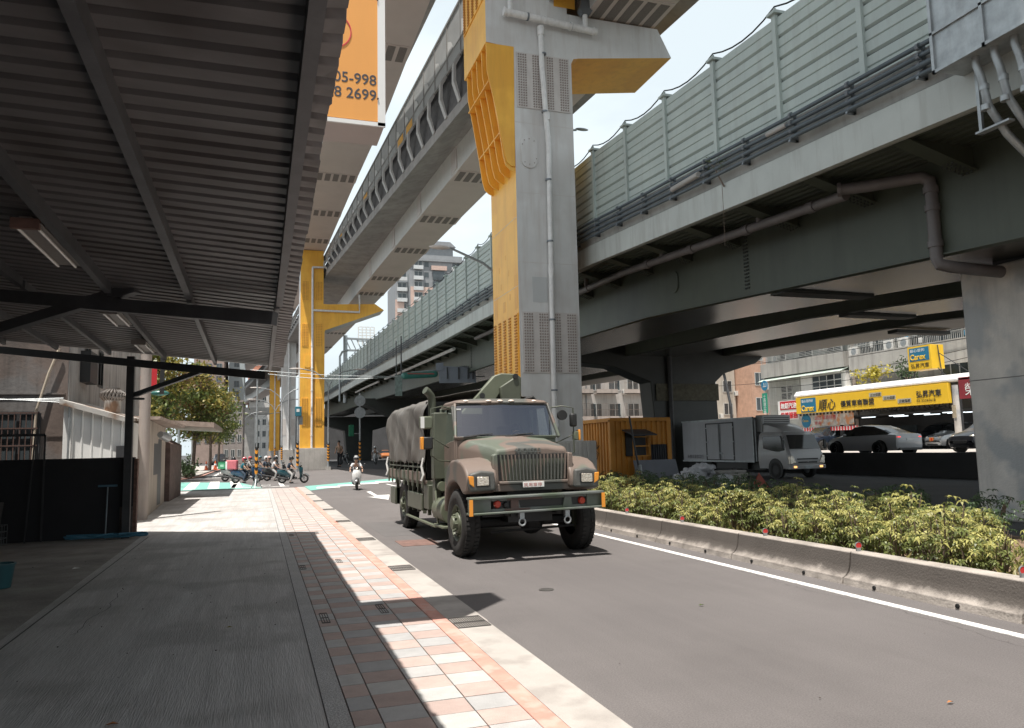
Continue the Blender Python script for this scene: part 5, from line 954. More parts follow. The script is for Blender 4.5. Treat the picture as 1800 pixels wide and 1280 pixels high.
MB().box(-0.32, -0.22, 0, 0.26, 0.22, 0.50).build('bag', pk, b, bevel=0.06, seg=3); MB().box(-0.33, -0.225, 0.0, -0.22, 0.225, 0.44).build('pale_panel', white_flat, b, bevel=0.03)
c, rz = rider((396, 847), (430, 843), sc_grey, 'grey scooter with the green delivery box, last in the row', 'rider with a black helmet half hidden behind the pink bag', c_black, c_black, hm_black)
b = thing('delivery_box', 'green delivery box on the tail of the grey scooter', 'delivery box', (c.x - 0.70 * math.cos(rz), c.y - 0.70 * math.sin(rz), 0.74), rz)
MB().box(-0.22, -0.2, 0, 0.2, 0.2, 0.40).build('box', gb_, b, bevel=0.03); MB().box(-0.1, -0.205, 0.12, 0.1, -0.2, 0.26).build('logo_patch', mat('logo_light_green', (0.35, 0.6, 0.45), bump=0), b); MB().box(-0.23, -0.21, 0.39, 0.21, 0.21, 0.41).build('lid', gb_, b)
p = G(660, 817); scooter('dark scooter coming out of the shade under the viaduct', (p.x, p.y, 0.012), R(-95), sc_dark, leg=sc_grey, sc=1.35); person('rider in pale blue coming out of the shade under the viaduct', (p.x, p.y + 0.3, 0.012), R(-95), c_white, c_navy, hm_white, sc=1.3)
p = G(597, 822); person('person in a red-brown top standing by the viaduct column', (p.x, p.y, 0.012), R(-120), c_tan, c_black, None, 'stand', sc=1.5)
p = G(606, 816); scooter('black scooter parked in the shade by the standing person', (p.x, p.y, 0.012), R(-70), sc_dark, sc=1.4)

# ------------------------------------------------------------ cars
def car(label, loc, rz, pm, kind='sedan', sc=1.0, name='parked_car', group=None, lights=False):
    c = thing(name, label, 'car', loc, rz, group, sc); Lh = 2.25
    if kind == 'sedan':      # x, z bottom, half width, belt, roof half width, roof z
        st = [(-2.25, 0.40, 0.70, 0.72, 0.66, 0.78), (-2.18, 0.26, 0.80, 0.92, 0.72, 0.98), (-1.75, 0.22, 0.86, 0.96, 0.70, 1.03), (-1.35, 0.2, 0.88, 0.96, 0.62, 1.20), (-0.75, 0.2, 0.89, 0.94, 0.58, 1.39), (-0.05, 0.2, 0.89, 0.92, 0.58, 1.44), (0.45, 0.2, 0.89, 0.91, 0.60, 1.38), (1.05, 0.2, 0.88, 0.90, 0.66, 1.05), (1.25, 0.2, 0.88, 0.88, 0.70, 0.96), (1.9, 0.2, 0.84, 0.78, 0.66, 0.83), (2.2, 0.24, 0.76, 0.62, 0.6, 0.68), (2.27, 0.4, 0.66, 0.5, 0.5, 0.55)]; gl = (2, 7); wh = 0.32
    else:
        st = [(-2.1, 0.40, 0.72, 0.80, 0.66, 0.9), (-2.05, 0.28, 0.82, 1.0, 0.68, 1.30), (-1.7, 0.22, 0.86, 1.02, 0.66, 1.58), (-0.9, 0.2, 0.88, 1.0, 0.64, 1.66), (0.0, 0.2, 0.89, 0.98, 0.64, 1.66), (0.5, 0.2, 0.89, 0.97, 0.64, 1.58), (1.1, 0.2, 0.88, 0.98, 0.68, 1.14), (1.35, 0.2, 0.88, 0.94, 0.70, 1.02), (1.85, 0.2, 0.84, 0.84, 0.66, 0.90), (2.08, 0.24, 0.78, 0.70, 0.6, 0.76), (2.14, 0.4, 0.68, 0.55, 0.5, 0.6)]; gl = (1, 6); wh = 0.33
    mb = MB(); mg = MB(); rg = []
    for x, zb, w_, be, rw_, rt in st:
        h = [(x, 0, zb), (x, -w_ * 0.92, zb), (x, -w_, zb + 0.15), (x, -w_, be - 0.12), (x, -w_ * 0.97, be), (x, -rw_, rt - 0.03), (x, -rw_ * 0.8, rt), (x, 0, rt + 0.015)]
        rg.append(h + [(a, -b_, z) for a, b_, z in reversed(h[1:-1])])
    n = len(rg[0])
    for j in range(len(rg) - 1):
        for i in range(n):
            k = (i + 1) % n; f = [rg[j][i], rg[j][k], rg[j + 1][k], rg[j + 1][i]]
            glass = (gl[0] <= j < gl[1] and i in (4, n - 5 - 0)) or (i in (4, 5, 6, 7, 8, n - 5) and (j in (gl[1] - 1, gl[0])) and (st[j + 1][5] - st[j][5]) ** 2 > 0.02)
            (mg if glass else mb).add(f, [(0, 1, 2, 3)])
    mb.add(rg[0], [tuple(range(n))]); mb.add(rg[-1], [tuple(range(n))])
    for q in (mb, mg):
        pass
    bo = mb.build('body', pm, c, None); me = bo.data; bm = bmesh.new(); bm.from_mesh(me); bmesh.ops.remove_doubles(bm, verts=bm.verts, dist=0.001); bmesh.ops.recalc_face_normals(bm, faces=bm.faces); bm.to_mesh(me); bm.free(); me.shade_smooth(); me.set_sharp_from_angle(angle=R(32))
    mg.build('windows', dglass, c, 30)
    m = MB()
    for q in (-1, 1):
        for xx in (gl[0] + 1.4, ): pass
        m.box(0.0, q * 0.78 - 0.01, 0.95, 0.07, q * 0.78 + 0.01, 1.3)
    for xf in (-1.32, 1.38):
        for q in (-1, 1):
            m2 = MB(); m2.lathe([(0.2, 0.02), (0.29, 0.04), (wh, 0.0), (wh, -0.2), (0.2, -0.2)] if q < 0 else [(0.2, -0.02), (0.29, -0.04), (wh, 0.0), (wh, 0.2), (0.2, 0.2)], axis='y', n=24); w2 = m2.build('wheel', rubber, c, 50); w2.location = (xf, q * 0.885 * 1.0, wh)
            m2 = MB(); m2.cyl((0, -q * 0.03, 0), (0, q * 0.005, 0), 0.06, 10)
            for a in range(7): t_ = 2 * math.pi * a / 7; m2.beam((0.05 * math.cos(t_), 0, 0.05 * math.sin(t_)), (0.21 * math.cos(t_), 0, 0.21 * math.sin(t_)), 0.035, 0.03, up=(0, 1, 0))
            m2.lathe([(0.2, -0.01 * q), (0.22, 0.01 * q)], axis='y', n=24); m2.cyl((0, -q * 0.1, 0), (0, -q * 0.09, 0), 0.2, 16, mi=1); m2.build('rim', [galv, seal], w2)
            m3 = MB(); m3.cyl((xf, q * 0.80, wh + 0.02), (xf, q * 0.893, wh + 0.02), wh + 0.055, 24); m3.build('wheel_arch', seal, c)
    fx = st[-1][0]; rx = st[0][0]; zf = 0.66 if kind == 'sedan' else 0.78; zr = 0.83 if kind == 'sedan' else 0.95
    for q in (-1, 1):
        m = MB(); m.sphere((fx - 0.20, q * 0.60, zf - 0.03), (0.16, 0.15, 0.07), 12, 8); m.build('headlight', hl_m, c, 60)
        m = MB(); m.sphere((rx + 0.10, q * 0.60, zr), (0.09, 0.20, 0.055), 12, 8); m.build('tail_light', mat('lit_tail_lens', (0.5, 0.03, 0.03), rough=0.2, bump=0, emit=(1, 0.05, 0.05), es=1.2) if lights else red_lens, c, 60)
        m = MB(); m.sphere((0.75, q * 0.98, 0.98), (0.06, 0.10, 0.065), 10, 6); m.build('mirror', pm, c, 60)
        m = MB()
        for xx in (-0.15, -1.0): m.box(xx, q * 0.892 - 0.006, 0.80, xx + 0.16, q * 0.892 + 0.006, 0.82)
        m.build('handle', chrome if kind != 'sedan' else pm, c)
    m = MB(); m.box(fx - 0.07, -0.42, 0.42, fx + 0.02, 0.42, 0.56); m.box(fx - 0.08, -0.5, 0.25, fx - 0.02, 0.5, 0.36); m.build('grille', seal, c, bevel=0.01)
    m = MB(); m.box(rx - 0.015, -0.22, 0.66 if kind == 'sedan' else 0.7, rx + 0.03, 0.22, 0.78 if kind == 'sedan' else 0.82); m.build('number_plate', white_flat, c)
    MB().box(rx - 0.02, -0.7, 0.22, rx + 0.2, 0.7, 0.34).build('rear_valance', seal, c, bevel=0.02)
    return c
car_white = paint('car_white', (0.50, 0.50, 0.51)); car_silver = mat('car_silver', (0.36, 0.37, 0.38), rough=0.3, metal=0.6, var=0.03, bump=0, coat=0.5); car_black = paint('car_black', (0.015, 0.016, 0.02)); car_blue = paint('car_dark_blue', (0.02, 0.03, 0.05)); car_beige = paint('car_beige', (0.42, 0.39, 0.36)); car_taxi = paint('car_orange', (0.45, 0.16, 0.05))
FS = 0.863
p1_ = G(1470, 800, FS); p2_ = G(1615, 800, FS)
car('white sedan with lit red tail lights, in the shade before the yellow-signed car shop', (28.6, 30.2, 0.852), R(92), car_white, 'sedan', 1.0, lights=True)
p = G(1665, 789, FS); sv = car('silver hatchback facing out of the shop by the concrete post', (p.x + 1.2, p.y - 0.2, FS), R(168), car_silver, 'van', 1.05)
m = MB(); m.box(2.13, -0.2, 0.50, 2.16, 0.2, 0.74); m.build('number_plate', mat('show_plate_orange', (0.85, 0.30, 0.05), bump=0), sv); m = MB(); m.sphere((2.165, 0.03, 0.62), (0.01, 0.1, 0.09), 12, 6); m.build('plate_heart', mat('heart_red', (0.7, 0.02, 0.02), bump=0), sv)
p = G(1455, 791, FS); car('dark blue hatchback with a price card in its windscreen', (p.x, p.y, FS), R(185), car_blue, 'van', 1.1)
p = G(1495, 790, FS); car('beige-grey car facing out between the dark blue car and the white sedan', (p.x + 2, p.y + 1, FS), R(182), car_beige, 'van', 1.05)
p = G(1560, 788, FS); car('white car parked behind the sedan, only its roof showing', (p.x + 0.5, p.y - 1.0, FS), R(92), paint('car_pure_white', (0.72, 0.72, 0.72)), 'van', 1.05)
p = G(1600, 789, FS); car('black car deep in the shade of the car shop', (p.x + 2, p.y - 1, FS), R(180), car_black, 'van', 1.05)
p = G(1745, 795, FS); car('charcoal car standing behind the concrete post at the shop', (p.x + 1.5, p.y + 0.8, FS), R(172), car_black, 'van', 1.05)
p = G(385, 818); car('dark car with a bright windscreen waiting far down the street by the trees', (p.x, p.y + 2, 0.012), R(-88), car_black, 'van', 1.0, name='waiting_car')
p = G(452, 806); car('dark blue van far down the street behind the riders', (p.x, p.y, 0.012), R(-90), car_blue, 'van', 1.15, name='waiting_car')
p = G(677, 807); car('orange-brown car in the dark under the viaduct', (p.x, p.y, 0.012), R(-95), car_taxi, 'van', 1.0, name='waiting_car')
p = G(575, 806); car('black car in the dark beyond the yellow column', (p.x + 4, p.y, 0.012), R(-80), car_black, 'sedan', 1.0, name='waiting_car')

# ------------------------------------------------------------ box truck under the viaduct (front = -y)
bt = thing('box_truck', 'white refrigerated box truck parked in the shade under the viaduct', 'truck', (22.3, 28.6, 0.006), R(3))
bw = mat('truck_box_white', (0.36, 0.36, 0.38), rough=0.4, var=0.06, scale=1, bump=0, streak=0.15); cabw = mat('truck_cab_white', (0.42, 0.41, 0.41), rough=0.3, var=0.04, bump=0, coat=0.4)
m = MB(); m.box(-0.98, 1.0, 0.72, 0.98, 6.6, 2.72); m.build('cargo_box', bw, bt, bevel=0.03)
m = MB()
for x in (-0.985,): m.box(x - 0.02, 0.97, 0.68, x + 0.03, 6.63, 0.76); m.box(x - 0.02, 0.97, 2.66, x + 0.03, 6.63, 2.74); m.box(x - 0.015, 0.97, 0.7, x + 0.05, 1.03, 2.74)
m.build('edge_trim', galv, bt)
m = MB()
for y0, y1 in ((2.42, 3.42), (3.48, 4.48)): m.box(-1.0, y0, 0.80, -0.975, y1, 2.5)
dd = m.build('side_door', bw, bt, bevel=0.008); m = MB()
for y in (2.38, 4.5): m.box(-1.012, y, 0.76, -0.99, y + 0.05, 2.56)
m.box(-1.012, 2.38, 2.51, -0.99, 4.55, 2.56); m.box(-1.012, 2.38, 0.76, -0.99, 4.55, 0.80); m.box(-1.005, 3.42, 0.8, -0.99, 3.48, 2.5); m.build('door_frame', seal, bt)
m = MB()
for y in (2.42, 4.42):
    for z in (0.95, 1.62, 2.3): m.box(-1.03, y - 0.06, z, -1.0, y + 0.14, z + 0.05)
for y in (3.38, 3.52): m.cyl((-1.02, y, 0.82), (-1.02, y, 2.48), 0.014, 6); m.box(-1.05, y - 0.12, 1.08, -1.02, y + 0.12, 1.13)
m.build('hinges', galv, dd)
text('永豐冷凍食品行', (-1.004, 6.2, 0.86), 0.20, mat('faded_lettering', (0.13, 0.12, 0.13), bump=0), XN, bt, 'box_lettering', 0.001)
m = MB(); m.box(-0.80, 0.55, 2.02, 0.80, 1.0, 2.80); rf = m.build('cooling_unit', sc_grey, bt, bevel=0.03); m = MB()
for i in range(6): m.box(-0.7, 0.535, 2.2 + i * 0.09, 0.7, 0.55, 2.24 + i * 0.09)
m.build('louvres', seal, rf)
rg = []
for z, w_, y0, y1 in ((0.42, 0.92, -1.22, 0.72), (0.75, 0.95, -1.25, 0.75), (1.05, 0.95, -1.22, 0.75), (1.25, 0.94, -1.14, 0.75), (1.90, 0.86, -0.86, 0.72), (2.02, 0.78, -0.72, 0.66)):
    c = 0.10; rg.append([(-w_, y0 + c, z), (-w_ + c, y0, z), (0, y0 - 0.04, z), (w_ - c, y0, z), (w_, y0 + c, z), (w_, y1, z), (-w_, y1, z)])
MB().loft(rg, True, True).build('cab', cabw, bt, 35)
MB().loft([[(-0.83, -1.145, 1.27), (0, -1.2, 1.27), (0.83, -1.145, 1.27)], [(-0.76, -0.90, 1.87), (0, -0.95, 1.87), (0.76, -0.90, 1.87)]], False).build('windscreen', dglass, bt, 60)
for s in (-1, 1):
    m = MB(); m.prism([(-0.98, 1.22), (-0.55, 1.12), (0.42, 1.30), (0.42, 1.82), (-0.72, 1.84)], 'x', s * 0.945, s * 0.90); m.build('window', dglass, bt, bevel=0.01)
    m = MB(); m.tube([(s * 0.92, -0.95, 1.8), (s * 1.12, -1.1, 1.7), (s * 1.14, -1.1, 1.25)], 0.012, 6); m.box(s * 1.14 - 0.06, -1.13, 1.3, s * 1.14 + 0.06, -1.07, 1.65); m.build('mirror', seal, bt, bevel=0.01)
    m = MB(); m.prism([(s * 0.62, 0.66), (s * 0.93, 0.62), (s * 0.94, 0.95), (s * 0.80, 1.0)], 'y', -1.275, -1.12); m.build('headlight', hl_m, bt, bevel=0.02)
    MB().box(min(s * 0.62, s * 0.78), -1.30, 0.46, max(s * 0.62, s * 0.78), -1.25, 0.54).build('fog_lamp', mat('lit_orange_lamp', (0.8, 0.4, 0.15), bump=0, emit=(1, 0.45, 0.15), es=1.5), bt)
m = MB(); m.box(-0.55, -1.285, 0.80, 0.55, -1.24, 0.86); m.box(-0.5, -1.285, 0.66, 0.5, -1.24, 0.72); m.box(-0.93, -1.15, 0.58, 0.93, -1.0, 0.60); m.build('grille', seal, bt)
m = MB(); m.box(-0.96, -1.29, 0.40, 0.96, -1.1, 0.58); bpp = m.build('bumper', cabw, bt, bevel=0.03); MB().box(-0.2, -1.305, 0.42, 0.2, -1.29, 0.55).build('number_plate', galv, bpp)
rg = []
for y, w_, h in ((-0.55, 0.55, 0.05), (-0.3, 0.68, 0.22), (0.0, 0.74, 0.34), (0.35, 0.76, 0.42), (0.6, 0.76, 0.44)): rg.append([(-w_, y, 2.0), (-w_, y, 2.0 + h * 0.8), (-w_ * 0.85, y, 2.0 + h), (w_ * 0.85, y, 2.0 + h), (w_, y, 2.0 + h * 0.8), (w_, y, 2.0)])
MB().loft(rg, True, True).build('wind_deflector', cabw, bt, 40)
for x, y in ((-0.85, -0.35), (0.85, -0.35), (-0.80, 4.6), (0.80, 4.6)):
    m = MB(); m.lathe([(0.2, -0.12), (0.34, -0.12), (0.37, -0.09), (0.37, 0.09), (0.34, 0.12), (0.2, 0.12)], n=28); w2 = m.build('wheel', rubber, bt, 50); w2.location = (x, y, 0.37)
    m = MB(); m.lathe([(0.2, 0.1), (0.17, 0.06), (0.06, 0.07), (0.05, 0.1), (0, 0.1), (0, -0.1), (0.05, -0.1), (0.06, -0.07), (0.17, -0.06), (0.2, -0.1)], n=20); m.build('rim', galv, w2, 50)
    MB().cyl((-0.94, y, 0.42), (-0.962, y, 0.42), 0.45, 24).build('wheel_arch', seal, bt) if y < 0 and x < 0 else None
m = MB(); m.box(-0.7, 0.6, 0.35, 0.7, 6.5, 0.72); m.box(-0.9, 1.6, 0.38, -0.8, 3.9, 0.66); m.build('chassis', seal, bt)
MB().cyl((-0.95, 0.86, 0.7), (-0.95, 0.86, 2.6), 0.03, 8).build('drain_hose', galv, bt)
# ------------------------------------------------------------ shared building bits
win_m = mat('window_glass', (0.05, 0.06, 0.065), rough=0.12, var=0.5, scale=0.6, bump=0, spec=0.7, island=0.5)
frame_w = mat('window_frame_white', (0.50, 0.50, 0.48), rough=0.5, var=0.1, bump=0)
ac_m = mat('ac_unit_white', (0.60, 0.59, 0.56), rough=0.5, var=0.1, bump=0, streak=0.3)
def plaster(n, c, st=0.5, dirt=(0.14, 0.13, 0.12)): return mat(n, c, rough=0.85, var=0.14, scale=0.5, bump=0.15, bscale=12, streak=st, dirt=dirt, dscale=0.9)
awn_g = mat('awning_mint', (0.52, 0.60, 0.54), rough=0.5, var=0.1, bump=0); awn_w = mat('awning_white', (0.70, 0.69, 0.66), rough=0.5, var=0.08, bump=0)
def window(parent, x, ya, yb, z0, z1, nx=3, nz=2, face='x', fm=None, name='window'):      # on a facade facing -x at x, or -y at y=x
    f = MB(); g = MB()
    P_ = (lambda d, u, z: (x - d, u, z)) if face == 'x' else (lambda d, u, z: (u, x - d, z))
    def bx(mb, d0, u0, a0, d1, u1, a1): p, q = P_(d0, u0, a0), P_(d1, u1, a1); mb.box(min(p[0], q[0]), min(p[1], q[1]), a0, max(p[0], q[0]), max(p[1], q[1]), a1)
    for i in range(nx):
        a = ya + (yb - ya) * i / nx; b = ya + (yb - ya) * (i + 1) / nx; bx(g, 0.01, a + 0.03, z0, 0.025, b - 0.03, z1)
    for i in range(nx + 1): a = ya + (yb - ya) * i / nx; bx(f, 0.0, a - 0.035, z0, 0.06, a + 0.035, z1)
    for i in range(nz + 1): z = z0 + (z1 - z0) * i / nz; bx(f, 0.0, ya, z - 0.035, 0.055, yb, z + 0.035)
    fo = W(f.build(name, fm or frame_w, parent)); go = g.build('pane', win_m, fo); return fo
def bars(parent, x, ya, yb, z0, z1, step=0.15, hz=(), face='x', mtl=None, d=0.35, horiz=False):
    m = MB(); P_ = (lambda d, u, z: (x - d, u, z)) if face == 'x' else (lambda d, u, z: (u, x - d, z))
    if horiz:
        z = z0
        while z <= z1: m.beam(P_(d, ya, z), P_(d, yb, z), 0.03, 0.03); z += step
        for k in range(4): u = ya + (yb - ya) * k / 3; m.beam(P_(d, u, z0), P_(d, u, z1), 0.04, 0.04)
    else:
        u = ya
        while u <= yb: m.beam(P_(d, u, z0), P_(d, u, z1), 0.02, 0.02); u += step
        for z in (z0, z1) + tuple(hz): m.beam(P_(d, ya, z), P_(d, yb, z), 0.03, 0.03)
    return W(m.build('window_grille', mtl or frame_w, parent))
def ac(parent, x, y, z, s=0.8):
    a = W(MB().box(x - 0.38, y, z, x, y + s, z + s * 0.78).build('air_conditioner', ac_m, parent, bevel=0.02)); m = MB(); m.lathe([(0, -0.01), (s * 0.27, -0.01), (s * 0.3, 0.0)], axis='x', n=20, c=(x - 0.385, y + s * 0.42, z + s * 0.39)); m.build('fan', galv, a); return a

# ------------------------------------------------------------ car shop and flats across the far street
fx = 47.0
pl1 = plaster('flat_grey_render', (0.38, 0.365, 0.34), 0.65); pl2 = plaster('flat_green_grey_render', (0.42, 0.43, 0.40), 0.5); pl3 = plaster('old_pink_render', (0.45, 0.37, 0.32), 0.4)
FB = thing('apartment_building', 'grey rendered flats with a long row of balcony windows above the yellow shop sign', 'building', (fx, 45, 0.85), group='old flats behind the viaduct')
W(MB().box(fx, 30, 0.85, fx + 14, 51.0, 15.5).build('wall', pl1, FB))
W(MB().box(fx - 0.9, 38, 8.35, fx, 50.6, 8.5).box(fx - 0.9, 38, 6.75, fx - 0.75, 50.6, 8.4).box(fx - 0.85, 38, 9.95, fx - 0.05, 50.8, 10.1).build('balcony', pl1, FB))
W(MB().box(fx - 0.6, 38, 10.1, fx, 50.8, 12.6).build('upper_wall', pl1, FB))
W(MB().box(fx - 0.1, 50.85, 0.85, fx + 0.02, 51.2, 12.5).build('downpipe_band', pl3, FB))
for y0 in (38.6, 41.6, 44.6, 47.6): window(FB, fx - 0.05, y0, y0 + 2.8, 8.4, 9.95, 3, 2); bars(FB, fx - 0.1, y0, y0 + 2.8, 8.45, 9.9, 0.16, (9.2,), d=0.75)
for y, z in ((49.6, 8.4), (45.9, 8.45), (44.5, 8.45)): ac(FB, fx - 0.5, y, z, 0.95)
cl = MB(); rr = random.Random(11)
bd = thing('clothes_row', 'laundry, basins and buckets crowding the balcony over the yellow sign', 'laundry', (46, 42, 8.5))
for i in range(6):
    y = 39 + i * 1.7 + rr.random(); m = MB(); m.box(fx - 0.72, y, 8.6 + 0.3 * (i % 2), fx - 0.62, y + 0.35, 9.0 + 0.4 * (i % 2)); W(m.build('garment', [cloth('laundry_blue', (0.05, 0.25, 0.4)), cloth('laundry_red', (0.5, 0.12, 0.08)), cloth('laundry_white', (0.7, 0.7, 0.68))][i % 3], bd, bevel=0.05))
window(FB, fx - 0.02, 40.2, 42.4, 5.9, 6.9, 3, 1); window(FB, fx - 0.02, 45.0, 46.2, 5.4, 6.7, 1, 1)
GB = thing('apartment_building', 'pale green-grey flats with slatted balconies to the left of the grey rendered flats', 'building', (fx, 56, 0.85), group='old flats behind the viaduct')
W(MB().box(fx + 0.1, 51.2, 0.85, fx + 14, 62.5, 14.2).build('wall', pl2, GB))
W(MB().box(fx - 0.8, 51.3, 7.7, fx + 0.1, 62.4, 9.0).build('balcony', pl1, GB)); W(MB().box(fx - 0.9, 51.3, 11.3, fx + 0.1, 62.5, 11.45).build('canopy_edge', awn_g, GB))
W(MB().prism([(fx - 1.2, 7.35), (fx - 1.1, 7.35), (fx + 0.1, 7.8), (fx + 0.1, 7.9)], 'y', 51.3, 62.4).build('awning', awn_g, GB))
for y0 in (52.4, 56.0, 59.5): window(GB, fx + 0.08, y0, y0 + 1.8, 9.3, 10.9, 2, 2)
bars(GB, fx + 0.1, 51.4, 62.3, 9.05, 11.2, 0.13, d=0.85, horiz=True); ac(GB, fx - 0.3, 60, 9.1); ac(GB, fx - 0.3, 53.6, 9.4, 0.7)
window(GB, fx - 0.6, 51.8, 55.4, 5.3, 7.2, 4, 4); W(MB().box(fx - 0.58, 51.4, 5.1, fx + 0.1, 57.0, 7.4).build('glazed_bay', awn_w, GB)); window(GB, fx + 0.08, 59, 60.6, 5.5, 6.8, 2, 2); bars(GB, fx + 0.1, 57.2, 62.3, 5.1, 7.3, 0.13, d=0.7, horiz=True); ac(GB, fx - 0.2, 57.6, 5.1, 0.9)
# shop canopy with yellow signboard
SX = 42.0
SC = thing('shop_canopy', 'white metal canopy carrying the long yellow signboard of the car shop', 'canopy', (SX, 44, 0.85))
W(MB().prism([(SX - 0.1, 5.12), (SX - 0.25, 5.2), (SX + 0.1, 5.45), (fx, 6.1), (fx, 5.95), (SX + 0.2, 5.15)], 'y', 36.6, 52.2).build('roof', awn_w, SC)); W(MB().prism([(SX + 0.1, 5.45), (SX - 0.25, 5.2), (SX - 0.25, 5.3), (SX, 5.62)], 'y', 30, 52.2).build('roof_edge', mat('white_roof_edge', (0.74, 0.73, 0.72), bump=0), SC))
m = MB()
for y in (37.0, 47.5): m.box(SX + 0.2, y, 0.85, SX + 0.4, y + 0.2, 5.2)
W(m.build('post', dark_steel, SC)); m = MB(); 
for i in range(38): m.box(SX - 0.02, 37.3 + i * 0.39, 3.62, SX + 0.02, 37.5 + i * 0.39, 3.78)
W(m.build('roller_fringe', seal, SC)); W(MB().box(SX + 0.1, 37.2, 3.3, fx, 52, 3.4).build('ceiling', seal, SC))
sy = mat('sign_yellow', (0.80, 0.50, 0.03), rough=0.4, var=0.04, bump=0); sk_ = mat('sign_black', (0.02, 0.02, 0.02), rough=0.5, bump=0); sbl = mat('sign_blue', (0.02, 0.17, 0.30), rough=0.4, var=0, bump=0); sgr = mat('sign_strip_grey', (0.40, 0.38, 0.30), rough=0.5, bump=0); s_w = mat('sign_white', (0.78, 0.78, 0.76), rough=0.4, bump=0, var=0); s_r = mat('sign_red', (0.55, 0.03, 0.04), rough=0.4, bump=0, var=0.05); s_g = mat('sign_green', (0.02, 0.30, 0.20), rough=0.4, var=0.04, bump=0)
SG = thing('shop_sign', 'long yellow signboard with black Chinese lettering and a blue logo panel', 'sign', (SX - 0.2, 44, 3.8))
W(MB().box(SX - 0.30, 37.35, 3.80, SX - 0.05, 51.95, 5.10).build('board', sy, SG, bevel=0.01)); X_ = SX - 0.305
W(MB().box(X_ - 0.01, 49.6, 3.88, X_, 51.35, 5.0).build('logo_panel', sbl, SG))
text('Carex', (X_ - 0.015, 51.3, 3.98), 0.62, sy, XN, SG, 'logo_lettering', 0.004, sx=0.92, bold=0.02, world=True); text('最心意的好', (X_ - 0.015, 51.25, 4.68), 0.26, s_w, XN, SG, 'logo_lettering', 0.003, sx=1.05, world=True)
text('順心', (X_ - 0.015, 49.35, 4.0), 0.95, sk_, XN, SG, 'lettering', 0.004, sx=1.0, bold=0.01, shear=0.2, world=True)
text('優質車商聯盟', (X_ - 0.015, 46.9, 4.12), 0.50, sk_, XN, SG, 'lettering', 0.004, sx=1.12, bold=0.008, world=True)
text('弘昇汽車', (X_ - 0.015, 39.85, 4.32), 0.50, sk_, XN, SG, 'lettering', 0.004, sx=1.0, bold=0.008, world=True); text('02-22262618', (X_ - 0.015, 39.85, 4.0), 0.22, sk_, XN, SG, 'lettering', 0.003, sx=1.3, world=True)
for i, (y, z) in enumerate(((44.0, 4.62), (42.75, 4.32), (41.45, 4.02))):
    W(MB().box(X_ - 0.012, y - 1.15, z, X_, y, z + 0.30).build('strip_panel', sgr, SG)); text(('三大保固', '三大保證', '交車服務')[i], (X_ - 0.02, y - 0.1, z + 0.05), 0.23, sk_, XN, SG, 'lettering', 0.003, sx=1.05, shear=0.2, world=True)
S2 = thing('shop_sign', 'small square yellow box sign with a blue logo, on a frame above the canopy', 'sign', (SX + 0.5, 40.2, 6.1))
W(MB().box(SX - 0.1, 38.6, 6.15, SX + 1.0, 40.5, 7.75).build('box', sy, S2, bevel=0.02)); W(MB().box(SX - 0.115, 38.75, 6.75, SX - 0.1, 40.35, 7.65).build('logo_panel', sbl, S2)); text('Carex', (SX - 0.12, 40.3, 6.85), 0.52, sy, XN, S2, 'logo_lettering', 0.003, sx=0.95, bold=0.015, world=True); text('弘昇汽車', (SX - 0.11, 40.3, 6.3), 0.36, sk_, XN, S2, 'lettering', 0.003, sx=1.05, world=True); text('最心意的', (SX - 0.12, 40.3, 7.38), 0.22, s_w, XN, S2, 'logo_lettering', 0.003, sx=1.4, world=True)
m = MB(); 
for p0, p1 in (((SX + 0.4, 40.4, 6.2), (SX + 0.6, 41.0, 5.4)), ((SX + 0.4, 38.6, 6.2), (SX + 0.6, 38.0, 5.4)), ((SX + 0.4, 38.5, 7.7), (SX + 0.4, 38.3, 5.4)), ((SX + 0.4, 38.5, 7.2), (SX + 1.5, 36.8, 5.5))): m.beam(p0, p1, 0.05, 0.05)
W(m.build('frame', dark_steel, S2))
S3 = thing('shop_sign', 'dark red signboard with white Chinese characters behind the concrete pier', 'sign', (SX, 36, 3.9)); W(MB().box(SX - 0.25, 33, 4.0, SX - 0.05, 36.6, 5.35).build('board', mat('sign_dark_red', (0.22, 0.02, 0.03), bump=0), S3, bevel=0.01)); text('榮獅', (SX - 0.26, 36.2, 4.25), 0.85, s_w, XN, S3, 'lettering', 0.004, world=True)
S4 = thing('shop_sign', 'white sign with red Chinese lettering at the left end of the shop front', 'sign', (SX, 53.5, 4)); W(MB().box(SX + 0.2, 52.3, 3.4, SX + 0.4, 54.9, 5.0).build('board', s_w, S4)); W(MB().box(SX + 0.18, 52.35, 4.25, SX + 0.2, 54.6, 4.95).build('red_panel', s_r, S4)); text('無鉛汽油', (SX + 0.17, 54.5, 4.38), 0.5, s_w, XN, S4, 'lettering', 0.003, bold=0.01, world=True); text('保養服務', (SX + 0.17, 54.6, 3.55), 0.55, s_r, XN, S4, 'lettering', 0.003, bold=0.015, world=True)
BN = thing('banner', 'printed banner with a round blue logo hanging under the yellow sign', 'banner', (SX, 50, 3)); W(MB().box(SX + 0.0, 46.0, 2.75, SX + 0.03, 52.0, 3.75).build('cloth', mat('banner_print', (0.50, 0.47, 0.43), var=0.4, scale=2.2, mottle=((0.55, 0.25, 0.12), 1.8), bump=0), BN)); W(MB().cyl((SX - 0.02, 51.2, 3.2), (SX, 51.2, 3.2), 0.55, 24).build('round_logo', sbl, BN)); text('Carex', (SX - 0.03, 51.62, 3.12), 0.28, sy, XN, BN, 'logo_lettering', 0.002, world=True); text('2025 車商好禮', (SX - 0.01, 50.2, 3.25), 0.38, s_r, XN, BN, 'lettering', 0.002, world=True); text('第2車', (SX - 0.01, 50.2, 2.88), 0.28, s_r, XN, BN, 'lettering', 0.002, world=True)
m = MB(); rr = random.Random(2)
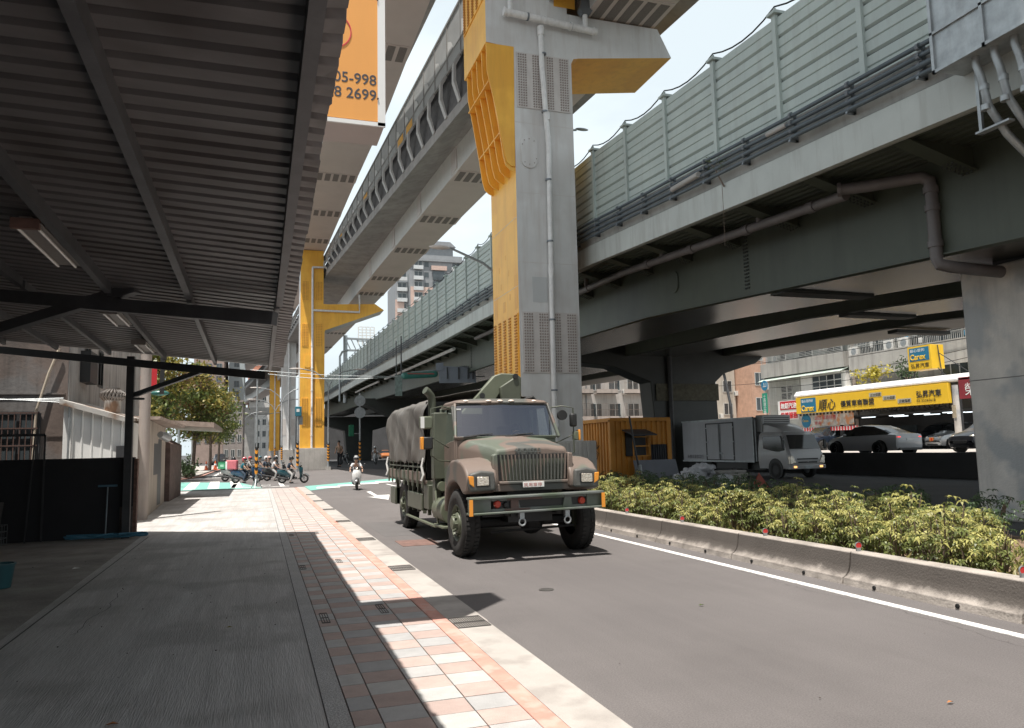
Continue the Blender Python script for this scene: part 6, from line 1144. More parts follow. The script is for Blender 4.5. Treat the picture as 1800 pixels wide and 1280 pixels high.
bu = thing('bunting', 'red and white striped bunting strip over the parked cars', 'bunting', (SX, 49, 2.5))
for i in range(22): m.box(SX - 0.05, 45.6 + i * 0.3, 2.35, SX - 0.03, 45.75 + i * 0.3, 2.65)
W(m.build('red_stripes', s_r, bu)); W(MB().box(SX - 0.02, 45.6, 2.35, SX, 52.2, 2.65).build('white_band', s_w, bu))
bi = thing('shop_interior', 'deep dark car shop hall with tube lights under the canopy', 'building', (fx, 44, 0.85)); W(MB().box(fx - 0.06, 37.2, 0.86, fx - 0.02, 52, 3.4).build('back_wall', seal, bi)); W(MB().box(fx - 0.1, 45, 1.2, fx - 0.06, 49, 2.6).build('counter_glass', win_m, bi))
lit = mat('lit_tube', (0.9, 0.95, 1), bump=0, var=0, emit=(0.85, 0.95, 1.0), es=1.6)
for i, (x, y, z) in enumerate(((43.5, 38.2, 3.25), (43.3, 40.4, 3.25), (44.8, 39.0, 3.25), (45.5, 41.6, 3.25), (43.5, 42.8, 3.25), (45.5, 44.4, 3.25), (44.0, 46.0, 3.25), (45.2, 38.0, 3.25))):
    t = thing('ceiling_tube', '%s lit white tube light on the dark ceiling of the car shop' % ('rightmost front', 'second front', 'right middle', 'central rear', 'middle front', 'left rear', 'leftmost front', 'right rear')[i], 'tube light', (x, y, z)); MB().box(-0.05, 0, 0, 0.05, 1.3, 0.06).build('tube', lit, t)
ps = thing('concrete_post', 'slim stained concrete post with a pasted poster beside the silver hatchback', 'post', (40.8, 35.7, FS)); p = G(1688, 793, FS)
ps.location = p; MB().cyl((0, 0, -0.02), (0, 0, 3.6), 0.19, 14, 0.15).build('shaft', pc, ps, 40); MB().box(-0.2, -0.12, 1.8, -0.18, 0.12, 2.5).build('poster', mat('poster_tan', (0.5, 0.42, 0.3), var=0.3, scale=8, bump=0), ps)
# potted shrubs on the canopy
def leafball(name, label, loc, rx, rz_q, n, m1, size=0.12, cat='plant', seed=1, group=None):
    t = thing(name, label, cat, loc, 0, group); rr = random.Random(seed); m = MB()
    cs = [Vector((rr.gauss(0, rx * 0.45), rr.gauss(0, rx * 0.45), rz_q * 1.1 + rr.gauss(0, rz_q * 0.4))) for _ in range(max(4, n // 40))]
    for i in range(n):
        c = cs[i % len(cs)] + Vector([rr.gauss(0, rx * 0.22) for _ in range(3)]); a = Vector([rr.gauss(0, 1) for _ in range(3)]).normalized(); b = a.cross(Vector([rr.gauss(0, 1) for _ in range(3)])).normalized(); a *= size * rr.uniform(0.6, 1.2); b *= size * 0.45; m.quad(c - a, c + b, c + a, c - b)
    m.build('foliage', m1, t, fix=False)
    m = MB()
    for c in cs[:6]: m.tube([(0, 0, 0), tuple(c * 0.5 + Vector((0.03, 0, 0))), tuple(c)], [0.03, 0.02, 0.008], 5)
    m.build('stem', MATS['twig_bark'], t); return t
lf_y = leafmat('leaf_yellow', (0.42, 0.36, 0.05)); lf_g = leafmat('leaf_green', (0.10, 0.15, 0.035)); lf_d = leafmat('leaf_dark', (0.045, 0.075, 0.03)); lf_yg = leafmat('leaf_yellow_green', (0.30, 0.31, 0.06))
leafball('potted_shrub', 'bright yellow-leaved shrub on the shop canopy roof', (43.5, 45.2, 5.6), 0.9, 0.9, 500, lf_y, 0.14, seed=2)
leafball('potted_shrub', 'sparse grey-green shrub on the shop canopy roof beside the small box sign', (43.5, 42.2, 5.6), 1.1, 1.0, 380, lf_d, 0.12, seed=3)
# street sign: round blue scooter sign over green board
sgn = thing('street_sign', 'round blue traffic sign above a green vertical board at the far kerb', 'sign', (40, 55.9, 0.85)); q = GX(1344, 678, 40); q2 = GX(1345, 705, 40)
W(MB().tube([(40.1, q.y, 0.85), (40.1, q.y, q.z)], 0.05, 8).build('pole', galv, sgn)); W(MB().cyl((40.0, q.y, q.z), (39.96, q.y, q.z), 0.42, 24).build('disc', mat('traffic_blue', (0.02, 0.20, 0.36), bump=0), sgn)); W(MB().box(39.95, q.y - 0.2, q.z - 0.12, 39.955, q.y + 0.2, q.z - 0.06).box(39.95, q.y - 0.02, q.z - 0.1, 39.955, q.y + 0.05, q.z + 0.22).box(39.95, q.y - 0.28, q.z - 0.12, 39.955, q.y - 0.23, q.z + 0.2).build('symbol', s_w, sgn)); W(MB().box(39.97, q2.y - 0.33, q2.z - 1.0, 40.0, q2.y + 0.33, q2.z + 0.65).build('green_board', s_g, sgn))
for i, ch in enumerate('→高速公路'): text(ch, (39.96, q2.y + 0.2, q2.z + 0.28 - i * 0.34), 0.36, s_w, XN, sgn, 'lettering', 0.002, world=True)
# other flats behind
def block(label, x0, x1, y, d, z0, z1, m_, cols, rows, zs, fm=None, group='old flats behind the viaduct', ww=0.55, wh=0.5, sidewin=0, name='apartment_building'):
    t = thing(name, label, 'building', ((x0 + x1) / 2, y, z0), group=group); W(MB().box(x0, y, z0, x1, y + d, z1).build('wall', m_, t))
    W(MB().box(x0 - 0.15, y - 0.15, z1, x1 + 0.15, y + d, z1 + 0.35).build('roof_parapet', m_, t)); st = (z1 - zs) / rows; cw = (x1 - x0) / cols; rr = random.Random(int(x0 * 7))
    for r_ in range(rows):
        for c in range(cols):
            a = x0 + cw * (c + 0.5 - ww / 2); window(t, y, a, a + cw * ww, zs + st * (r_ + 0.28), zs + st * (r_ + 0.28 + wh), 2, 1, 'y', fm)
    for r_ in range(rows if sidewin else 0):
        for c in range(sidewin):
            cd_ = d / sidewin; a = y + cd_ * (c + 0.25); window(t, x0, a, a + cd_ * 0.5, zs + st * (r_ + 0.28), zs + st * (r_ + 0.28 + wh), 2, 1, 'x', fm)
    if z0 < 1 and fm is None and y < 100:
        for r_ in range(rows): ac(t, x0 + 0.4 + cw * (r_ % cols) + cw * 0.9, y - 0.35, zs + st * r_ + 0.3, 0.7) if cols else None
        W(MB().tube([(x0 + cw, y - 0.06, z0), (x0 + cw, y - 0.06, z1)], 0.06, 6).build('drainpipe', galv, t)); W(MB().cyl((x0 + 1.5, y + 2, z1 + 0.3), (x0 + 1.5, y + 2, z1 + 2.0), 0.7, 16).build('roof_tank', galv, t, 40))
    return t
rty_ = mat('old_grille', (0.25, 0.20, 0.17), bump=0)
ob = block('weathered old flats seen between the grey column and the green pier, over the orange container', 31, 42.2, 75, 10, 0.85, 9.6, plaster('weathered_render', (0.46, 0.43, 0.40), 0.75), 5, 3, 1.0, ww=0.6)
for zz in (4.2, 7.1):
    for xx in (31.3, 34.2, 37.5): W(MB().box(xx, 74.3, zz, xx + 2.5, 75, zz + 0.08).box(xx, 74.3, zz, xx + 2.5, 74.36, zz + 0.5).build('balcony', plaster('old_pink_render2', (0.42, 0.36, 0.32), 0.6), ob)); bars(ob, 74.8, xx, xx + 2.5, zz + 0.5, zz + 1.9, 0.16, (zz + 1.2,), 'y', rty_, 0.45)
block('cream flats standing behind the green pier and box truck', 47.5, 54, 78, 10, 0.85, 12.2, plaster('cream_render', (0.48, 0.44, 0.38), 0.5), 3, 4, 1.5)
block('orange-tiled flats beside the green-grey flats', 54.2, 58.5, 75, 12, 0.85, 13.2, mat('orange_tiles', (0.52, 0.32, 0.23), var=0.15, scale=2, bump=0.1, streak=0.2), 2, 4, 1.5)
# tall tower beyond the viaduct
tw_g = mat('tower_grey_cladding', (0.27, 0.28, 0.29), rough=0.7, var=0.1, streak=0.2); tw_p = mat('tower_pink_tiles', (0.55, 0.40, 0.34), rough=0.7, var=0.1); tw_w = mat('tower_balcony_band', (0.55, 0.56, 0.56), rough=0.6, var=0.1)
TT = thing('residential_tower', 'tall pink and grey residential tower with a stepped crown, beyond the viaduct', 'building', (44, 200, 0))
W(MB().box(38, 200, 0, 54, 222, 52.5).build('wall', tw_g, TT)); W(MB().box(38.2, 199.7, 0, 46.8, 200, 45.3).build('pink_facade', tw_p, TT)); W(MB().box(34.6, 202, 0, 38, 216, 47).build('side_wing', tw_g, TT)); W(MB().box(34.4, 201.8, 0, 36.8, 202, 42).build('side_wing_facade', tw_p, TT))
m = MB(); m.box(37.6, 199.4, 52.5, 54.4, 222, 53.2); m.box(39.5, 201, 53.2, 53, 220, 54.6); m.box(41.5, 202, 54.6, 50.6, 216, 57.4); m.prism([(40.9, 57.2), (51.2, 57.2), (49.6, 58.6), (42.6, 58.6)], 'y', 201, 217); W(m.build('crown', tw_g, TT))
for r_ in range(10):
    z = 24 + r_ * 2.9
    for (a, b_, yy) in ((34.9, 37.6, 201.9), (39.0, 41.6, 199.7), (49.6, 52.2, 200)): W(MB().box(a, yy - 0.7, z, b_, yy, z + 1.0).build('balcony', tw_w, TT)); window(TT, yy, a + 0.2, b_ - 0.2, z + 1.1, z + 2.4, 2, 1, 'y')
    window(TT, 199.7 if z < 44 else 200, 42.0, 43.3, z + 0.8, z + 2.3, 1, 1, 'y', tw_g)
    if r_ < 10: W(MB().box(44.3, 199.55, z + 0.2, 47.6, 199.75, z + 2.6).build('recess', win_m, TT)) if r_ % 3 else W(MB().box(43.9, 199.3, z, 48.2, 199.72, z + 1.2).build('frame_band', tw_p, TT))
# left-hand far towers
block('brown-pink apartment tower behind the street trees', -11.5, -6.3, 150, 20, 0, 30, mat('brown_tower_tiles', (0.36, 0.27, 0.23), var=0.15), 3, 12, 3, group='far towers', fm=tw_g)
gt = block('slender pale glass office tower with a dark window stripe', -5.75, -2.9, 158, 12, 0, 30, mat('pale_blue_cladding', (0.50, 0.56, 0.58), rough=0.25, var=0.05, bump=0), 1, 11, 8, group='far towers', ww=0.32, wh=0.6, fm=tw_g)
block('low brown-grey street building under the glass tower', -5.2, -2.4, 125, 16, 0, 9.5, plaster('brown_grey_render', (0.30, 0.26, 0.24), 0.4), 3, 4, 0.5, group='far towers')
block('red brick building glimpsed above the concrete pier cap', -3.0, 1.5, 215, 12, 0, 27, mat('brick_red_tiles', (0.48, 0.20, 0.13), var=0.2), 5, 7, 8, group='far towers')
block('white terrace building below the red brick one', -2.6, 3.5, 208, 6, 0, 17.0, mat('white_terrace', (0.58, 0.56, 0.53), var=0.15), 4, 5, 2, group='far towers')
block('long dim street block behind the far lamp posts', 0.5, 9, 230, 12, 0, 16, plaster('dim_grey_render', (0.25, 0.24, 0.23), 0.4), 8, 5, 0.5, group='far towers')
# ------------------------------------------------------------ left side: old house, shed, wall, kiosk
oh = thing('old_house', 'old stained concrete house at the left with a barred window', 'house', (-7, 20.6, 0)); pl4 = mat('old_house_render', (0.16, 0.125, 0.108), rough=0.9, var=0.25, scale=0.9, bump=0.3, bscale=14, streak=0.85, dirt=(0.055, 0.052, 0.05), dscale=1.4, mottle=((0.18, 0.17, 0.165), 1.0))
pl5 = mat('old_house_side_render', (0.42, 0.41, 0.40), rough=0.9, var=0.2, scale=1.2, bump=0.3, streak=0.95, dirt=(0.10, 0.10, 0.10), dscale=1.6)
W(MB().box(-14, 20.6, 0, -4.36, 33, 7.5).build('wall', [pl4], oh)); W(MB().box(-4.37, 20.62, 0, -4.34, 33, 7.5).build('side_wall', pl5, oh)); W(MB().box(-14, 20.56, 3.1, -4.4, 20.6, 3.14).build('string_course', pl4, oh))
window(oh, 20.58, -6.6, -4.92, 1.4, 2.66, 4, 2, 'y', dark_steel); bars(oh, 20.58, -6.6, -4.92, 1.4, 2.66, 0.12, (1.9, 2.3), 'y', mat('rusty_bars', (0.10, 0.06, 0.05), bump=0), 0.12)
for y, wz in ((22.2, 3.6), (24.0, 3.6)): window(oh, -4.33, y, y + 0.7, wz, wz + 1.0, 2, 1, 'x', dark_steel)
for s_, (y0, y1) in (((1, 21.9), (1, 23.1)),) if False else (): pass
m = MB(); m.box(-4.33, 21.7, 3.5, -4.1, 22.6, 4.3); W(m.build('shutter_box', seal, oh))
m = MB(); m.tube([(-4.55, 20.5, 4.2), (-4.75, 20.5, 3.6), (-4.97, 20.48, 2.7), (-5.0, 20.48, 1.4)], 0.03, 8); W(m.build('drain_hose', mat('ivory_hose', (0.45, 0.38, 0.30), bump=0), oh, 50)); m = MB()
for k in range(3): m.tube([(-9, 20.4, 2.98 + 0.04 * k), (-6, 20.4, 2.96 + 0.02 * k), (-4.4, 20.4, 3.0 - 0.05 * k)], 0.006, 5)
W(m.build('cables', galv, oh))
sh = thing('tin_shed', 'white ribbed tin shed with a rusty eave in front of the old house', 'shed', (-3.7, 20.4, 0)); tin = mat('white_tin', (0.84, 0.84, 0.82), rough=0.5, var=0.05, bump=0, streak=0.35, dirt=(0.62, 0.58, 0.53), dscale=2.5); rty = mat('rusty_eave', (0.48, 0.46, 0.43), rough=0.7, var=0.1, mottle=((0.22, 0.13, 0.08), 2.2), bump=0.1)
m = MB(); x = -4.36; rg = []
while x < -3.0:
    for dx, dy in ((0, 0), (0.16, 0), (0.175, -0.03), (0.195, -0.03), (0.21, 0)): rg.append((x + dx, 20.3 + dy))
    x += 0.21
m.loft([[(p[0], p[1], z if z < 1 else 2.90 - (p[0] + 4.4) * 0.30) for p in rg] for z in (0.0, 2)], False); W(m.build('front_sheet', tin, sh)); W(MB().box(-4.3, 20.34, 0, -3.02, 23.0, 2.45).build('body', tin, sh))
m = MB(); m.add([(-4.42, 20.12, 2.96), (-2.98, 20.12, 2.52), (-2.98, 20.12, 2.40), (-4.42, 20.12, 2.84), (-4.42, 23, 3.05), (-2.98, 23, 2.6), (-2.98, 20.3, 2.40), (-4.42, 20.3, 2.84)], [(0, 1, 2, 3), (0, 4, 5, 1), (2, 3, 7, 6), (1, 5, 6, 2)]); W(m.build('eave', rty, sh))
m = MB(); m.tube([(-4.22, 20.2, 2.85), (-4.22, 20.2, 0.4)], 0.025, 8); W(m.build('downpipe', galv, sh)); W(MB().box(-3.22, 20.24, 0.9, -3.02, 20.27, 1.85).build('door', dark_steel, sh))
tv = thing('roof_turbine', 'rusty ball-shaped roof turbine vent on the tin shed', 'roof vent', (-3.45, 21.0, 2.80), 0, None, 1.3); m = MB(); m.cyl((0, 0, -0.1), (0, 0, 0.14), 0.15, 16); m.build('neck', rty, tv); m = MB()
for i in range(20): a = 2 * math.pi * i / 20; m.tube([(0.13 * math.cos(a), 0.13 * math.sin(a), 0.13), (0.21 * math.cos(a + 0.15), 0.21 * math.sin(a + 0.15), 0.2), (0.22 * math.cos(a + 0.3), 0.22 * math.sin(a + 0.3), 0.27), (0.05 * math.cos(a + 0.5), 0.05 * math.sin(a + 0.5), 0.37)], 0.018, 5)
m.cyl((0, 0, 0.35), (0, 0, 0.38), 0.12, 14); m.build('vanes', mat('turbine_metal', (0.20, 0.18, 0.165), rough=0.5, metal=0.4, bump=0), tv)
bwm = mat('black_painted_wall', (0.022, 0.022, 0.026), rough=0.7, var=0.2, scale=1, bump=0.1); bk = mat('broken_brick_edge', (0.16, 0.09, 0.07), rough=0.9, var=0.4, scale=12, bump=0.5)
bl_ = thing('low_wall', 'low black-painted wall closing the yard under the canopy', 'wall', (-5, 17.25, 0)); W(MB().box(-12, 17.1, 0, -2.38, 17.28, 1.58).build('wall', bwm, bl_)); W(MB().box(-2.38, 17.1, 0, -2.32, 17.28, 1.55).build('broken_end', bk, bl_)); W(MB().box(-2.62, 17.09, 0.0, -2.38, 17.1, 0.6).build('bare_patch', mat('bare_block', (0.10, 0.085, 0.08), var=0.3, scale=6), bl_))
m = MB(); m.beam((-12, 17.0, 2.05), (-3.95, 17.0, 2.05), 0.03, 0.05); m.beam((-3.95, 17.0, 0), (-3.95, 17.0, 2.05), 0.03, 0.03); m.beam((-4.2, 16.9, 0), (-4.12, 17.0, 2.05), 0.025, 0.025); W(m.build('rusty_rail', dark_steel, bl_))
bp_ = thing('storage_board', 'pale scratched board leaning on the black wall', 'board', (-4.85, 16.85, 0)); MB().add([(-0.45, 0, 0), (0.22, -0.05, 0), (0.25, 0.15, 0.78), (-0.45, 0.15, 0.80), (-0.45, 0.03, 0), (0.22, -0.02, 0), (0.25, 0.18, 0.78), (-0.45, 0.18, 0.80)], [(0, 1, 2, 3), (4, 5, 6, 7), (0, 1, 5, 4), (1, 2, 6, 5), (2, 3, 7, 6), (3, 0, 4, 7)]).build('board', mat('grimy_board', (0.13, 0.12, 0.115), var=0.3, scale=3), bp_)
cr8 = thing('wire_crate', 'dark wire crate standing before the pale board at the black wall', 'crate', (-4.75, 16.6, 0)); m = MB()
for z in (0.02, 0.14, 0.26, 0.38): m.tube([(-0.3, -0.15, z), (0.3, -0.15, z), (0.3, 0.15, z), (-0.3, 0.15, z), (-0.3, -0.15, z)], 0.005, 5)
for i in range(13): x = -0.3 + i * 0.05; m.beam((x, -0.15, 0.02), (x, -0.15, 0.38), 0.005, 0.005); m.beam((x, 0.15, 0.02), (x, 0.15, 0.38), 0.005, 0.005)
m.build('wires', galv, cr8)
rg = thing('cloth_rag', 'ochre rag hanging over the top of the pale board', 'rag', (-5.05, 16.98, 0.74)); m = MB(); m.loft([[(x, -0.05 - 0.02 * math.sin(x * 30), -0.1 - 0.04 * math.sin(x * 17)), (x, 0, 0.08), (x, 0.04, 0.07)] for x in [-0.3 + 0.05 * i for i in range(13)]], False); m.build('cloth', cloth('ochre_rag', (0.22, 0.13, 0.06)), rg, 60)
sq = thing('floor_squeegee', 'blue floor squeegee standing upside down against the black wall', 'squeegee', (-2.82, 16.85, 0)); MB().tube([(0, 0, 0), (0, 0.1, 1.02)], 0.013, 8).build('handle', mat('pale_blue_tube', (0.30, 0.36, 0.40), bump=0), sq, 50); MB().box(-0.17, 0.06, 1.01, 0.17, 0.12, 1.05).build('blade', mat('squeegee_blue', (0.10, 0.20, 0.28), bump=0), sq, bevel=0.008)
hs = thing('garden_hose', 'blue hose bundle lying at the foot of the black wall', 'hose', (-2.8, 16.75, 0.02)); m = MB(); rr = random.Random(6)
for k in range(4): m.tube([(-0.7 + 0.12 * i + rr.uniform(-0.02, 0.02), rr.uniform(-0.08, 0.08), 0.03 + 0.02 * k) for i in range(13)], 0.016, 6)
m.build('hose', mat('hose_blue', (0.06, 0.20, 0.30), rough=0.4, bump=0), hs, 60)
bk_ = thing('bucket', 'teal plastic bucket at the left edge of the yard', 'bucket', G(2, 1035) + Vector((-0.02, 0, 0.01))); m = MB(); m.lathe([(0.0, 0.0), (0.12, 0.0), (0.16, 0.28), (0.17, 0.28), (0.17, 0.30), (0.15, 0.30), (0.11, 0.02), (0, 0.02)], axis='z', n=24); m.build('body', mat('bucket_teal', (0.03, 0.11, 0.13), rough=0.4, bump=0), bk_, 50)
# beige kiosk and utility pole
kk = thing('kiosk_building', 'low beige concrete hut with a flat tin roof beside the driveway', 'hut', (-3.6, 24, 0)); bei = mat('beige_render', (0.44, 0.385, 0.33), rough=0.85, var=0.12, scale=1, bump=0.15, streak=0.5, dirt=(0.2, 0.16, 0.12), dscale=1.3)
W(MB().add([(x, y, z) for z in (0, 2.55) for x, y in ((-2.78, 22.6), (-3.08, 29.0), (-6.0, 29.0), (-6.0, 22.6))], [(0, 1, 2, 3), (4, 5, 6, 7), (0, 1, 5, 4), (1, 2, 6, 5), (2, 3, 7, 6), (3, 0, 4, 7)]).build('wall', bei, kk))
m = MB(); m.prism([(-6.2, 2.62), (-2.55, 2.56), (-2.5, 2.64), (-6.2, 2.72)], 'y', 22.3, 29.6); m.prism([(-3.4, 2.72), (-1.6, 2.6), (-1.6, 2.78), (-3.4, 2.9)], 'y', 30.5, 37.5); W(m.build('tin_roof', mat('rusty_tin_roof', (0.34, 0.27, 0.23), rough=0.8, var=0.3, scale=3, bump=0.3), kk))
for ya, yb, z0, z1 in ((24.0, 25.0, 1.05, 1.95), (25.6, 26.5, 0.1, 2.1)):
    f = (ya - 22.6) / 6.4; x = -2.78 - 0.3 * f; m = MB(); m.box(x - 0.10, ya, z0, x + 0.0, yb, z1); W(m.build('window' if z0 > 1 else 'door', dark_steel, kk))
m = MB(); m.prism([(-3.3, 0), (-2.95, 0), (-2.95, 2.0), (-3.3, 2.2)], 'y', 29.3, 33.5); W(m.build('side_wall', mat('dark_wood_wall', (0.12, 0.08, 0.07), var=0.4, scale=4), kk)); m = MB(); m.cyl((-2.60, 23.2, 2.18), (-2.45, 23.6, 2.10), 0.09, 12, 0.13); W(m.build('floodlight', galv, kk))
up = thing('utility_pole', 'thick round concrete utility pole rising behind the canopy post', 'pole', (-2.78, 21.4, 0)); MB().cyl((0, 0, 0), (0.02, 0, 8.5), 0.14, 20, 0.12).build('shaft', mat('pole_concrete', (0.36, 0.31, 0.28), rough=0.85, var=0.1, bump=0.2, streak=0.3), up, 40)
hb = thing('house_banner', 'red and black vertical sign hanging between the house and the pole', 'sign', (-3.3, 24.5, 3.9)); MB().cyl((0.12, 0, 0), (0.12, 0.06, 0), 0.15, 20).box(0.25, 0, -0.3, 0.42, 0.06, 0.4).build('red_disc', s_r, hb); MB().box(0.5, 0.0, -0.5, 0.62, 0.06, 1.0).build('black_strip', seal, hb)
# unseen blocks added behind and beside the camera to darken the canopy yard
yb_ = thing('yard_sky_blocker', 'unseen grey block added along the left side of the yard to shut out sky', 'building', (-12, 5, 0)); W(MB().box(-15, -26, 0, -9.2, 17, 8).build('wall', pl4, yb_))
bb = thing('rear_sky_blocker', 'unseen block added behind the camera on the canopy side to shut out sky', 'building', (0, -30, 0)); W(MB().box(-15, -45, 0, 1.2, -25, 16).build('wall', pl1, bb))
# ------------------------------------------------------------ trees
bark = mat('tree_bark', (0.13, 0.10, 0.08), rough=0.9, var=0.3, scale=8, bump=0.5)
lf_o = leafmat('leaf_olive_gold', (0.30, 0.25, 0.06)); lf_b = leafmat('leaf_rust', (0.22, 0.13, 0.07)); lf_gg = leafmat('leaf_mid_green', (0.13, 0.165, 0.045))
def tree(label, x, y, h, rx, mix, seed, nc=46, nl=120, size=0.16, z0=0.42, group='street trees at the far kerb'):
    t = thing('street_tree', label, 'tree', (x, y, 0), 0, group); rr = random.Random(seed); m = MB(); top = Vector((rr.uniform(-0.3, 0.3), rr.uniform(-0.3, 0.3), h * 0.62))
    m.tube([(0, 0, -0.1), (0.06, 0.03, h * 0.2), (top.x * 0.6, top.y * 0.6, h * 0.42), tuple(top)], [0.17, 0.13, 0.10, 0.05], 8); cs = []
    for i in range(nc):
        a = rr.uniform(0, 6.28); f = rr.random() ** 0.6; zz = rr.random(); w_ = math.sin(math.pi * (0.12 + 0.8 * zz)) ** 0.7; cs.append(Vector((rx * w_ * f * math.cos(a), rx * w_ * f * math.sin(a), h * (z0 + (1 - z0) * zz) + rr.gauss(0, 0.12))))
    for c in cs[::3]: mid = Vector((top.x * 0.7, top.y * 0.7, h * 0.36 + 0.25 * (c.z - h * 0.36))); m.tube([(top.x * 0.5, top.y * 0.5, h * 0.33), tuple(mid.lerp(c, 0.4)), tuple(c)], [0.06, 0.035, 0.012], 5)
    m.build('trunk', bark, t, 60); mbs = [MB() for _ in mix]
    for c in cs:
        k = rr.random(); acc = 0; mi = 0
        for q, (_, p_) in enumerate(mix):
            acc += p_
            if k <= acc: mi = q; break
        cr_ = rx * rr.uniform(0.16, 0.30)
        for _ in range(nl):
            p = c + Vector((rr.gauss(0, cr_), rr.gauss(0, cr_), rr.gauss(0, cr_ * 0.6))); a = Vector([rr.gauss(0, 1) for _ in range(3)]).normalized(); b = a.cross(Vector([rr.gauss(0, 1) for _ in range(3)])).normalized(); s_ = size * rr.uniform(0.5, 1.2); mbs[mi].quad(p - a * s_, p + b * s_ * 0.45, p + a * s_, p - b * s_ * 0.45)
    crown = MB(); mats = []
    for q, (mm, _) in enumerate(mix): mats.append(mm); crown.v_off = len(crown.v); crown.add(mbs[q].v, mbs[q].f, q)
    crown.build('crown', mats, t, fix=False); return t
gold = [(lf_o, 0.45), (lf_gg, 0.35), (lf_b, 0.2)]; green = [(lf_gg, 0.6), (lf_d, 0.3), (lf_o, 0.1)]; mixd = [(lf_o, 0.3), (lf_gg, 0.5), (lf_b, 0.2)]
tree('tall golden-green street tree, tallest above the beige hut', -6.2, 50, 8.6, 2.1, gold, 1, nc=60); tree('olive-green street tree leaning over the road right of the tallest tree', -4.4, 58, 7.6, 2.1, mixd, 2, nc=56)
tree('rusty-leaved thin street tree behind the green street-name board', -8.2, 52, 8.4, 1.9, [(lf_b, 0.6), (lf_o, 0.4)], 3, nc=40, nl=70); tree('low bright green tree just over the tin roof of the hut', -7.2, 46, 6.0, 1.7, [(lf_gg, 0.7), (lf_o, 0.3)], 4, nc=44)
tree('dark green tree farther down the far kerb', -4.3, 76, 7.4, 2.3, green, 5, nc=48); tree('farthest dark green tree before the street building', -4.6, 98, 8.0, 2.6, green, 6, nc=46); tree('dark green tree filling the gap behind the golden trees', -8.6, 68, 9.0, 2.8, green, 7, nc=56)
# low shrubs under the trees
for i, (x, y, lab) in enumerate(((-4.9, 56, 'low green shrub at the foot of the street trees, nearest the road'), (-5.8, 53, 'low green shrub between the tree trunks'), (-5.2, 64, 'low dark shrub by the traffic cones'))): leafball('low_shrub', lab, (x, y, 0), 0.8, 0.55, 420, lf_d, 0.13, seed=20 + i)
m = MB(); m.prism([(-9, 48.5), (-5.3, 50.5), (-4.2, 60), (-3.9, 110), (-9, 110)], 'z', -0.02, 0.12); struct('far_verge', m, gutter_c)
m = MB(); m.prism([(-5.2, 50.4), (-5.3, 50.5), (-4.05, 60), (-3.75, 110), (-3.6, 110), (-3.9, 60)], 'z', 0, 0.06); struct('far_red_kerb', m, red_kerb)
cone_m = mat('cone_orange', (0.75, 0.16, 0.06), rough=0.5, bump=0)
for i, (x, y, lab) in enumerate(((-4.7, 78, 'orange traffic cone on the far verge, left one of two'), (-4.0, 80, 'orange traffic cone on the far verge, right one of two'))):
    c = thing('traffic_cone', lab, 'traffic cone', (x, y, 0.12)); MB().cyl((0, 0, 0.04), (0, 0, 0.85), 0.17, 16, 0.04).build('cone', cone_m, c, 40); MB().box(-0.25, -0.25, 0, 0.25, 0.25, 0.05).build('base', cone_m, c); MB().cyl((0, 0, 0.42), (0, 0, 0.58), 0.118, 16, 0.09).build('white_band', white_flat, c, 40)

# ------------------------------------------------------------ median shrubs (umbrella plants)
lf1 = leafmat('shrub_leaf_lime', (0.45, 0.43, 0.145), 0.35, 0.4); lf2 = leafmat('shrub_leaf_green', (0.17, 0.20, 0.06), 0.3, 0.4); lf3 = leafmat('shrub_leaf_shade', (0.055, 0.095, 0.04), 0.25, 0.4)  # the third leaf is a darkened copy with the back row's shade in it
def shrub(seed, h, w_, nw, top):
    t = thing('median_shrub', 'x', 'shrub'); rr = random.Random(seed); a_ = MB(); st = MB()
    for k in range(7):
        q = rr.uniform(0, 6.28); r0 = rr.uniform(0.02, 0.12); r1 = w_ * rr.uniform(0.3, 0.9); st.tube([(r0 * math.cos(q), r0 * math.sin(q), -0.05), (r0 * 1.6 * math.cos(q), r0 * 1.6 * math.sin(q), h * 0.4), (r1 * math.cos(q), r1 * math.sin(q), h * rr.uniform(0.75, 0.95))], [0.014, 0.011, 0.006], 5)
    for i in range(nw):
        f = rr.random() ** 0.8; q = rr.uniform(0, 6.28); rad = w_ * rr.random() ** 0.5 * (0.55 + 0.55 * math.sin(math.pi * min(1, f * 0.9))); c = Vector((rad * math.cos(q), rad * math.sin(q), h * (0.12 + 0.88 * f) * (1 - 0.06 * (rad / w_) ** 2) * rr.uniform(0.85, 1.08))); lean = Vector((math.cos(q) * rad / w_ * 0.5, math.sin(q) * rad / w_ * 0.5, 1)).normalized()
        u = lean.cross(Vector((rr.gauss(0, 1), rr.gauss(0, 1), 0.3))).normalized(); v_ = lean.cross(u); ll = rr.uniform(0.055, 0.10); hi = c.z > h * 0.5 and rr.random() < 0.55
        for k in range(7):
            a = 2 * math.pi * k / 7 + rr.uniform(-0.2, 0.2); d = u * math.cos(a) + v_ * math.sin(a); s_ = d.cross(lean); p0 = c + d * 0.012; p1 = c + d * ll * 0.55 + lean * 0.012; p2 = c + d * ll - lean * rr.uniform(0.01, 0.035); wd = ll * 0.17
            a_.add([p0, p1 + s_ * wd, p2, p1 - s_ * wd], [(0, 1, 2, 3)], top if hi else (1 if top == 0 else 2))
    st.build('stems', MATS['twig_bark'], t); a_.build('leaves', [lf1, lf2, lf3], t, fix=False); return t
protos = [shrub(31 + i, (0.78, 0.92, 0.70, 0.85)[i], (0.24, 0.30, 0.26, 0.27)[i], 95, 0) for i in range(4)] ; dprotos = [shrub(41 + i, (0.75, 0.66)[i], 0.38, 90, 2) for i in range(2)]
used = set(); rr = random.Random(12)
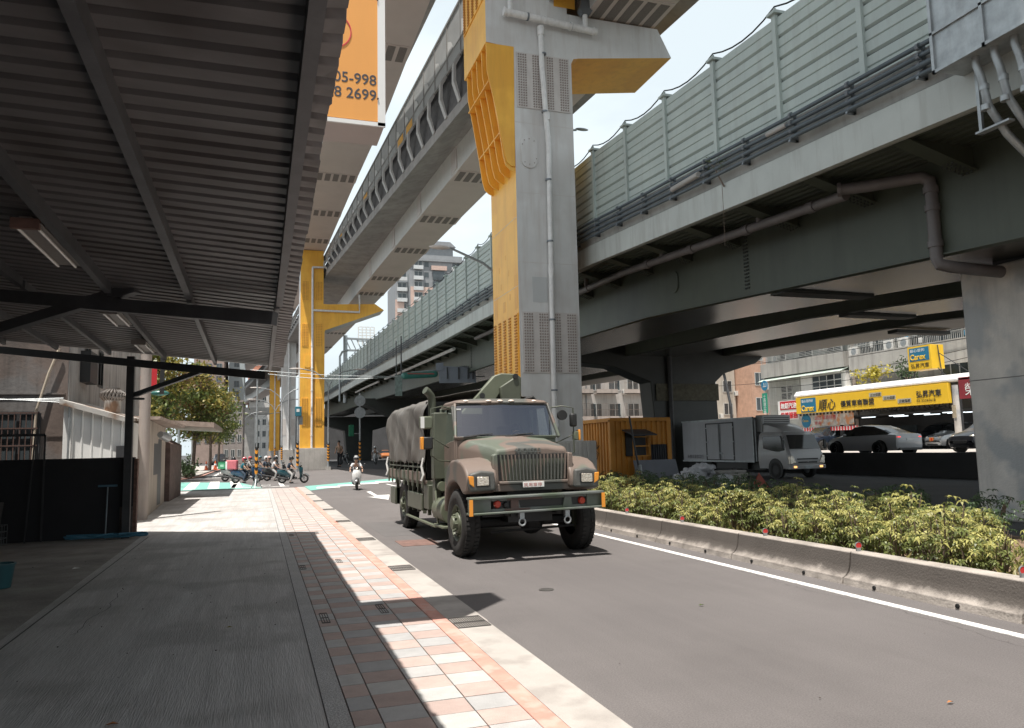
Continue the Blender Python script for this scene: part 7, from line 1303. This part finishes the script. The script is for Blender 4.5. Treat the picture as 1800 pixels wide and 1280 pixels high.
def put(pr, x, y, label, group, s):
    if pr.name not in used: used.add(pr.name); pr.location = (x, y, 0.10); pr.rotation_euler = (0, 0, rr.uniform(0, 6)); pr.scale = (s,) * 3; pr['label'] = label; pr['group'] = group; return pr
    o = copy_tree(pr, None, (x, y, 0.10), rr.uniform(0, 6), label, s); o['group'] = group; return o
y = 3.6
while y < 29:
    for k, xx in enumerate((6.92, 7.45, 8.0)):
        if k == 2 and rr.random() < 0.12: continue
        if rr.random() < 0.13: continue
        if 21.4 < y < 25.4 and xx > 7.0: continue
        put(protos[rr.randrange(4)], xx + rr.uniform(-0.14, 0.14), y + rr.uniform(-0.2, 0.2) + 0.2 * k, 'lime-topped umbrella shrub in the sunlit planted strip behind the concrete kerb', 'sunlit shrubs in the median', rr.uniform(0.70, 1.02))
    y += 0.46
y = 5.5
while y < 28:
    for xx in (9.3, 10.1, 10.6):
        if rr.random() < 0.35 or (20.9 < y < 25.6 and xx < 10.4) or (9.2 < y < 10.6 and xx > 9.8): continue
        put(dprotos[rr.randrange(2)], xx + rr.uniform(-0.25, 0.25), y + rr.uniform(-0.3, 0.3), 'umbrella shrub with shade coloured into its dark leaves, back row under the viaduct edge', 'shaded shrubs in the median', rr.uniform(0.8, 1.1))
    y += 0.75
# weeds between them
m = MB(); rr = random.Random(17)
for i in range(5200):
    x = rr.uniform(6.58, 9.2); yy = rr.uniform(3.5, 28); h_ = rr.uniform(0.06, 0.22); a = rr.uniform(0, 6.28); dx, dy = 0.05 * math.cos(a), 0.05 * math.sin(a); w_ = rr.uniform(0.008, 0.02); z = 0.10
    m.add([(x - w_ * math.sin(a), yy + w_ * math.cos(a), z), (x + w_ * math.sin(a), yy - w_ * math.cos(a), z), (x + dx + w_ * math.sin(a), yy + dy, z + h_ * 0.7), (x + dx * 2.4, yy + dy * 2.4, z + h_), (x + dx - w_ * math.sin(a), yy + dy + w_, z + h_ * 0.7)], [(0, 1, 2, 3, 4)], rr.randrange(2))
tag(m.build('ground_cover', [leafmat('weed_green', (0.17, 0.22, 0.06)), leafmat('weed_straw', (0.33, 0.30, 0.12))], None, fix=False), 'low weeds and grass growing between the median shrubs', 'ground cover', kind='stuff')
# red reflectors on the kerb
refl_red = mat('reflector_red', (0.60, 0.05, 0.05), rough=0.25, bump=0)
for i, (x, y) in enumerate(((6.46, 5.17), (6.44, 7.12), (6.44, 8.8), (6.44, 10.92), (6.44, 12.86))):
    r_ = thing('kerb_reflector', ('%s round red reflector standing on the concrete kerb, counting from the right-hand edge of the picture' % ('first', 'second', 'third', 'fourth', 'fifth')[i]).replace('counting from the right-hand edge of the picture', 'counted towards the truck'), 'reflector', (x, y, 0.34), R(-12)); MB().cyl((0, -0.006, 0.075), (0, 0.006, 0.075), 0.034, 20).build('disc', refl_red, r_, 40); MB().box(-0.022, -0.012, 0, 0.022, 0.02, 0.05).build('foot', galv, r_); MB().lathe([(0.034, -0.009), (0.038, -0.009), (0.038, 0.007), (0.034, 0.007)], c=(0, 0, 0.075), axis='y', n=20).build('rim', galv, r_)

# ------------------------------------------------------------ lamps, signs, poles
hz_b = mat('hazard_black', (0.02, 0.02, 0.02), bump=0); hz_o = mat('hazard_orange', (0.80, 0.32, 0.03), rough=0.4, bump=0)
def hazard(parent, r, z0, z1, n=6):
    m = MB(); N = 16
    for k in range(n * 2):
        za = z0 + (z1 - z0) * k / (n * 2); zb_ = z0 + (z1 - z0) * (k + 1) / (n * 2)
        m.loft([[(r * math.cos(t_), r * math.sin(t_), z + 0.12 * math.sin(t_)) for t_ in [2 * math.pi * i / N for i in range(N)]] for z in (za, zb_)], True, mi=k % 2)
    m.build('hazard_band', [hz_o, hz_b], parent, 40)
def lamp(label, x, y, h, arm, rise, rz=0, two=True, band=True, sc=1.0, r=0.09):
    t = thing('street_lamp', label, 'street lamp', (x, y, 0), rz, 'street lamps', sc); MB().tube([(0, 0, 0), (0, 0, h)], [r, r * 0.6], 12).build('pole', galv, t, 40); MB().box(-0.2, -0.2, 0, 0.2, 0.2, 0.3).build('footing', conc, t)
    for s in ((-1, 1) if two else (-1,)):
        m = MB(); m.tube([(0, 0, h - 0.05), (s * arm * 0.12, 0, h + rise * 0.45), (s * arm * 0.4, 0, h + rise * 0.85), (s * arm * 0.8, 0, h + rise)], 0.05, 8); a = m.build('arm', galv, t, 50); m = MB(); m.sphere((s * arm * 0.92, 0, h + rise + 0.0), (arm * 0.16 + 0.12, 0.14, 0.07), 14, 8); m.build('lamp_head', lamp_hd, a, 60)
    if band: hazard(t, r + 0.02, 0.9, 2.4)
    return t
lamp_hd = mat('lamp_head_white', (0.62, 0.56, 0.52), rough=0.4, bump=0)
lamp('double-armed street lamp at the kerb right of the yellow column', 5.78, 69.0, 7.3, 3.0, 1.6)
q = GY(500, 700, 92); lamp('double-armed street lamp before the pale grey column', q.x - 0.25, 92, 7.4, 3.2, 1.7)
q = GY(484, 700, 112); lamp('double-armed street lamp before the narrow darker yellow column', q.x, 112, 7.4, 3.4, 1.7)
q = GY(429, 740, 150); lamp('far street lamp before the concrete pier', q.x, 150, 7.6, 3.6, 1.7, band=False); q = GY(458, 740, 150); lamp('far street lamp between the concrete pier and the yellow column', q.x, 150, 7.4, 3.2, 1.7, band=False)
t = thing('street_lamp', 'single street lamp reaching from behind the nearest column, pinkish head before the tower', 'street lamp', (10.0, 30, 0), 0, 'street lamps'); MB().tube([(-0.1, 0.2, 7.8), (-0.1, 0.2, 8.6), (-1.2, 0, 9.3), (-2.65, 0, 9.88)], [0.09, 0.07, 0.055, 0.045], 10).build('arm', galv, t, 50); m = MB(); m.sphere((-3.05, 0, 9.86), (0.46, 0.15, 0.085), 16, 8); m.build('lamp_head', lamp_hd, t, 60)
t = thing('street_lamp', 'lamp head poking out to the right of the nearest column against the sky', 'street lamp', (13.0, 30, 0), 0, 'street lamps'); MB().tube([(-0.9, 0, 8.0), (-0.9, 0, 15.3), (-0.5, 0, 15.5), (0.25, 0, 15.6)], 0.05, 8).build('pole', galv, t, 50); m = MB(); m.sphere((0.52, 0, 15.66), (0.32, 0.11, 0.06), 14, 8); m.build('lamp_head', galv, t, 60)
# cables over the far street and a dark leaning pole
cbl = thing('overhead_wire', 'black cables sagging across the front of the grey flats', 'wire', (44, 45, 8)); m = MB()
for y0, z0, y1, z1, sg in ((70, 9.5, 34, 9.2, 0.5), (70, 7.6, 34, 7.9, 0.7), (60, 6.6, 34, 7.4, 0.5), (66, 11.2, 34, 12.2, 0.6)): m.tube([(45.3, y0 + (y1 - y0) * k / 12, z0 + (z1 - z0) * k / 12 - sg * 4 * (k / 12) * (1 - k / 12)) for k in range(13)], 0.022, 5)
W(m.build('cables', black, cbl))
dp = thing('street_lamp', 'dark leaning lamp pole between the green pier and the box truck', 'street lamp', (36, 56, 0.85), 0, 'street lamps'); q0 = GX(1285, 715, 36); q1 = GX(1272, 655, 36); m = MB(); m.tube([q0 - Vector((0, 0, 3)), q0, q1], 0.11, 8); W(m.build('pole', dark_steel, dp)); m = MB(); m.sphere(tuple(q1 + Vector((0, 0.3, 0.1))), (0.3, 0.9, 0.2), 12, 8); W(m.build('lamp_head', dark_steel, dp, 60))
# round sign backs
q = G(631, 812); sp = thing('traffic_sign', 'two round sign backs one above the other on a striped pole', 'sign', (8.4, 68, 0)); MB().tube([(0, 0, 0), (0, 0, 6.7)], 0.07, 10).build('pole', galv, sp, 40)
for z in (6.0, 4.95): MB().cyl((0, -0.05, z), (0, -0.09, z), 0.48, 28).box(-0.45, -0.03, z - 0.02, 0.45, -0.05, z + 0.02).build('sign_disc', galv, sp)
hazard(sp, 0.095, 0.9, 2.6, 5); MB().box(-0.95, 0, 2.9, -0.5, 0.3, 3.9).build('green_signal_box', mat('signal_green', (0.01, 0.12, 0.06), bump=0), sp, bevel=0.04); MB().box(-0.5, 0.02, 3.1, 0, 0.06, 3.15).build('bracket', galv, sp)
# striped pole in front of the riders, with tripod foot
q = G(450, 858); pp_ = thing('striped_pole', 'slim grey pole with a black and orange striped band in front of the waiting scooters', 'pole', (q.x, q.y, 0)); MB().tube([(0, 0, 0.1), (0, 0, 5.1)], 0.045, 10).build('pole', galv, pp_, 40); MB().cyl((0, 0, 5.1), (0, 0, 5.25), 0.07, 10).build('cap', galv, pp_); hazard(pp_, 0.075, 0.75, 2.0, 4)
m = MB()
for a in (0.3, 2.4, 4.5): m.beam((0, 0, 0.45), (0.28 * math.cos(a), 0.28 * math.sin(a), 0), 0.03, 0.03)
m.build('tripod_foot', galv, pp_)
q = G(524, 827); b2 = thing('signal_pole', 'short pole with a blue pedestrian signal box at the base of the yellow column', 'signal', (3.05, 66, 0)); MB().tube([(0, 0, 0), (0, 0, 5.2)], 0.09, 10).build('pole', galv, b2, 40); MB().box(-0.22, -0.15, 4.6, 0.30, 0.15, 5.4).build('signal_box', mat('signal_blue', (0.02, 0.16, 0.22), bump=0), b2, bevel=0.03); MB().box(-0.12, -0.16, 4.95, 0.12, -0.15, 5.2).build('pale_lens', white_flat, b2); MB().box(0.1, 0.16, 3.9, 0.4, 0.35, 4.6).build('rear_box', galv, b2); hazard(b2, 0.11, 0.6, 2.5, 5)
q = G(458, 846); 
# traffic light gantry over the truck
gs = thing('signal_gantry', 'traffic light arm with a green housing and grey sign backs above the truck', 'signal', (10.6, 45, 0)); m = MB(); m.tube([(13.2, 45, 6.45), (11.9, 45, 6.6), (11.3, 45, 6.5), (10.2, 45, 6.35), (8.6, 45, 6.2)], 0.06, 8); m.tube([(13.2, 45, 6.0), (11.2, 45, 5.95)], 0.04, 6); W(m.build('arm', galv, gs))
tl = mat('signal_housing_green', (0.03, 0.14, 0.12), rough=0.35, bump=0, coat=0.3); o = MB(); o.cyl((8.15, 44.8, 5.98), (10.0, 44.8, 6.1), 0.20, 20); o.sphere((8.15, 44.8, 5.98), 0.20, 16, 8); o.sphere((10.0, 44.8, 6.1), 0.20, 16, 8); W(o.build('signal_housing', tl, gs, 50)); m = MB(); m.box(8.3, 44.58, 6.06, 9.9, 44.62, 6.14); W(m.build('housing_stripe', mat('housing_stripe_red', (0.25, 0.08, 0.07), bump=0), gs))
m = MB(); m.prism([(10.25, 5.55), (12.55, 5.6), (12.5, 6.5), (10.2, 6.6)], 'y', 44.7, 44.74); m.prism([(10.05, 6.3), (10.5, 6.3), (10.5, 6.8), (10.05, 6.75)], 'y', 44.66, 44.7); W(m.build('sign_back', mat('sign_back_grey', (0.22, 0.24, 0.28), rough=0.5, bump=0, var=0.1), gs)); m = MB()
for x in (10.7, 11.4, 12.0, 12.3): m.box(x, 44.6, 5.8, x + 0.05, 44.7, 6.5 + (0.3 if x > 12 else 0))
W(m.build('sign_brackets', dark_steel, gs))
gf = thing('hanging_sign', 'small grey-green sign hung on two rods from the viaduct fascia left of the green signal', 'sign', (7.9, 45, 5.0)); m = MB(); m.box(7.63, 45, 4.8, 8.05, 45.05, 6.05); W(m.build('panel', mat('sign_back_teal', (0.16, 0.20, 0.19), var=0.4, scale=5, bump=0), gf)); m = MB(); m.tube([(7.72, 45.1, 5.9), (7.72, 45.1, 8.1)], 0.03, 6); m.tube([(8.02, 45.1, 4.8), (8.02, 45.1, 8.4)], 0.04, 6); W(m.build('rods', dark_steel, gf))
wr_ = thing('overhead_wire', 'thin grey span wires crossing before the yellow column to the green signal', 'wire', (4, 45, 5)); m = MB(); a1 = GY(450, 655, 44); b1_ = GY(700, 662, 44)
m.tube([tuple(a1.lerp(b1_, k / 8) + Vector((0, 0, -0.25 * math.sin(math.pi * k / 8)))) for k in range(9)], 0.02, 5); a1 = GY(440, 650, 44); m.tube([tuple(a1.lerp(b1_, k / 8) + Vector((0, 0, -0.1 * math.sin(math.pi * k / 8)))) for k in range(9)], 0.015, 5); W(m.build('wires', galv, wr_))
# gantry frame on the viaduct
gy_ = thing('sign_gantry', 'grey post with lattice arm and the back of a road sign above the viaduct barrier', 'gantry', (10.6, 108, 9)); 
p0 = GX(607, 650, 10.8); Yg = p0.y; zt = GX(607, 590, 10.8).z; m = MB(); m.tube([(10.8, Yg, 8), (10.8, Yg, zt)], 0.28, 10); x2 = GY(655, 600, Yg).x
m.beam((10.8, Yg, zt - 0.4), (x2, Yg, zt - 0.5), 0.25, 0.25); m.beam((10.8, Yg, zt - 2.0), (x2, Yg, zt - 2.0), 0.25, 0.25)
for k in range(5): f = k / 5; m.beam((10.8 + (x2 - 10.8) * f, Yg, zt - 0.4), (10.8 + (x2 - 10.8) * (f + 0.2), Yg, zt - 2.0), 0.12, 0.12)
W(m.build('frame', galv, gy_)); xa = GY(630, 600, Yg).x; xb_ = GY(658, 600, Yg).x; za = GY(640, 575, Yg).z; zb_ = GY(640, 600, Yg).z; m = MB()
for k in range(6): m.beam((xa, Yg, zb_ + (za - zb_) * k / 5), (xb_, Yg, zb_ + (za - zb_) * k / 5), 0.12, 0.12)
for k in range(5): m.beam((xa + (xb_ - xa) * k / 4, Yg, zb_ - 0.5), (xa + (xb_ - xa) * k / 4, Yg, za), 0.14, 0.14)
W(m.build('sign_frame', s_w, gy_)); m = MB(); m.tube([(9.8, Yg - 3, 8), (9.8, Yg - 3, zt - 3.2), (10.1, Yg - 3, zt - 2.6), (10.8, Yg - 3, zt - 2.4)], 0.14, 8); W(m.build('lamp_arm', galv, gy_))
# left street name board and poles
gb2 = thing('street_name_sign', 'tall narrow green street-name board on a pale pole above the tin roof', 'sign', (-5.55, 40.5, 0)); MB().tube([(0.3, 0, 0), (0.3, 0, 6.3)], 0.11, 12).build('pole', mat('teal_grey_pole', (0.20, 0.24, 0.25), bump=0, var=0.2), gb2, 40); MB().box(-0.02, -0.1, 3.05, 0.20, -0.06, 4.75).build('green_board', s_g, gb2); MB().box(-0.03, -0.08, 4.75, 0.17, -0.05, 5.3).build('white_board', s_w, gb2); MB().box(-0.12, -0.08, 5.3, 0.05, -0.05, 5.9).build('upper_board', s_g, gb2)
for i, ch in enumerate('▲永和中正路'): text(ch, (0.02, -0.105, 4.52 - i * 0.25), 0.16, s_w, YN, gb2, 'lettering', 0.002)
MB().sphere((0.95, 0, 4.62), (0.42, 0.14, 0.13), 14, 8).build('green_signal', tl, gb2, 60); MB().tube([(0.3, 0, 4.6), (0.6, 0, 4.62)], 0.04, 6).build('signal_arm', galv, gb2)
pl_ = thing('striped_pole', 'short pole with an orange and black striped band at the corner beyond the hut', 'pole', (-3.9, 42.5, 0)); MB().tube([(0, 0, 0), (0, 0, 3.0)], 0.06, 10).build('pole', galv, pl_, 40); hazard(pl_, 0.09, 1.0, 2.0, 4)
pl2_ = thing('thin_pole', 'thin white pole among the tree trunks by the far kerb', 'pole', (-4.45, 58, 0)); MB().tube([(0, 0, 0), (0, 0, 4.2)], 0.05, 8).build('pole', white_flat, pl2_, 40)

# ------------------------------------------------------------ orange hut, sacks, boards under the viaduct
cont_m = mat('container_orange', (0.62, 0.27, 0.04), rough=0.6, var=0.12, scale=1.5, bump=0.05, streak=0.5, dirt=(0.30, 0.13, 0.04), dscale=2)
CN = thing('site_container', 'orange corrugated site container hut with a propped-open window shutter', 'container', (12.0, 24.6, 0), R(0)); cx0, cy0 = 11.75, 25.0; H_ = 2.5
def corr(p, q, z0, z1, depth, n, nrm):
    p = Vector(p); q = Vector(q); pts = []
    for i in range(n):
        for f, d in ((0, 0), (0.4, 0), (0.5, depth), (0.9, depth)): pts.append(p.lerp(q, (i + f) / n) + Vector(nrm) * d)
    pts.append(q); return [[(a.x, a.y, z) for a in pts] for z in (z0, z1)]
# front (-y) face and side (-x) face
W(MB().loft(corr((12.0, cy0, 0), (14.3, cy0, 0), 0, 2.5, 0.05, 11, (0, 1, 0)), False).build('front_wall', cont_m, CN)); W(MB().loft(corr((12.0, cy0 + 5, 0), (12.0, cy0, 0), 0, H_, 0.05, 20, (1, 0, 0)), False).box(12.1, cy0 + 0.1, 0, 14.25, cy0 + 4.9, H_ - 0.03).build('walls', cont_m, CN))
W(MB().box(11.95, cy0 - 0.05, H_ - 0.05, 14.4, cy0 + 5, H_ + 0.08).box(11.95, cy0 - 0.04, 0, 12.12, cy0 + 0.1, H_).box(14.25, cy0 - 0.04, 0, 14.42, cy0 + 0.1, H_).build('frame', cont_m, CN)); W(MB().box(12.55, cy0 - 0.06, 1.2, 13.35, cy0 - 0.01, 2.05).build('window', seal, CN))
m = MB(); m.add([(12.4, cy0 - 0.08, 2.12), (13.35, cy0 - 0.08, 2.12), (13.45, cy0 - 0.75, 1.92), (12.5, cy0 - 0.75, 1.92), (12.4, cy0 - 0.08, 2.16), (13.35, cy0 - 0.08, 2.16), (13.45, cy0 - 0.75, 1.96), (12.5, cy0 - 0.75, 1.96)], [(0, 1, 2, 3), (4, 5, 6, 7), (0, 1, 5, 4), (1, 2, 6, 5), (2, 3, 7, 6), (3, 0, 4, 7)]); W(m.build('shutter', dark_steel, CN)); m = MB()
for z in (1.2, 1.55, 1.88): m.beam((12.75, cy0 - 0.25, z), (13.4, cy0 - 0.25, z), 0.04, 0.04)
for x in (12.75, 13.4): m.beam((x, cy0 - 0.25, 1.18), (x, cy0 - 0.25, 1.9), 0.04, 0.04)
W(m.build('shutter_frame', cont_m, CN)); W(MB().loft(corr((13.55, cy0 - 0.08, 0), (14.2, cy0 - 0.08, 0), 0.55, 1.6, 0.04, 7, (0, 1, 0)), False).build('dark_sheet', mat('dark_tin', (0.035, 0.037, 0.045), rough=0.6, bump=0), CN)); 
gr_ = mat('spray_paint_black', (0.03, 0.025, 0.02), bump=0); m = MB(); rr = random.Random(3)
lo = [(0.0, 0.0), (0.12, 0.25), (0.05, 0.42), (0.28, 0.5), (0.38, 0.3), (0.2, 0.2), (0.42, 0.05), (0.3, -0.15), (0.1, -0.1), (0.25, 0.1), (0.15, 0.35), (0.33, 0.22), (0.45, 0.35)]
X0g = 11.93; m.tube([(X0g, 26.6 - a * 1.6, 1.25 + b) for a, b in lo], 0.014, 5); m.tube([(X0g, 26.65 - a * 1.5, 1.2 + b * 1.15) for a, b in lo[::-1][2:]], 0.01, 5); m.tube([(X0g, 28.6, 1.75), (X0g, 28.4, 1.4), (X0g, 28.5, 1.0)], 0.014, 5); W(m.build('graffiti', gr_, CN))
g2b = thing('concrete_block', 'grey upright concrete slab between the column base and the orange container', 'slab', (10.4, 24.4, 0)); MB().prism([(-0.35, 0), (0.55, 0), (0.40, 1.55), (-0.35, 1.6)], 'y', 0, 0.25).build('slab', conc, g2b, bevel=0.02)
bd2 = thing('leaning_panel', 'large grey panel leaning against the orange container', 'panel', (13.4, 24.2, 0)); MB().add([(-0.75, 0, 0), (0.95, 0, 0), (0.95, 0.4, 1.05), (-0.75, 0.4, 1.05), (-0.75, 0.04, 0), (0.95, 0.04, 0), (0.95, 0.44, 1.05), (-0.75, 0.44, 1.05)], [(0, 1, 2, 3), (4, 5, 6, 7), (0, 1, 5, 4), (1, 2, 6, 5), (2, 3, 7, 6), (3, 0, 4, 7)]).build('panel', mat('panel_grey', (0.20, 0.21, 0.24), rough=0.6, var=0.1, bump=0), bd2)
st_ = thing('thin_post', 'thin dark post standing before the orange container', 'post', (12.55, 24.0, 0)); MB().tube([(0.15, 0, 0), (-0.1, 0, 1.3), (-0.3, 0, 2.6)], 0.035, 8).build('post', dark_steel, st_, 40); MB().tube([(0.12, 0, 0), (0.02, 0, 0.9)], 0.07, 10).build('sleeve', galv, st_, 40)
sackm = mat('sack_grey', (0.50, 0.50, 0.52), rough=0.8, var=0.2, scale=5, bump=0.4, bscale=16)
def sack(lab, x, y, z, sx, sy_, sz, seed, rz=0):
    rr = random.Random(seed); t = MB(); U, V_ = 40, 26; ph = [rr.uniform(0, 6) for _ in range(6)]; rg = []
    for j in range(V_ + 1):
        th = math.pi * j / V_; rg.append([(sx * math.sin(th) * math.cos(q) * (1 + 0.13 * math.sin(3 * q + ph[0] + th * 2) + 0.07 * math.sin(7 * q + ph[1])), sy_ * math.sin(th) * math.sin(q) * (1 + 0.13 * math.sin(4 * q + ph[2])), sz * (math.cos(th) * (1 + 0.12 * math.sin(5 * q + ph[3])) + 1)) for q in [2 * math.pi * i / U for i in range(U)]])
    t.loft(rg, True); o = t.build('sack', sackm, None, 75); dm = o.modifiers.new('crumple', 'DISPLACE'); tx = bpy.data.textures.get('crumple') or bpy.data.textures.new('crumple', 'CLOUDS'); tx.noise_scale = 0.13; tx.noise_depth = 3; dm.texture = tx; dm.texture_coords = 'GLOBAL'; dm.strength = 0.26; dm.mid_level = 0.5; o.location = (x, y, z); o.rotation_euler = (0, 0, rz); tag(o, lab, 'sack', 'sacks piled by the orange container')
for i, (x, y, z, sx, sy_, sz, lab) in enumerate(((13.6, 22.6, 0, 0.42, 0.3, 0.24, 'bottom left sack of the pile'), (14.3, 22.8, 0, 0.42, 0.3, 0.26, 'bottom right sack of the pile'), (13.9, 22.5, 0.35, 0.4, 0.3, 0.22, 'middle sack of the pile, sagging forward'), (14.5, 22.9, 0.42, 0.36, 0.28, 0.20, 'middle right sack of the pile'), (14.5, 22.9, 0.62, 0.40, 0.28, 0.13, 'crumpled sack high in the middle of the pile'), (13.2, 22.5, 0.1, 0.28, 0.24, 0.25, 'small sack leaning at the left of the pile'), (13.4, 22.1, 0.3, 0.34, 0.28, 0.24, 'front left sack of the pile, half over the shrubs'), (14.1, 22.5, 0.62, 0.34, 0.26, 0.14, 'small sack perched at the very top of the pile'), (14.9, 22.4, 0.0, 0.36, 0.28, 0.26, 'front right sack of the pile by the paving slabs'))): sack('grey plastic sack, ' + lab, x, y, z, sx, sy_, sz, 50 + i, 0.3 * i)
pal = thing('paver_stack', 'low stack of grey paving slabs beside the sacks', 'slab stack', (15.6, 23.3, 0)); rr = random.Random(4)
for k in range(5): MB().box(-0.6 + rr.uniform(-0.06, 0.06), -0.35, 0.15 + k * 0.1, 0.6 + rr.uniform(-0.06, 0.06), 0.35, 0.235 + k * 0.1).build('paver_layer', conc, pal, bevel=0.01)
m = MB(); m.box(-0.7, -0.4, 0, 0.7, -0.3, 0.14); m.box(-0.7, 0.3, 0, 0.7, 0.4, 0.14); m.build('skids', bark, pal)
rc = thing('red_marker', 'red faceted plastic marker block lying beside the paving slabs', 'marker', (16.4, 22.6, 0)); m = MB(); m.add([(-0.3, -0.2, 0.05), (0.3, -0.2, 0), (0.35, 0.2, 0), (-0.2, 0.2, 0), (0.02, 0, 0.55)], [(0, 1, 4), (1, 2, 4), (2, 3, 4), (3, 0, 4), (0, 1, 2, 3)]); m.build('block', mat('faded_red_plastic', (0.40, 0.10, 0.07), bump=0), rc)
# litter
dry = mat('dry_leaf', (0.45, 0.17, 0.05), bump=0, var=0.2)
def leaf(lab, x, y, s, m_, z=0.012, rz=0): o = MB().add([(-s, 0, 0), (0, -s * 0.5, s * 0.35), (s, 0, 0.0), (0, s * 0.5, s * 0.25), (0, 0, 0.002)], [(0, 1, 4), (1, 2, 4), (2, 3, 4), (3, 0, 4)]).build('fallen_leaf', m_, None); o.location = (x, y, z); o.rotation_euler = (0, 0, rz); tag(o, lab, 'leaf')
q = G(1671, 1238); leaf('curled orange leaf on the asphalt at the lower right', q.x, q.y, 0.028, dry); q = G(1233, 1066); leaf('small green leaf on the asphalt between truck and kerb', q.x, q.y, 0.035, lf_g); q = G(592, 919); leaf('brown dry leaf on the gutter grate', q.x, q.y, 0.07, dry); q = G(197, 1277); leaf('brown leaf on the shaded concrete at the bottom edge', q.x, q.y, 0.04, dry); q = G(403, 1105); leaf('tiny yellow-green leaf on the shaded driveway', q.x, q.y, 0.03, lf_y)
rr = random.Random(77); m = MB()
for i in range(110):
    x = rr.uniform(-3.4, 0.2) if i % 6 else rr.uniform(2.2, 6.0); yy = rr.uniform(3, 15); s_ = rr.uniform(0.003, 0.009); m.sphere((x, yy, 0.012), (s_, s_, s_ * 0.5), 5, 3)
tag(m.build('litter', mat('grit', (0.12, 0.10, 0.09), bump=0)), 'scattered grit and tiny litter on driveway and road', 'litter', kind='stuff')
pp2 = MB().add([(-0.06, -0.03, 0), (0.06, -0.02, 0.01), (0.05, 0.04, 0), (-0.04, 0.03, 0.015)], [(0, 1, 2, 3)]).build('paper_scrap', white_flat); q = G(135, 1001); pp2.location = (q.x, q.y, 0.012); tag(pp2, 'small white paper scrap on the dark yard ground', 'paper')
# ------------------------------------------------------------ orange projecting sign over the canopy edge
og = mat('sign_orange', (0.80, 0.36, 0.085), rough=0.45, var=0.03, bump=0, streak=0.04); OS = thing('projecting_sign', 'large orange box sign with dark phone numbers hanging over the canopy edge', 'sign', (0, 6.35, 4.4)); SY = 6.3
W(MB().box(-2.2, SY, 4.36, 0.985, SY + 0.42, 7.5).build('box', [mat('sign_box_pink_grey', (0.50, 0.43, 0.40), rough=0.5, var=0.06, bump=0)], OS)); W(MB().box(-2.2, SY - 0.012, 4.40, 0.93, SY - 0.002, 7.45).build('face', og, OS)); W(MB().box(0.93, SY - 0.02, 4.36, 0.995, SY, 7.5).box(-2.2, SY - 0.02, 4.355, 0.995, SY, 4.39).build('frame', s_w, OS))
nm_ = mat('sign_charcoal', (0.055, 0.055, 0.065), rough=0.5, bump=0, var=0)
text('705-998', (0.922, SY - 0.0128, 4.72), 0.132, nm_, YN, OS, 'phone_number', 0.0004, sx=0.98, bold=0.0015, align='RIGHT', world=True); text('28 2699', (0.922, SY - 0.0128, 4.585), 0.132, nm_, YN, OS, 'phone_number', 0.0004, sx=0.98, bold=0.0015, align='RIGHT', world=True)
rl = mat('logo_red', (0.65, 0.03, 0.08), bump=0, var=0); m = MB(); m.lathe([(0.15, 0), (0.158, 0), (0.158, 0.004), (0.15, 0.004)], c=(0.55, SY - 0.018, 5.17), axis='y', n=40); m.tube([(0.50, SY - 0.016, 5.23), (0.57, SY - 0.016, 5.23), (0.61, SY - 0.016, 5.17)], 0.005, 6); m.tube([(0.50, SY - 0.016, 5.20), (0.55, SY - 0.016, 5.2), (0.575, SY - 0.016, 5.16)], 0.005, 6); m.prism([(0.45, 5.06), (0.62, 5.09), (0.60, 5.13), (0.55, 5.15), (0.45, 5.13)], 'y', SY - 0.018, SY - 0.012); W(m.build('logo', rl, OS))
W(MB().prism([(0.35, 5.60), (0.68, 5.50), (0.83, 5.63), (0.77, 5.68), (0.84, 5.75), (0.80, 5.95), (0.35, 5.95)], 'y', SY - 0.018, SY - 0.012).build('glyph_outline', s_w, OS)); W(MB().prism([(0.35, 5.63), (0.67, 5.545), (0.77, 5.63), (0.35, 5.71)], 'y', SY - 0.024, SY - 0.018).box(0.35, SY - 0.024, 5.74, 0.78, SY - 0.018, 5.95).build('glyph', nm_, OS))
m = MB()
for k in range(5): m.box(0.06 + k * 0.045, SY + 0.12, 4.354, 0.08 + k * 0.045, SY + 0.25, 4.36)
m.cyl((0.93, SY - 0.03, 4.6), (0.93, SY - 0.02, 4.6), 0.008, 8); m.cyl((0.93, SY - 0.03, 5.5), (0.93, SY - 0.02, 5.5), 0.008, 8); W(m.build('vents', nm_, OS)); W(MB().box(-1.2, SY + 0.1, 3.7, -1.1, SY + 0.2, 4.4).box(-0.5, SY + 0.1, 3.6, -0.4, SY + 0.2, 4.4).build('mount', dark_steel, OS))
#
# ------------------------------------------------------------ finish: lettering to plain meshes
bpy.context.view_layer.update(); dg = bpy.context.evaluated_depsgraph_get()
for o in [o for o in scene.objects if o.type == 'FONT']:
    me = bpy.data.meshes.new_from_object(o.evaluated_get(dg)); n = bpy.data.objects.new(o.name.split('.')[0], me); col.objects.link(n); n.parent = o.parent; n.matrix_basis = o.matrix_basis.copy(); nm = o.name; bpy.data.objects.remove(o)
